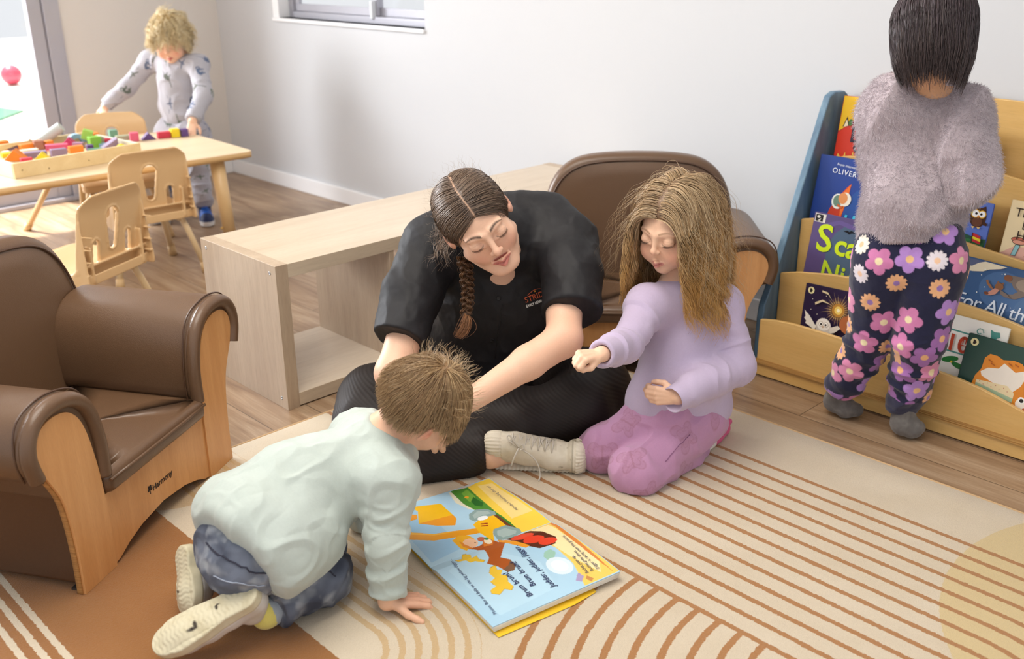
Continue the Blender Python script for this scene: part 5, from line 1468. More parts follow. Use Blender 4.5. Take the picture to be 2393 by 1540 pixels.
    for q in np.linspace(0, 1, 14):
        p, n = surf(1176-22*q, 716+125*q); pl.append(p+n*.0008-loc)
    MB().tube(pl, .0009, 6).build('placket_seam', tr, shirt)
    # logo lettering on the chest, following the cloth
    p, n = surf(1256, 690)
    ux = unit(cam_dir(.94, .30, 0)-n*(cam_dir(.94, .30, 0)@n)); uy = np.cross(n, ux)
    o_ = p-ux*.030-uy*.010-loc
    Mx = Matrix([[ux[i], uy[i], n[i], o_[i]] for i in range(3)]+[[0, 0, 0, 1]])
    og, wh = plain('orange_thread', '#d4623a', .6, .02), plain('white_thread', '#e8e6e2', .6, .02)
    text_mesh('lettering', 'STRIDE', .0205, og, shirt, Mx @ Matrix.Scale(.92, 4, (1, 0, 0)), extrude=.0006, bold=-.0001, spacing=1.02)
    text_mesh('lettering', 'EARLY LEARNING', .0092, wh, shirt, Mx @ Matrix.Translation((-.001, -.0125, 0)) @ Matrix.Scale(.80, 4, (1, 0, 0)), extrude=.0006, bold=.0002)
    arc = [Mx @ Vector((.010+.038*q, .0168+.007*math.sin(q*2.6), 0.0004)) for q in np.linspace(0, 1, 12)]
    MB().tube(arc, .0006, 5).build('roof_line', og, shirt)
    st = MB().prism(star(.0315, .0200, .0028, 5), 0, .0008, 'z', M=Mx); st.build('star_emblem', plain('yellow_thread', '#e8a73a', .6), shirt)
    # the embroidery follows the cloth
    bpy.context.view_layer.update()
    Mi = np.array(Mx.inverted()); near = np.linalg.norm(Vv-loc-o_, axis=1) < .12
    Lc = np.hstack([Vv[near]-loc, np.ones((near.sum(), 1))])@Mi.T; Nf = (Nn[near]@n > .1); Lc = Lc[Nf]
    for o in shirt.children:
        if o.name.split('.')[0] in ('lettering', 'roof_line', 'star_emblem'):
            Mo = np.array(o.matrix_local); co = np.array([v.co[:] for v in o.data.vertices]); Wp = np.hstack([co, np.ones((len(co), 1))])@Mo.T@Mi.T
            for i_, q_ in enumerate(Wp):
                dd_ = (Lc[:, 0]-q_[0])**2+(Lc[:, 1]-q_[1])**2; k_ = np.argsort(dd_)[:4]; q_[2] += Lc[k_, 2].max()+.0022
            B_ = Wp@np.array(Mx).T@np.linalg.inv(Mo).T
            for v, q_ in zip(o.data.vertices, B_): v.co = q_[:3]
    # --- trousers
    S = Sdf()
    S.ell(pel, (.19, .16, .115), None, .05)
    hr_, hl_ = at(1075, 880, 2.80), at(1225, 875, 2.80)
    S.cap(hr_, kr, .105, .088, .05); S.cap(hl_, kl, .110, .100, .05)
    S.cap(kr, at(860, 985, 2.60), .085, .075, .04)
    S.cap(at(860, 985, 2.60), at(1010, 1060, 2.47), .085, .068, .03); S.cap(at(1010, 1060, 2.47), at(1120, 1050, 2.44), .068, .052, .03)
    S.cap(kl, at(1345, 950, 2.56), .100, .085, .03); S.cap(at(1345, 950, 2.56), at(1205, 985, 2.49), .085, .060, .03); S.cap(at(1205, 985, 2.49), at(1095, 985, 2.50), .062, .060, .03)
    S.cap(at(1010, 1010, 2.48), at(1200, 960, 2.55), .07, .07, .04)
    S.cap(at(960, 1100, 2.40), at(1085, 1085, 2.43), .035, .030, .03)
    S.cap(at(1250, 1010, 2.50), at(1360, 985, 2.55), .036, .030, .03)
    da = unit(at(1215, 1062, 2.44)-ank); a0 = at(1132, 1062, 2.437)
    S.cyl(a0, a0+da*.05, .055, k=.006, sub=True)
    floor_cut(S, .009, loc[:2])
    def wrt(V, F):
        V = wrinkle(V, F, .0065, 8, 21, (1, 1, 1.6), o=2)
        N_ = normals(V, F)
        # fine pleats running along the legs
        ph = (V@unit(cam_dir(.55, .75, .25)))*800+fbm(V*7, 2)*6
        V = V+N_*(np.sin(ph)*.0004)[:, None]
        return np.stack([V[:, 0], V[:, 1], np.maximum(V[:, 2], .0088)], 1)
    def colt(V, N_):
        ph = (V@unit(cam_dir(.55, .75, .25)))*800+fbm(V*7, 2)*6
        return blend(fill(V, '#1b1412'), np.clip(np.sin(ph)*.5+.5, 0, 1)*.5, '#2b211d')
    finish('trousers', S, .0030, crepe_mat, root, loc, colt, wrt)
    # --- sneaker
    make_sneaker(root, loc)
    # --- hair
    S = Sdf(); cap_sdf(S, H, .0022, -.0005)
    def colh(V, N_):
        L = H.L(V); C = blend(fill(V, '#4a382d'), fbm(V*60, 2)*.4+.2, '#6b5444')
        x0 = .002*np.sin(L[:, 1]*60)
        return blend(C, np.clip(1-np.abs(L[:, 0]-x0)/.0026, 0, 1)*(L[:, 2] > .06)*(L[:, 1] > -.07), '#c9a184')
    hr = finish('hair', S, .0022, hair_mat, root, loc, colh)
    tie = V3(.048, -.040, -.088)
    def fld(p, t):
        x = p[:, 0]; sgn = np.sign(x)+(x == 0)
        tg = np.where(t < .45, 1, 0)
        side = np.stack([sgn*1.0*np.clip(1.2-np.abs(x)/.07, 0, 1), -.85*np.ones(len(p)), -.75*np.ones(len(p))], 1)
        back = V3(.020, -.075, -.085)-p
        w_ = np.clip(t*1.3-.15, 0, 1)
        return unit_rows(unit_rows(side)*(1-w_)+unit_rows(back)*w_)
    mask = lambda p: (p[:, 2]-.72*p[:, 1] > .003)
    Q = grow(H, 4600, mask, fld, .17, 16, r_, (.034, .078), .55, .0007, .05)
    strand_mesh('strands', Q, .00075, ['#3a2b22', '#5d4738', '#7d6552', '#a08a76', '#4c3a2e'], hr, loc, r_)
    # flyaways at the nape and along the parting
    Q = grow(H, 130, lambda p: (p[:, 2] < .03) & (p[:, 2]-.72*p[:, 1] > .0) & (p[:, 0] > .02), lambda p, t: unit_rows(np.stack([.7+0*p[:, 0], -.1+.5*np.sin(p[:, 2]*90), -.8+.6*np.cos(p[:, 1]*70)], 1)), .085, 16, r_, (.05, .22), .75, .008, .05)
    strand_mesh('flyaways', Q, .00035, ['#6b5444', '#9c8570', '#b7a18c'], hr, loc, r_)
    Q = grow(H, 150, mask, lambda p, t: unit_rows(p*[1, 1, 1]+np.stack([0*p[:, 0], -.06+0*p[:, 0], .02+0*p[:, 0]], 1)), .035, 9, r_, (.06, .12), .7, .004, .03)
    strand_mesh('flyaways', Q, .00025, ['#9c8570', '#b7a18c', '#6b5444'], hr, loc, r_)
    # braid: three woven ropes, a tie and a tuft
    A0, A1 = at(1083, 600, 2.375), at(1088, 735, 2.36)
    pts = []; n = 60; ax = A1-A0; L_ = np.linalg.norm(ax); e1_ = unit(cam_dir(1, 0, 0)); e2_ = unit(cam_dir(0, 0, 1))
    Bp = []
    for k in range(3):
        path = []
        for i in range(n):
            q = i/(n-1); a = q*2*PI*3.2+k*2*PI/3; wv = .0105*(1-.25*q)
            c = A0+ax*q+e1_*(.006*math.sin(q*3)) 
            path.append(c+e1_*math.sin(a)*wv+e2_*math.sin(2*a)*wv*.55)
        path = np.array(path)
        for j in range(62):
            o1, o2 = r_.normal(0, .0034, 2); ph = r_.uniform(0, 6.28)
            w_ = np.sin(np.linspace(0, 12, n)+ph)*.0008
            Bp.append(path+e1_*(o1+w_[:, None])+e2_*(o2-w_[:, None]))
    strand_mesh('braid', np.array(Bp), .0010, ['#5b3f2b', '#7c5a3d', '#9a7350', '#4a3324'], hr, loc, r_)
    MB().tube([A1-loc-unit(ax)*.004, A1-loc+unit(ax)*.012], [.0085, .0078], 14).build('hair_tie', plain('brown_elastic', '#4b3628', .6), hr)
    T = []
    end = at(1078, 785, 2.345)
    for j in range(140):
        o = r_.normal(0, .0042, 3); q = np.linspace(0, 1, 12)[:, None]
        mid = (A1+end)/2+cam_dir(1, 0, 0)*.014
        P_ = (1-q)**2*A1+2*q*(1-q)*(mid+o*1.8)+q**2*(end+o*.9+cam_dir(-1, 0, 0)*r_.uniform(0, .012)); T.append(P_+o*.5*(1-q))
    strand_mesh('braid_tuft', np.array(T), .0009, ['#6b452a', '#8a5a36', '#a8764a'], hr, loc, r_)
    return root
def make_sneaker(root, loc):
    heel, toe = at(1178, 1060, 2.445), at(1352, 1062, 2.425)
    d = unit(toe-heel); d = unit(d-V3(0, 0, 1)*(d[2]))
    L = .205; heel = V3(heel[0], heel[1], .052)
    # shoe lies on its outer side: sole faces away to the right end and the ground side
    up = unit(cam_dir(-.30, .75, .85)); up = unit(up-d*(up@d)); sd = np.cross(d, up)
    S = Sdf()
    hp = lambda a, b, c: heel+d*a+up*b+sd*c
    S.chain([hp(.005, .012, 0), hp(.06, .010, .0), hp(.12, -.002, .0), hp(.165, -.012, .0)], [.031, .032, .034, .033], .02)
    S.cap(hp(-.022, .035, 0), hp(.03, .03, 0), .032, .032, .01)
    S.cap(hp(.03, .035, 0), hp(.10, .018, 0), .029, .028, .01)
    # thick ribbed toe end of the platform sole
    S.cyl(hp(.168, -.052, 0)+d*.0, hp(.196, -.050, 0), .001, k=.001)
    S.ell(hp(.176, -.006, 0), (.042, .030, .045), np.stack([sd, d, up], 1), .004)
    S.box(hp(.085, -.040, 0), (.115, .014, .036), .012, np.stack([d, up, sd], 1), .006)
    floor_cut(S, .0088, loc[:2])
    def wr(V, F):
        q = V-heel; a = q@d; b = q@up; c = q@sd; N_ = normals(V, F)
        rib = np.where((b < -.022) | (a > .176), np.sin(np.where(a > .176, np.arctan2(b, c)*26, a*620)), 0)
        V = V+N_*(rib*.0010)[:, None]
        groove = np.exp(-((b+.0225)/.0012)**2)*(a < .17)+np.exp(-((a-.173)/.0013)**2)+np.exp(-((a+.004)/.0012)**2)*(b > 0)
        cuffr = np.where((a < -.002) & (b > .01), np.sin(np.arctan2(b-.035, c)*22)*.0009, 0)
        return wrinkle(V-N_*(groove*.0018)[:, None]+N_*cuffr[:, None], F, .0008, 60, 4)
    def col(V, N_):
        q = V-heel; a = q@d; b = q@up; c = q@sd
        C = fill(V, '#e2d9c6'); C = blend(C, fbm(V*40, 3)*.35, '#c9bda2'); C = blend(C, np.exp(-((b+.0225)/.0016)**2)*(a < .17)*.5+np.exp(-((a-.168)/.0018)**2)*.6, '#7d725a')
        C = blend(C, np.clip(fbm(V*90+5, 2)-.45, 0, 1)*2*(a > .10), '#8f8468')
        C = blend(C, (np.abs(c) < .012)*(a > .02)*(a < .13)*(b > .02)*.6, '#c9bfa9')
        return C
    sh = finish('sneaker', S, .0022, rubber_mat, root, loc, col, wr)
    lace = plain('grey_lace', '#cfc8bb', .8, .05)
    b = MB(); Lc = lambda a, b_, c: hp(a, b_, c)-loc
    rows = np.linspace(.022, .118, 7)
    def topz(a): return float(np.interp(a, [0, .03, .06, .10, .12, .15], [.0655, .0635, .0545, .0475, .040, .026]))+.0015
    for i, a in enumerate(rows):
        zt = topz(a)
        b.tube([Lc(a, zt-.009, -.020), Lc(a+.002, zt-.001, -.010), Lc(a+.003, zt+.0012, 0), Lc(a+.002, zt-.001, .010), Lc(a, zt-.009, .020)], .0019, 6)
        if i < 6:
            a2 = rows[i+1]; z2 = topz(a2)
            b.tube([Lc(a, zt-.008, -.019), Lc((a+a2)/2, (zt+z2)/2+.0022, 0), Lc(a2, z2-.008, .019)], .0017, 6)
            b.tube([Lc(a, zt-.008, .019), Lc((a+a2)/2, (zt+z2)/2+.003, 0), Lc(a2, z2-.008, -.019)], .0017, 6)
    k0 = V3(*at(1208, 1040, 2.40))-loc
    def loopt(*pp): b.tube([tuple(V3(*at(*p))-loc) for p in chaikin(pp, 2, closed=False)], .0020, 6)
    loopt((1212, 1046, 2.385), (1195, 1035, 2.375), (1183, 1022, 2.38), (1190, 1015, 2.38), (1200, 1030, 2.375), (1214, 1047, 2.38))
    loopt((1212, 1046, 2.38), (1222, 1038, 2.372), (1226, 1048, 2.372), (1216, 1052, 2.375))
    loopt((1212, 1048, 2.378), (1205, 1062, 2.37), (1199, 1075, 2.372), (1195, 1088, 2.38))
    loopt((1214, 1048, 2.378), (1240, 1062, 2.372), (1258, 1085, 2.385), (1263, 1110, 2.40), (1259, 1124, 2.395))
    b.build('laces', lace, sh)
make_adult()

# ---------------------------------------------------------------- boy on hands and knees over the book
def shoe(S, heel, toe, dn, L, w_, up_h, th=.012):
    """low trainer: sole outline heel->toe, dn = unit vector pointing out of the sole"""
    d = unit(toe-heel); dn = unit(dn-d*(dn@d)); sd = np.cross(d, dn)
    pr = [(0.13, .76), (.35, .70), (.60, .92), (.80, .98), (.90, .80)]
    def f(P):
        q = P-heel; a = q@d/L; h = q@dn; c = q@sd
        e = np.full(len(P), 9.0)
        for i in range(len(pr)-1):
            (a0, r0), (a1, r1) = pr[i], pr[i+1]; t = np.clip((a-a0)/(a1-a0), 0, 1)
            rr = (r0+(r1-r0)*t)*w_/2
            e = np.minimum(e, np.hypot((a-(a0+(a1-a0)*t))*L, c)-rr)
        z = np.abs(h)-th
        return np.minimum(np.maximum(e, z), 0)+np.hypot(np.maximum(e+.003, 0), np.maximum(z+.003, 0))-.003*((e > -.003) | (z > -.003))
    S.fn(f, heel+d*L*.5, L*.62, .004)
    for (a, h, r) in ((.16, .5, .40), (.35, .62, .40), (.55, .45, .43), (.75, .28, .42), (.86, .2, .36)):
        pass
    pts = [(.14, .42, .37), (.34, .50, .37), (.55, .42, .41), (.76, .26, .42), (.86, .20, .36)]
    P_ = [heel+d*L*a-dn*up_h*h for a, h, r in pts]; R_ = [w_*r for a, h, r in pts]
    S.chain(P_, R_, .012)
    return d, dn, sd
def paint_shoe(V, heel, d, dn, sd, L, sole, upper, th=.012):
    q = V-heel; h = q@dn
    return blend(fill(V, upper), (h > -th*1.05)*1.0, sole)
def make_boy():
    r_ = np.random.default_rng(5)
    loc = V3(-1.44, .90, 0)
    root = empty('person', loc, 0, 'small boy in pale mint top and jeans kneeling on all fours over the open book', 'person')
    H = Head(at(988, 948, 1.975), cam_dir(.56, -.39, -.73), cam_dir(.77, .57, .29), .92, True)
    nb = at(896, 1034, 1.99)
    sr, sl = at(905, 1122, 1.915), at(840, 1022, 2.10)
    er, wr = at(905, 1265, 1.905), at(905, 1405, 1.925)
    el, wl = at(855, 1130, 2.16), at(846, 1222, 2.20)
    pel = at(600, 1235, 1.88)
    kr, kl = at(752, 1345, 1.945), at(745, 1275, 2.06)
    ar, al = at(628, 1432, 1.865), at(480, 1330, 1.96)
    S = Sdf(); head(S, H); neck(S, H, nb, .036)
    S.cap(nb, pel, .055, .075, .03)
    for a, b, c in ((sr, er, wr), (sl, el, wl)):
        S.cap(nb, a, .04, .035, .03); S.cap(a, b, .034, .028, .02); S.cap(b, c, .027, .0185, .01)
    hand(S, wr+V3(0, 0, .0)+cam_dir(.1, 0, 0)*.004, unit(at(985, 1400, 1.965)-at(925, 1405, 1.94)), V3(0, 0, 1), 1, .108, [(6, 34, 20), (8, 38, 22), (8, 38, 22), (4, 30, 16)], .25, (.45, .85, -.15), 10)
    hand(S, wl, unit(at(880, 1215, 2.22)-wl), V3(0, 0, 1), -1, .105, [(6, 30, 20)]*4, .2)
    S.cap(pel, kr, .05, .045, .03); S.cap(pel, kl, .05, .045, .03); S.cap(kr, ar, .036, .018, .02); S.cap(kl, al, .04, .028, .02)
    def colf(V, N_):
        C = fill(V, '#e9b898'); C = blend(C, fbm(V*30, 2)*.12+.1, '#f0c6aa')
        for q in (wr+unit(at(985, 1400, 1.965)-wr)*.05,): C = blend(C, np.exp(-np.linalg.norm(V-q, axis=1)**2/.0012)*.45, '#e29c84')
        return paint_head(V, C, H, SKIN, '#d0786c', .8, brow='#8a6a4c')
    finish('body', S, .0022, skin_mat, root, loc, colf)
    lashes(H, root, loc, '#6b5140')
    # top
    S = Sdf()
    Mt = frame(cam_dir(.2, .35, .9), cam_dir(.8, .45, -.2))
    cuff = wr-unit(wr-er)*.020
    S.cap(sr, er, .050, .041, .02); S.cap(er, cuff, .041, .035, .015)
    dd = unit(wr-er); S.cyl(cuff+dd*.006, cuff+dd*.08, .06, k=.004, sub=True)
    S.cap(sl, el, .050, .042, .02); S.cap(el, wl-unit(wl-el)*.012, .042, .033, .015)
    S.cap(at(870, 1065, 2.00), at(700, 1155, 1.94), .080, .092, .05); S.cap(at(700, 1155, 1.94), at(590, 1235, 1.885), .094, .100, .05)
    S.cap(sr, sl, .054, .054, .04)
    S.cap(at(550, 1190, 1.90), at(615, 1290, 1.835), .068, .076, .04); S.cap(at(600, 1235, 1.87), at(660, 1245, 1.875), .098, .090, .04); S.cap(at(620, 1298, 1.835), at(665, 1315, 1.84), .064, .056, .03)
    S.cap(at(660, 1290, 1.86), at(730, 1270, 1.89), .060, .055, .04)
    S.cap(nb, at(880, 1045, 2.0), .050, .056, .03)
    hd = unit(at(520, 1320, 1.82)-at(700, 1160, 1.94))
    hem = at(566, 1296, 1.84)
    S.cyl(hem+hd*.012, hem+hd*.25, .20, k=.02, sub=True)
    S.cap(H.P(0, -.03, -.05), nb+unit(nb-H.P(0, -.03, -.05))*.004, .043, .0405, .006, sub=True)
    axis = unit(at(880, 1050, 2.0)-at(590, 1240, 1.88))
    def wrs(V, F):
        N_ = normals(V, F)
        V = wrinkle(V, F, .0042, 13, 3, (1, 1, 1), o=2)
        # soft folds across the back and down the sleeve
        Q = V@frame(axis, V3(0, 0, 1)); Q = Q*[1.6, .7, 1.2]
        V = V+N_*(np.maximum(ridge(Q*16+4)-.30, 0)*.0055)[:, None]
        V = V+N_*(np.maximum(ridge(V*[24, 24, 24]+9)-.35, 0)*.003)[:, None]
        tt = np.clip((V-sr)@dd, 0, .3); m = (np.linalg.norm(np.cross(V-sr, dd), axis=1) < .065)
        V = V+N_*(m*np.sin(tt*150+fbm(V*20, 2)*3)*.0017*np.clip(tt/.08, 0, 1))[:, None]
        return V
    def cols(V, N_):
        C = blend(fill(V, '#bfc9c3'), fbm(V*9, 3)*.35+.2, '#b0bbb2')
        return C
    top = finish('top', S, .0026, cloth_mat, root, loc, cols, wrs)
    ring = []
    hn = unit(nb-H.P(0, -.03, -.05)); e1_ = unit(np.cross(hn, V3(0, 0, 1))); e2_ = np.cross(hn, e1_)
    for k in range(33): a = 2*PI*k/32; ring.append(nb-hn*.006+(e1_*math.cos(a)+e2_*math.sin(a))*.0445-loc)
    MB().tube(ring, .0042, 8, False).build('collar', plain('mint_rib', '#b7c7c0', .85, .03), top)
    # jeans
    S = Sdf()
    hr_, hl_ = at(606, 1285, 1.87), at(570, 1205, 1.96)
    S.ell(at(578, 1290, 1.87), (.080, .080, .066), None, .03)
    S.cap(hr_, hl_, .066, .066, .04); S.cap(at(532, 1255, 1.87), at(568, 1310, 1.83), .052, .056, .04)
    S.cap(hr_, kr, .066, .050, .03); S.cap(hl_, kl, .068, .050, .03)
    S.cap(kr, at(655, 1410, 1.875), .052, .043, .012); S.cap(kl, at(520, 1335, 1.95), .050, .042, .012)
    da = unit(ar-kr); S.cyl(ar-da*.012, ar+da*.04, .05, k=.004, sub=True)
    S.cyl(at(640, 1210, 1.9), at(640, 1210, 1.9)+unit(axis)*.3, .12, k=.02, sub=True)
    S.cap(hr_, kr, .064, .050, .03)
    floor_cut(S, .0088, loc[:2])
    def wrj(V, F):
        N_ = normals(V, F); Q = V@frame(unit(kr-hr_), V3(0, 0, 1))*[1.2, 2.4, 1]
        V = V+N_*(np.maximum(ridge(Q*15+7)-.3, 0)*.0065)[:, None]
        V = wrinkle(V, F, .003, 30, 12, o=2)
        return np.stack([V[:, 0], V[:, 1], np.maximum(V[:, 2], .0086)], 1)
    def colj(V, N_):
        C = blend(fill(V, '#4a4f5e'), fbm(V*18, 3)*.7+.35, '#767d8c'); C = blend(C, np.clip(fbm(V*34+9, 3)-.1, 0, 1)*1.1, '#a2a7ae')
        C = blend(C, np.clip(fbm(V*12+3, 2)*1.2, 0, 1)*.7, '#2c2e3b')
        return C
    je = finish('jeans', S, .0026, denim_mat, root, loc, colj, wrj)
    Vv = np.array([v.co[:] for v in je.data.vertices])+loc; Nn = np.array([v.normal[:] for v in je.data.vertices])
    def line(pts, r, mat, nm, lift=.0008):
        out = []
        for p in chaikin(pts, 2, closed=False):
            d = _cR@V3((p[0]-1196.5)/2338.07, -(p[1]-770)/2338.07, -1); d = d/np.linalg.norm(d); w_ = Vv-V3(0, 0, 1.21)
            tt = w_@d; per = np.linalg.norm(w_-tt[:, None]*d, axis=1); m = np.nonzero(per < .006)[0]
            if len(m): i = m[np.argmin(tt[m])]; out.append(Vv[i]+Nn[i]*lift-loc)
        if len(out) > 2: MB().tube(out, r, 5).build(nm, mat, je)
    seam = plain('dark_stitching', '#2b2c3c', .8, .05)
    line([(475, 1270), (520, 1310), (580, 1338), (645, 1350)], .0016, seam, 'yoke_seam')
    line([(495, 1352), (560, 1372), (620, 1376)], .0014, plain('pale_stitching', '#9aa2b2', .8), 'pocket_seam')
    line([(745, 1330), (770, 1334), (790, 1342)], .0014, seam, 'knee_seam')
    # sock and shoes
    S = Sdf(); S.cap(ar-da*.02, ar+da*.008, .028, .026, .01); S.cap(ar+da*.0, at(616, 1424, 1.85), .023, .022, .01)
    def cs(V, N_): return blend(fill(V, '#a9b2bb'), (((V-ar)@da) > .002)*1.0, '#e2d676')
    finish('sock', S, .0022, cloth_mat, root, loc, cs)
    S = Sdf(); S.cap(at(520, 1335, 1.95), al, .030, .028, .01); finish('sock', S, .003, cloth_mat, root, loc, '#a9c0d0')
    for nm, hp, tp, dn, up in (('shoe', at(601, 1378, 1.80), at(372, 1512, 1.775), cam_dir(-.22, .60, .80), .045), ('shoe', at(433, 1290, 1.93), at(446, 1418, 1.89), cam_dir(-.72, .12, .68), .045)):
        S = Sdf(); L = np.linalg.norm(tp-hp); d, dd_, sd = shoe(S, hp, tp, dn, L, .072, up, .010)
        if up: S.cap(hp+d*.02-dd_*.03, hp+d*.035-dd_*.05, .026, .027, .01)
        floor_cut(S, .0088, loc[:2])
        def wr(V, F, hp=hp, d=d, dd_=dd_, sd=sd, L=L):
            q = V-hp; a = q@d; h = q@dd_; c = q@sd; N_ = normals(V, F)
            sole = np.clip((N_@dd_-.75)*5, 0, 1)
            edge = np.abs(c)
            wave = np.sin(a*720+np.sin(c*300)*1.4)*.00055*(edge < .024)+np.where(edge > .0255, np.sin(a*480)*.0006, 0)
            groove = -np.exp(-((edge-.0255)/.0012)**2)*.0014-np.exp(-((a-.085)/.0016)**2)*.001
            V = V+N_*(sole*(wave+groove))[:, None]
            return V+N_*((1-sole)*np.exp(-((h+.0115)/.0012)**2)*-.0012)[:, None]
        def col(V, N_, hp=hp, d=d, dd_=dd_, sd=sd, L=L):
            q = V-hp; h = q@dd_; a = q@d; c = q@sd
            C = paint_shoe(V, hp, d, dd_, sd, L, '#d6cdb0', '#d3cdc6', .0105)
            C = blend(C, fbm(V*45, 3)*.4, '#bcae88')
            for (x, y, rx, ry) in ((.125, -.012, .010, .0035), (.118, -.006, .004, .007), (.072, .008, .006, .002), (.075, .004, .003, .005)):
                C = blend(C, np.clip(1.4-((a-x)/rx)**2-((c-y)/ry)**2, 0, 1)*(h > 0), '#3b3128')
            return C
        finish(nm, S, .0022, rubber_mat, root, loc, col, wr)
    # hair
    S = Sdf(); cap_sdf(S, H, .0020, .004, .62)
    hr = finish('hair', S, .0024, hair_mat, root, loc, lambda V, N_: blend(fill(V, '#80603f'), fbm(V*70, 2)*.4+.2, '#977550'))
    wh = V3(0, -.050, .108)
    def fld(p, t):
        v = p-wh; dist = np.linalg.norm(v, axis=1, keepdims=True)
        sw = np.cross(np.tile(V3(0, -.4, .9), (len(p), 1)), v)
        dn = np.tile(V3(0, .0, -1.0), (len(p), 1)); fr = np.tile(V3(0, .55, -.35), (len(p), 1))*(p[:, 1:2] > 0)
        return unit_rows(v/dist+.25*sw/np.maximum(dist, .01)+dn*np.clip(dist/.09, 0, 1)+fr*.6)
    mask = lambda p: (p[:, 2]-.62*p[:, 1]+.004 > 0) & ~((np.abs(p[:, 0]) > .066) & (np.abs(p[:, 1]+.01) < .030) & (p[:, 2] < .034))
    Q = grow(H, 6400, mask, fld, lambda p: np.minimum(.028+.040*np.clip((p[:, 2]+.02)/.08, 0, 1), np.where((np.abs(p[:, 1]+.01) < .036) & (np.abs(p[:, 0]) > .03), np.maximum(.010+(p[:, 2]-.028)*1.25, .008), 9)), 12, r_, (.020, .060), .38, .0016, .05)
    strand_mesh('strands', Q, .00078, ['#7a5a3b', '#9a7750', '#b8966a', '#d3b88c', '#6a4c32', '#c7a679'], hr, loc, r_)
    Q = grow(H, 220, lambda p: (p[:, 2] > .06), lambda p, t: unit_rows(p*[1, 1, 1.2]+np.stack([.03*np.sin(p[:, 1]*200), 0*p[:, 0], 0*p[:, 0]], 1)), .040, 10, r_, (.05, .14), .72, .003, .03)
    strand_mesh('flyaways', Q, .0004, ['#b8966a', '#d9c4a0', '#8a6a48'], hr, loc, r_)
make_boy()

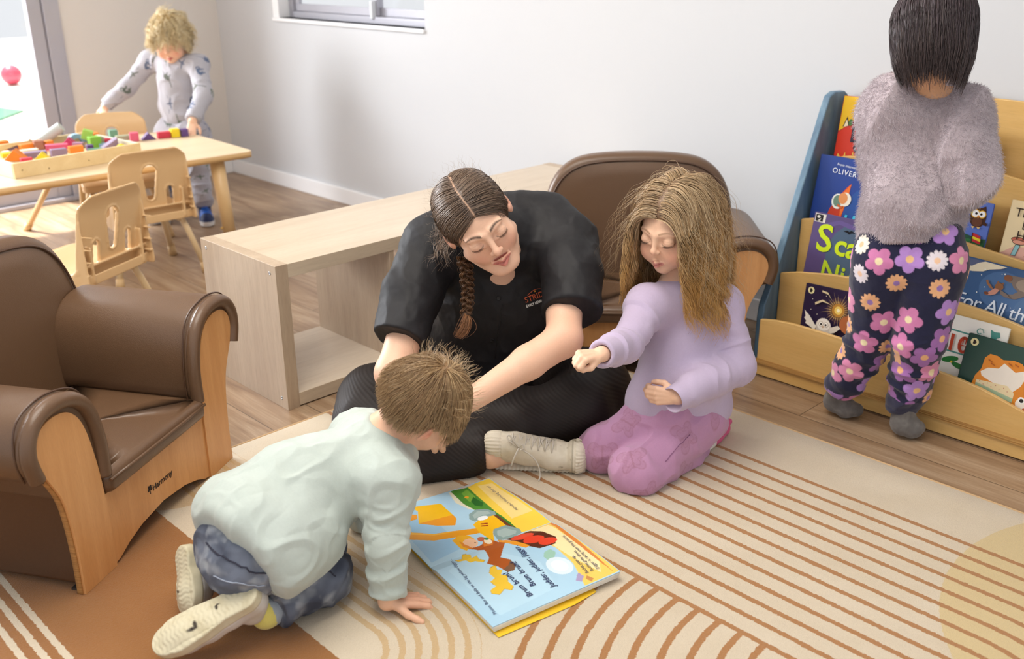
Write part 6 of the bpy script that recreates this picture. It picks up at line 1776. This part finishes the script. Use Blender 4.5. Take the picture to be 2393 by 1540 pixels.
# ---------------------------------------------------------------- girl kneeling in lilac
def make_kneeling_girl():
    r_ = np.random.default_rng(9)
    loc = V3(-1.32, 1.82, 0)
    root = empty('person', loc, 0, 'girl with long wavy hair in lilac top and pink trousers kneeling on the rug', 'person')
    H = Head(at(1576, 530, 2.33), cam_dir(-.62, -.48, .62), cam_dir(-.06, .86, .42), .95, True)
    nb = at(1590, 672, 2.40)
    sr, sl = at(1512, 715, 2.36), at(1682, 712, 2.44)
    er, wr = at(1462, 808, 2.27), at(1405, 828, 2.16)
    el, wl = at(1722, 856, 2.43), at(1585, 928, 2.30)
    pel = at(1625, 945, 2.47)
    kr, kl = at(1410, 1052, 2.44), at(1487, 1100, 2.365)
    S = Sdf(); head(S, H, mouth_open=.0005); neck(S, H, nb, .034)
    S.cap(nb-V3(0, 0, .04), pel, .042, .055, .03)
    for a, b, c in ((sr, er, wr), (sl, el, wl)):
        S.cap(nb, a, .04, .032, .03); S.cap(a, b, .032, .026, .02); S.cap(b, c, .026, .018, .01)
    hand(S, wr+cam_dir(-1, 0, .3)*.004, cam_dir(-.75, -.05, .55), cam_dir(-.1, .75, .6), -1, .102, [(62, 82, 55), (64, 84, 55), (66, 86, 55), (66, 86, 55)], 0, (.80, .30, -.55), 62)
    hand(S, wl, cam_dir(-.93, .05, -.05), cam_dir(-.2, -.25, 1), 1, .102, [(30, 50, 40)]*4, 0, (.6, .4, -.4), 30)
    S.cap(pel, kr, .055, .045, .03); S.cap(pel, kl, .055, .045, .03); S.cap(kl, at(1640, 1030, 2.55), .04, .03, .02)
    def colf(V, N_):
        C = fill(V, '#ecc0a2'); C = blend(C, fbm(V*30, 2)*.12+.1, '#f3cdb2')
        return paint_head(V, C, H, SKIN, '#cf8a80', .75, lash='#3d2c24', brow='#8a6448', brow_w=.9)
    finish('body', S, .0021, skin_mat, root, loc, colf)
    lashes(H, root, loc, '#33241d')
    # top
    S = Sdf(); Mt = frame(cam_dir(-.25, -.1, 1), V3(0, 0, 1))
    cr = wr-unit(wr-er)*.006; cl = wl+unit(wl-el)*.022
    S.cap(sr, er, .044, .037, .02); S.cap(er, cr, .036, .029, .012)
    S.cyl(cr+unit(wr-er)*.004, cr+unit(wr-er)*.07, .055, k=.003, sub=True)
    S.cap(cr-unit(wr-er)*.0, cr+unit(wr-er)*.05, .0235, .025, .002, sub=True)
    S.cap(sl, el, .048, .046, .02); S.cap(el, cl, .043, .032, .012)
    S.cyl(cl+unit(wl-el)*.002, cl+unit(wl-el)*.07, .06, k=.003, sub=True)
    S.cap(cl-unit(wl-el)*.004, cl+unit(wl-el)*.05, .0262, .028, .002, sub=True)
    S.ell(at(1590, 800, 2.45), (.100, .086, .165), Mt, .03); S.cap(sr, sl, .050, .052, .03)
    S.ell(at(1585, 900, 2.47), (.110, .098, .085), Mt, .04); S.cap(at(1530, 940, 2.43), at(1650, 950, 2.48), .070, .066, .04)
    S.cap(nb, nb+V3(0, 0, -.03), .050, .06, .03)
    S.cyl(at(1590, 990, 2.46), at(1590, 990, 2.46)-V3(0, 0, .2), .25, k=.02, sub=True)
    S.cap(H.P(0, -.02, -.05), nb+V3(0, 0, -.004), .038, .037, .006, sub=True)
    def wrs(V, F):
        N_ = normals(V, F); V = wrinkle(V, F, .003, 12, 41, o=2)
        for a, b in ((sr, er), (er, wr), (sl, el), (el, wl)):
            dd = unit(b-a); tt = (V-a)@dd; m = np.clip(1.3-np.linalg.norm(V-a-tt[:, None]*dd, axis=1)/.055, 0, 1)*np.clip(4*(tt/np.linalg.norm(b-a))*(1-tt/np.linalg.norm(b-a))+.3, 0, 1)
            V = V+N_*(m*np.maximum(ridge(np.stack([tt*34, (V@_cR[:, 1])*12, (V@_cR[:, 0])*12], 1)+3)-.1, 0)*.0115)[:, None]
        hem = np.exp(-((V[:, 2]-.150)/.02)**2)
        return V+N_*(hem*ridge(V*22)*.0012)[:, None]
    top = finish('top', S, .0026, cloth_mat, root, loc, lambda V, N_: blend(fill(V, '#c3b4cd'), fbm(V*9, 2)*.3+.2, '#b9a9c6'), wrs)
    ring = []
    for k in range(33): a = 2*PI*k/32; ring.append(nb+V3(.0425*math.cos(a), .0425*math.sin(a), .004-.012*math.cos(a-math.radians(-50)))-loc)
    MB().tube(ring, .0045, 8, False).build('collar', plain('lilac_rib', '#b7a7c3', .85, .03), top)
    # trousers
    S = Sdf()
    hR, hL = at(1556, 968, 2.43), at(1628, 978, 2.48)
    S.ell(at(1606, 978, 2.50), (.092, .095, .070), None, .03)
    S.cap(hR, kr, .070, .057, .022); S.cap(hL, kl, .074, .060, .014)
    S.cap(kl, at(1600, 1068, 2.49), .058, .046, .02); S.cap(kr, at(1520, 1000, 2.55), .055, .05, .02)
    S.cap(at(1600, 1068, 2.49), at(1622, 1052, 2.52), .042, .038, .01)
    floor_cut(S, .0088, loc[:2])
    def wrt(V, F):
        N_ = normals(V, F); Q = V@frame(unit(kl-hL), V3(0, 0, 1))*[1.4, 1.0, 1.2]
        V = V+N_*(np.maximum(ridge(Q*15+2)-.35, 0)*.007)[:, None]
        V = wrinkle(V, F, .003, 18, 44, o=2)
        return np.stack([V[:, 0], V[:, 1], np.maximum(V[:, 2], .0086)], 1)
    def butterfly(u, v, k, C):
        r = np.hypot(u, v); th = np.arctan2(v, np.abs(u))
        edge = .42+.42*np.clip(np.cos(2.6*(th-.55)), 0, 1)**.7*(th > -.1)+.30*np.clip(np.cos(2.9*(th+.75)), 0, 1)*(th <= -.1)
        line = np.exp(-((r-edge)/.035)**2)+.8*np.exp(-((r-edge*.62)/.03)**2)*(r < edge)+(np.abs(np.sin(th*7)) < .13)*(r < edge)*.6
        body = (np.abs(u) < .045)*(np.abs(v) < .42)
        C = blend(C, (r < edge)*.16, '#9c6a6e'); return blend(C, np.clip(line+body, 0, 1)*(r <= edge+.05)*.34, '#98626a')
    def colt(V, N_):
        C = blend(fill(V, '#c292b4'), fbm(V*10, 2)*.3+.2, '#b888ac')
        return decals(V, N_, C, 16, .048, butterfly, r_)
    tr = finish('trousers', S, .0023, cloth_mat, root, loc, colt, wrt)
    Vv = np.array([v.co[:] for v in tr.data.vertices])+loc; Nn = np.array([v.normal[:] for v in tr.data.vertices])
    def line(pts, r, mat, nm):
        out = []
        for p in chaikin(pts, 2, closed=False):
            d = _cR@V3((p[0]-1196.5)/2338.07, -(p[1]-770)/2338.07, -1); d = d/np.linalg.norm(d); w_ = Vv-V3(0, 0, 1.21)
            tt = w_@d; per = np.linalg.norm(w_-tt[:, None]*d, axis=1); m = np.nonzero(per < .006)[0]
            if len(m): i = m[np.argmin(tt[m])]; out.append(Vv[i]+Nn[i]*.0006-loc)
        if len(out) > 2: MB().tube(out, r, 5).build(nm, mat, tr)
    pm = plain('mauve_stitching', '#8c5c80', .8, .05)
    line([(1560, 1080), (1590, 1045), (1618, 1015)], .0009, pm, 'side_seam')
    # sock with red patch, pink clog
    S = Sdf(); s0, s1 = at(1612, 1064, 2.50), at(1652, 1030, 2.56)
    S.cap(s0, s1, .026, .026, .01); floor_cut(S, .0088, loc[:2])
    dS = unit(s1-s0)
    def cs(V, N_):
        t = (V-s0)@dS; C = fill(V, '#e6e0d8')
        C = blend(C, (np.abs(t-.004) < .0018)*1.0, '#b8322c'); C = blend(C, (np.abs(t-.010) < .0018)*1.0, '#b8322c')
        return blend(C, ((t > .022) & (t < .04) & (fbm(V*60+2, 1) > -.25))*1.0, '#c02f2c')
    finish('sock', S, .0022, cloth_mat, root, loc, cs)
    S = Sdf(); h0, t0 = at(1626, 1040, 2.555), at(1690, 988, 2.635); dn = unit(cam_dir(-.25, .8, .1))
    d = unit(t0-h0); up = unit(V3(0, 0, 1)-d*d[2]); sd = np.cross(d, up)
    S.chain([h0+up*.004, h0+d*.05+up*.004, h0+d*.10], [.034, .036, .034], .02, flat=(up, .75)); S.box(h0+d*.055-up*.0+up*.020, (.068, .034, .008), .007, np.stack([d, sd, up], 1), .006)
    floor_cut(S, .0088, loc[:2])
    cg = finish('clog', S, .0022, rubber_mat, root, loc, lambda V, N_: blend(fill(V, '#d8608c'), fbm(V*8, 2)*.3, '#c84e7e'), lambda V, F: V+normals(V, F)*(-(np.exp(-(((V-h0)@up-.012)/.0014)**2))*.0014)[:, None])
    b = MB()
    p = at(1650, 1040, 2.50); n = Vector(cam_dir(.1, -.1, 1)).to_track_quat('Z', 'Y').to_matrix().to_4x4()
    b.lathe([(.0005, 0), (.0075, 0), (.0075, .003), (.0005, .0035)], 16, Matrix.Translation(Vector(p-loc)) @ n); b.build('rivet', plain('dark_rivet', '#5a2f3c', .4), cg)
    MB().tube([Vector(p-loc-cam_dir(0, 0, 1)*.001)+Vector(cam_dir(1, 0, 0))*.0088*math.cos(a)+Vector(cam_dir(0, 1, 0))*.0088*math.sin(a) for a in np.linspace(0, 2*PI, 20)], .0016, 6, False).build('rivet_ring', plain('pale_pink_ring', '#e9a9b8', .4), cg)
    # hair
    S = Sdf(); cap_sdf(S, H, .0035, .006, .78)
    hr = finish('hair', S, .0024, hair_mat, root, loc, lambda V, N_: blend(fill(V, '#7c5e44'), fbm(V*70, 2)*.4+.2, '#94755a'))
    dz = H.M.T@V3(0, 0, -1.0)
    ex = [(at(1590, 760, 2.44), .118), (sl, .058), (sr, .054), (nb, .062), (H.P(0, .02, -.04), .066*H.s)]
    def fld(p, t):
        x = p[:, 0]; sgn = np.where(x > -.004, 1.0, -1.0)
        side = np.stack([sgn, .10-1.0*(p[:, 1] < .0), .15-.6*(np.abs(x) > .05)], 1)
        w_ = np.clip((np.abs(x)/.055)**1.2+t*1.6-.05, 0, 1)[:, None]
        dn = np.tile(dz, (len(p), 1))+np.stack([sgn*.10, -.12+0*x, 0*x], 1)
        return unit_rows(unit_rows(side)*(1-w_)+unit_rows(dn)*w_)
    mask = lambda p: (p[:, 2]-.78*p[:, 1]+.004 > 0)
    Q = grow(H, 7000, mask, fld, .285, 28, r_, (.045, .17), .72, .0085, .095, ex)
    strand_mesh('strands', Q, .00078, ['#957653', '#b6946a', '#ccae84', '#7a5c43', '#e2c8a2'], hr, loc, r_, tipc='#d3a25c')
    Q = grow(H, 260, mask, lambda p, t: unit_rows(fld(p, t)+np.stack([np.sign(p[:, 0])*.25, .05+0*p[:, 0], .10+0*p[:, 0]], 1)), .24, 22, r_, (.10, .34), .8, .010, .09)
    strand_mesh('flyaways', Q, .00035, ['#b8966a', '#d9c4a0', '#8a6a48'], hr, loc, r_)
make_kneeling_girl()

# ---------------------------------------------------------------- child at the book rack, seen from behind
def make_rack_child():
    r_ = np.random.default_rng(21)
    loc = V3(-1.05, 2.37, 0)
    root = empty('person', loc, 0, 'child with dark bobbed hair in fluffy lilac sweater and floral trousers at the book rack', 'person')
    H = Head(at(2176, 92, 2.28), cam_dir(.10, -.05, -1), cam_dir(.03, 1, .12), 1.0, True)
    nb = at(2178, 212, 2.36)
    sl, sr = at(2092, 262, 2.40), at(2240, 272, 2.35)
    er, wr = at(2264, 420, 2.31), at(2225, 452, 2.40)
    el, wl = at(2075, 390, 2.47), at(2110, 400, 2.52)
    pel = at(2125, 580, 2.46)
    kl, kr = at(2040, 775, 2.555), at(2148, 790, 2.475)
    al, ar = at(1968, 905, 2.68), at(2112, 950, 2.59)
    S = Sdf(); head(S, H); neck(S, H, nb, .036)
    S.cap(nb-V3(0, 0, .04), pel, .042, .055, .03)
    for a, b, c in ((sr, er, wr), (sl, el, wl)):
        S.cap(nb, a, .04, .032, .03); S.cap(a, b, .032, .026, .02); S.cap(b, c, .026, .018, .01)
    hand(S, wr, unit(wr-er), cam_dir(0, .5, -.5), 1, .10, [(20, 30, 20)]*4); hand(S, wl, unit(wl-el), cam_dir(0, .5, -.5), -1, .10, [(20, 30, 20)]*4)
    S.cap(pel, kl, .05, .04, .03); S.cap(pel, kr, .05, .04, .03); S.cap(kl, al, .036, .026, .02); S.cap(kr, ar, .036, .026, .02)
    finish('body', S, .0026, skin_mat, root, loc, lambda V, N_: paint_head(V, blend(fill(V, '#dda983'), fbm(V*30, 2)*.1, '#e6b793'), H, SKIN, '#c0655a', .5))
    # sweater
    tw_ = V3(_cR[0, 2], _cR[1, 2], 0)
    S = Sdf(); Mt = frame(cam_dir(0, -.1, 1), V3(0, 0, 1))
    S.ell(at(2170, 345, 2.41), (.128, .088, .155), Mt, .03); S.cap(sl, sr, .058, .058, .04)
    S.cap(at(2112, 480, 2.42), at(2148, 485, 2.42), .096, .096, .06); S.cap(at(2108, 545, 2.46), at(2134, 548, 2.45), .102, .100, .05); S.cap(at(2108, 600, 2.46), at(2134, 602, 2.45), .100, .098, .03)
    S.cap(at(2088, 330, 2.44), sl, .055, .060, .05); S.cap(sl, el, .058, .052, .05); S.cap(el, wl, .052, .045, .03)
    S.cap(sr, at(2258, 350, 2.32), .060, .056, .03); S.cap(at(2258, 350, 2.32), er, .056, .054, .016); S.cap(er, at(2246, 448, 2.34), .050, .046, .012); S.cap(at(2246, 448, 2.34), wr, .044, .038, .012)
    S.cap(at(2212, 395, 2.29), at(2214, 470, 2.295), .010, .012, .03, sub=True)
    S.cap(nb+V3(0, 0, .016)+tw_*.006, nb, .050, .058, .012)
    hc_ = at(2122, 570, 2.36); hn_ = unit(V3(0, 0, -1)+.42*V3(_cR[0, 2], _cR[1, 2], 0)); S.cyl(hc_, hc_+hn_*.2, .25, k=.008, sub=True)
    S.cap(H.P(0, -.01, -.06), nb+V3(0, 0, .050), .040, .038, .004, sub=True)
    zh = at(2120, 575, 2.45)[2]
    def wrs(V, F):
        N_ = normals(V, F); m = np.clip((V[:, 2]-zh-.05)/.03, 0, 1)
        Q = V@frame(cam_dir(.55, .83, 0), V3(0, .2, 1))
        V = V+N_*(m*(np.maximum(ridge(Q*[6, 3.2, 6]*1.6+5.5), -.2))*.016)[:, None]
        ang = np.arctan2(V[:, 1]-2.37, V[:, 0]+1.05); rib = np.sin(ang*150)*.0016*np.clip(1-(V[:, 2]-zh-.042)/.008, 0, 1)
        return V+N_*rib[:, None]
    box_ = {}
    def cols(V, N_):
        box_['V'] = V; box_['N'] = N_
        return blend(fill(V, '#b3a5ab'), fbm(V*60, 3)*.5+.2, '#c2b5ba')
    sw = finish('sweater', S, .0028, cloth_mat, root, loc, cols, wrs)
    ring = []
    for k in range(41): a_ = 2*PI*k/40; ring.append(nb+tw_*.006+V3(.045*math.cos(a_), .045*math.sin(a_), .030)-loc)
    cb = MB().tube(ring, .0145, 12, False).build('collar', plain('lilac_mohair_rib', '#b3a5ab', .95, .06, 120, .6, 400, sheen=.3), sw)
    # the mohair pile
    V, N_ = box_['V'], box_['N']; front = (N_@_cR[:, 2] > -.35) & ((V-hc_)@hn_ < -.006)
    idx = r_.choice(np.nonzero(front)[0], 30000); n = len(idx)
    p = V[idx]+r_.normal(0, .0012, (n, 3)); d = unit_rows(N_[idx]*.7+r_.normal(0, .5, (n, 3))+V3(0, 0, -.35))
    Ln = r_.uniform(.005, .011, n)*np.clip((V[idx, 2]-zh)/.05, .35, 1); q = np.linspace(0, 1, 3)[None, :, None]
    Q = p[:, None]+d[:, None]*Ln[:, None, None]*q+(V3(0, 0, -1)+r_.normal(0, .5, (n, 3)))[:, None]*(q*q)*.0022
    strand_mesh('mohair_pile', Q, .00042, ['#c8bbc1', '#d6cad0', '#b4a6ad', '#e2d9de'], sw, loc, r_, mat=cloth_mat)
    # trousers with flowers
    S = Sdf()
    hl_, hr_ = at(2068, 610, 2.46), at(2178, 615, 2.42)
    S.cap(hl_+V3(0, 0, .06), hr_+V3(0, 0, .06), .064, .064, .03); S.cap(hl_, hr_, .076, .076, .03)
    S.cap(hl_, kl, .080, .062, .012); S.cap(kl, at(1985, 880, 2.65), .060, .046, .01)
    S.cap(hr_, kr, .082, .066, .012); S.cap(kr, at(2122, 915, 2.575), .064, .048, .01)
    S.cap(at(1985, 880, 2.65), at(1972, 893, 2.67), .046, .040, .006); S.cap(at(2122, 915, 2.575), at(2117, 930, 2.585), .048, .042, .006)
    # cuffs
    c1, c2 = at(1975, 878, 2.668), at(1960, 906, 2.69); S.cap(c1, c2, .034, .032, .003)
    c3, c4 = at(2118, 925, 2.58), at(2111, 950, 2.594); S.cap(c3, c4, .037, .035, .003)
    S.cyl(c2+unit(c2-c1)*.006, c2+unit(c2-c1)*.1, .06, k=.002, sub=True); S.cyl(c4+unit(c4-c3)*.006, c4+unit(c4-c3)*.1, .06, k=.002, sub=True)
    def wrt(V, F):
        N_ = normals(V, F); low = np.clip((.32-V[:, 2])/.2, 0, 1)
        V = V+N_*(np.maximum(ridge(V*[9, 9, 22]+3)-.2, 0)*.009*(.35+low))[:, None]
        return wrinkle(V, F, .0018, 30, 2)
    pal = [('#a56fb0', '#f0b884', 5, 1), ('#d98aae', '#f0dcae', 5, 1), ('#ece3d2', '#f0b890', 12, 0), ('#e9b184', '#9a78b8', 12, 0), ('#b58ad0', '#efc38c', 5, 1), ('#e6dde4', '#f0c6a4', 12, 0), ('#cf7fae', '#f2e2b8', 5, 1)]
    def flower(u, v, k, C):
        pc, cc, n_, big = pal[k % len(pal)]; r = np.hypot(u, v); a = np.arctan2(v, u)
        e = (.62+.36*np.abs(np.cos(a*n_/2))**.7) if big else (.66+.22*np.abs(np.cos(a*n_/2))**.8)
        if not big: r = r*1.22
        C = blend(C, np.clip((e-r)/.05+.5, 0, 1), pc); return blend(C, np.clip((.26-r)/.05+.5, 0, 1), cc)
    def colt(V, N_):
        C = blend(fill(V, '#22233d'), fbm(V*14, 2)*.3, '#2c2c4a')
        m = ((V-c1)@unit(c2-c1) > -.004)*(np.linalg.norm(V-c1, axis=1) < .06) | ((V-c3)@unit(c4-c3) > -.004)*(np.linalg.norm(V-c3, axis=1) < .065)
        D = decals(V, N_, C.copy(), 110, .0345, flower, r_)
        D[m] = srgb('#33334b'); return D
    finish('trousers', S, .0022, cloth_mat, root, loc, colt, wrt)
    # socked feet on tiptoe
    for (a, h, b_, c) in ((al, at(1950, 955, 2.735), at(1975, 962, 2.715), at(2000, 955, 2.715)), (ar, at(2108, 1005, 2.605), at(2130, 1008, 2.600), at(2143, 998, 2.612))):
        S = Sdf(); h = V3(h[0], h[1], max(h[2], .040)); b_ = V3(b_[0], b_[1], .030); c = V3(c[0], c[1], .022)
        S.cap(a+V3(0, 0, .02), h, .030, .0295, .015); S.cap(h, b_, .0275, .026, .015); S.cap(b_, c, .026, .020, .01)
        floor_cut(S, .0005, loc[:2])
        finish('sock', S, .0022, cloth_mat, root, loc, lambda V, N_: blend(fill(V, '#6b6764'), fbm(V*80, 3)*.5+.2, '#85807c'), lambda V, F: wrinkle(V, F, .0012, 40, 3))
    # hair
    S = Sdf(); cap_sdf(S, H, .006, .026, .35)
    hr = finish('hair', S, .0024, hair_mat, root, loc, lambda V, N_: blend(fill(V, '#2a211f'), fbm(V*70, 2)*.4+.2, '#3a2d29'))
    wh = V3(.004, -.035, .122)
    def fld(p, t):
        v = p-wh; dist = np.linalg.norm(v, axis=1, keepdims=True)
        low = np.clip((-.02-p[:, 2:3])/.05, 0, 1); q = p*[1, 1, 0]; q = unit_rows(q)
        return unit_rows(v/dist*np.clip(1.5-dist/.075, 0, 1)+np.tile(V3(0, 0, -1.3), (len(p), 1))*np.clip(dist/.06, .1, 1)-q*(.12+low*.35)*np.clip((.03-p[:, 2:3])/.04, 0, 1))
    mask = lambda p: (p[:, 2]-.35*p[:, 1]+.020 > 0)
    rt = None
    Q = grow(H, 4600, lambda p: mask(p) & (p[:, 2] > -.045), fld, lambda p: (.030+1.20*(p[:, 2]+.050)+.030*(p[:, 1] < -.03))*r_.uniform(.82, 1.08, len(p)), 17, r_, (.05, .15), .5, .0010, .06)
    strand_mesh('strands', Q, .00125, ['#241b1a', '#3b2d2c', '#4f3d3b', '#2b2120', '#65514e'], hr, loc, r_)
    Q = grow(H, 2200, lambda p: (p[:, 2] > .075), fld, lambda p: .172*r_.uniform(.8, 1.05, len(p)), 22, r_, (.09, .19), .5, .0010, .06)
    strand_mesh('top_strands', Q, .00125, ['#241b1a', '#33272a', '#463538', '#2b2120', '#5d4c55'], hr, loc, r_)
make_rack_child()

# ---------------------------------------------------------------- toddler at the table
def make_toddler():
    r_ = np.random.default_rng(33)
    loc = V3(-4.5, 2.2, 0)
    root = empty('person', loc, 0, 'blond toddler in grey dinosaur print tracksuit and blue trainers standing behind the table', 'person')
    H = Head(at(398, 92, 4.60), cam_dir(.02, -.66, .72), cam_dir(-.03, .72, .66), .92, True)
    nb = at(405, 128, 4.70)
    sr, sl = at(352, 142, 4.72), at(462, 152, 4.64)
    er, wr = at(296, 205, 4.72), at(246, 248, 4.72)
    el, wl = at(476, 222, 4.58), at(450, 282, 4.50)
    pel = at(428, 315, 4.78)
    kr, kl = at(415, 400, 4.76), at(462, 420, 4.74)
    al, ar = at(477, 478, 4.70), at(385, 495, 4.76)
    S = Sdf(); head(S, H); neck(S, H, nb, .036)
    S.cap(nb-V3(0, 0, .04), pel, .042, .055, .03)
    for a, b, c in ((sr, er, wr), (sl, el, wl)):
        S.cap(nb, a, .04, .034, .03); S.cap(a, b, .032, .027, .02); S.cap(b, c, .027, .019, .01)
    hand(S, wr, cam_dir(-.20, -.95, .15), cam_dir(-.15, .1, 1), 1, .098, [(8, 22, 18), (10, 26, 18), (10, 28, 18), (8, 22, 18)], .3)
    hand(S, wl, cam_dir(-.05, -.95, .25), cam_dir(.1, .15, 1), -1, .098, [(12, 26, 18), (12, 28, 18), (12, 28, 18), (10, 24, 18)], .15)
    S.cap(pel, kr, .05, .04, .03); S.cap(pel, kl, .05, .04, .03); S.cap(kl, al, .036, .028, .02); S.cap(kr, ar, .036, .028, .02)
    def colf(V, N_):
        C = fill(V, '#efc2a4'); return paint_head(V, C, H, SKIN, '#cf6a60', 1.0, lash='#8a6a50', brow='#c7a070', brow_w=.8)
    finish('body', S, .0026, skin_mat, root, loc, colf)
    S = Sdf(); Mt = frame(cam_dir(0, -.3, 1), cam_dir(.05, 1, .2))
    c1, c2 = wr-unit(wr-er)*.012, wl-unit(wl-el)*.014
    S.cap(sr, er, .042, .037, .03); S.cap(er, c1, .037, .032, .02); S.cyl(c1+unit(wr-er)*.008, c1+unit(wr-er)*.07, .05, k=.004, sub=True)
    S.cap(sl, el, .044, .040, .02); S.cap(el, c2, .040, .033, .02); S.cyl(c2+unit(wl-el)*.008, c2+unit(wl-el)*.07, .05, k=.004, sub=True)
    S.cap(sr, sl, .048, .048, .03); S.ell(at(415, 190, 4.71), (.092, .080, .13), Mt, .03); S.cap(at(417, 245, 4.76), at(428, 268, 4.77), .092, .096, .03)
    S.cap(nb, nb+V3(0, 0, -.01), .052, .06, .02)
    S.cyl(at(428, 306, 4.77)-V3(0, 0, .004), at(428, 306, 4.77)-V3(0, 0, .2), .2, k=.02, sub=True)
    DN = ['#4a5a4c', '#3c4c68', '#56674a', '#41577a', '#4b5240']
    def dino(u, v, k, C):
        kind = k % 3
        if kind == 0:   # long neck
            b = (((u-.05)/.42)**2+((v)/.24)**2 < 1) | ((np.abs(v-.1-(.0-u-.35)*.9) < .07)*(u < -.25)*(u > -.85)) | ((np.abs(v+.10+(u-.4)*.35) < .07*(1.2-u))*(u > .3)*(u < .98)) | ((np.abs(np.abs(u-.05)-.2) < .06)*(v < 0)*(v > -.45))
        elif kind == 1: # flying
            b = (np.abs(v-.25*np.abs(u)*np.sign(.6-np.abs(u))) < .09*(1.05-np.abs(u)))*(np.abs(u) < 1) | ((np.abs(u) < .07)*(v < .3)*(v > -.4))
        else:
            b = (((u)/.45)**2+((v)/.30)**2 < 1)*~(((u-.1)/.18)**2+((v+.12)/.14)**2 < 1) | ((np.hypot(u-.45, v-.05) < .22)*(np.hypot(u-.45, v-.05) > .12)) | ((np.abs(np.abs(u)-.22) < .07)*(v < 0)*(v > -.5))
        return blend(C, b*.85, DN[k % 5])
    def cols(V, N_):
        return decals(V, N_, blend(fill(V, '#b4b2ba'), fbm(V*30, 2)*.2+.1, '#a8a6ae'), 70, .0445, dino, r_)
    finish('sweatshirt', S, .0026, cloth_mat, root, loc, cols, lambda V, F: wrinkle(V+normals(V, F)*(np.maximum(ridge(V*[14, 14, 20]+1)-.35, 0)*.006)[:, None], F, .002, 25, 6))
    S = Sdf()
    S.cap(at(402, 312, 4.78), at(452, 314, 4.76), .082, .082, .03)
    for h, k_, a in ((at(402, 335, 4.78), kr, ar), (at(455, 335, 4.76), kl, al)):
        S.cap(h, k_, .070, .056, .02); S.cap(k_, a+V3(0, 0, .02), .054, .042, .012)
    def colp(V, N_): return decals(V, N_, blend(fill(V, '#b2b0b9'), fbm(V*30, 2)*.2+.1, '#a4a2ac'), 40, .038, dino, r_)
    finish('joggers', S, .0028, cloth_mat, root, loc, colp, lambda V, F: wrinkle(V+normals(V, F)*(np.maximum(ridge(V*[12, 12, 26]+8)-.3, 0)*.008)[:, None], F, .002, 25, 6))
    for a, tp in ((al, at(487, 527, 4.60)), (ar, at(362, 512, 4.68))):
        hp = V3(a[0], a[1], .014); tp = V3(tp[0], tp[1], .014); tp = hp+unit(tp-hp)*.145
        hp = hp-unit(tp-hp)*.03
        S = Sdf(); d, dn, sd = shoe(S, hp, tp, V3(0, 0, -1), .15, .066, .05, .012)
        S.cap(hp+d*.03+V3(0, 0, .03), hp+d*.035+V3(0, 0, .06), .030, .029, .01); floor_cut(S, .001, loc[:2])
        def col(V, N_, hp=hp, d=d, dn=dn):
            C = blend(fill(V, '#1f2f5c'), ((V-hp)@d < .115)*((V-hp)@d > .06)*1.0, '#1d5fc4'); C = blend(C, (np.abs((V-hp)@d-.085) < .004)*1.0, '#16305c')
            return blend(C, (V[:, 2] < .024)*1.0, '#e4e2e2')
        finish('trainer', S, .0026, rubber_mat, root, loc, col)
    S = Sdf(); cap_sdf(S, H, .005, .010, .62)
    hr = finish('hair', S, .0028, hair_mat, root, loc, lambda V, N_: blend(fill(V, '#c9a768'), fbm(V*70, 2)*.4+.2, '#dcc08a'))
    wh = V3(0, -.03, .12)
    def fld(p, t):
        v = p-wh; dist = np.linalg.norm(v, axis=1, keepdims=True)
        return unit_rows(v/dist+np.tile(V3(0, .35, -.8), (len(p), 1))*np.clip(dist/.09, 0, 1)+.8*np.stack([np.sin(p[:, 1]*95+3*t), np.cos(p[:, 0]*90), np.sin(p[:, 0]*80+p[:, 2]*60)], 1))
    Q = grow(H, 2600, lambda p: (p[:, 2]-.62*p[:, 1]+.010 > 0), fld, .075, 14, r_, (.05, .30), .6, .0050, .036)
    strand_mesh('curls', Q, .0013, ['#e0c690', '#f2e2b8', '#faf0d6', '#cfab6e', '#ecd6a2'], hr, loc, r_)
make_toddler()
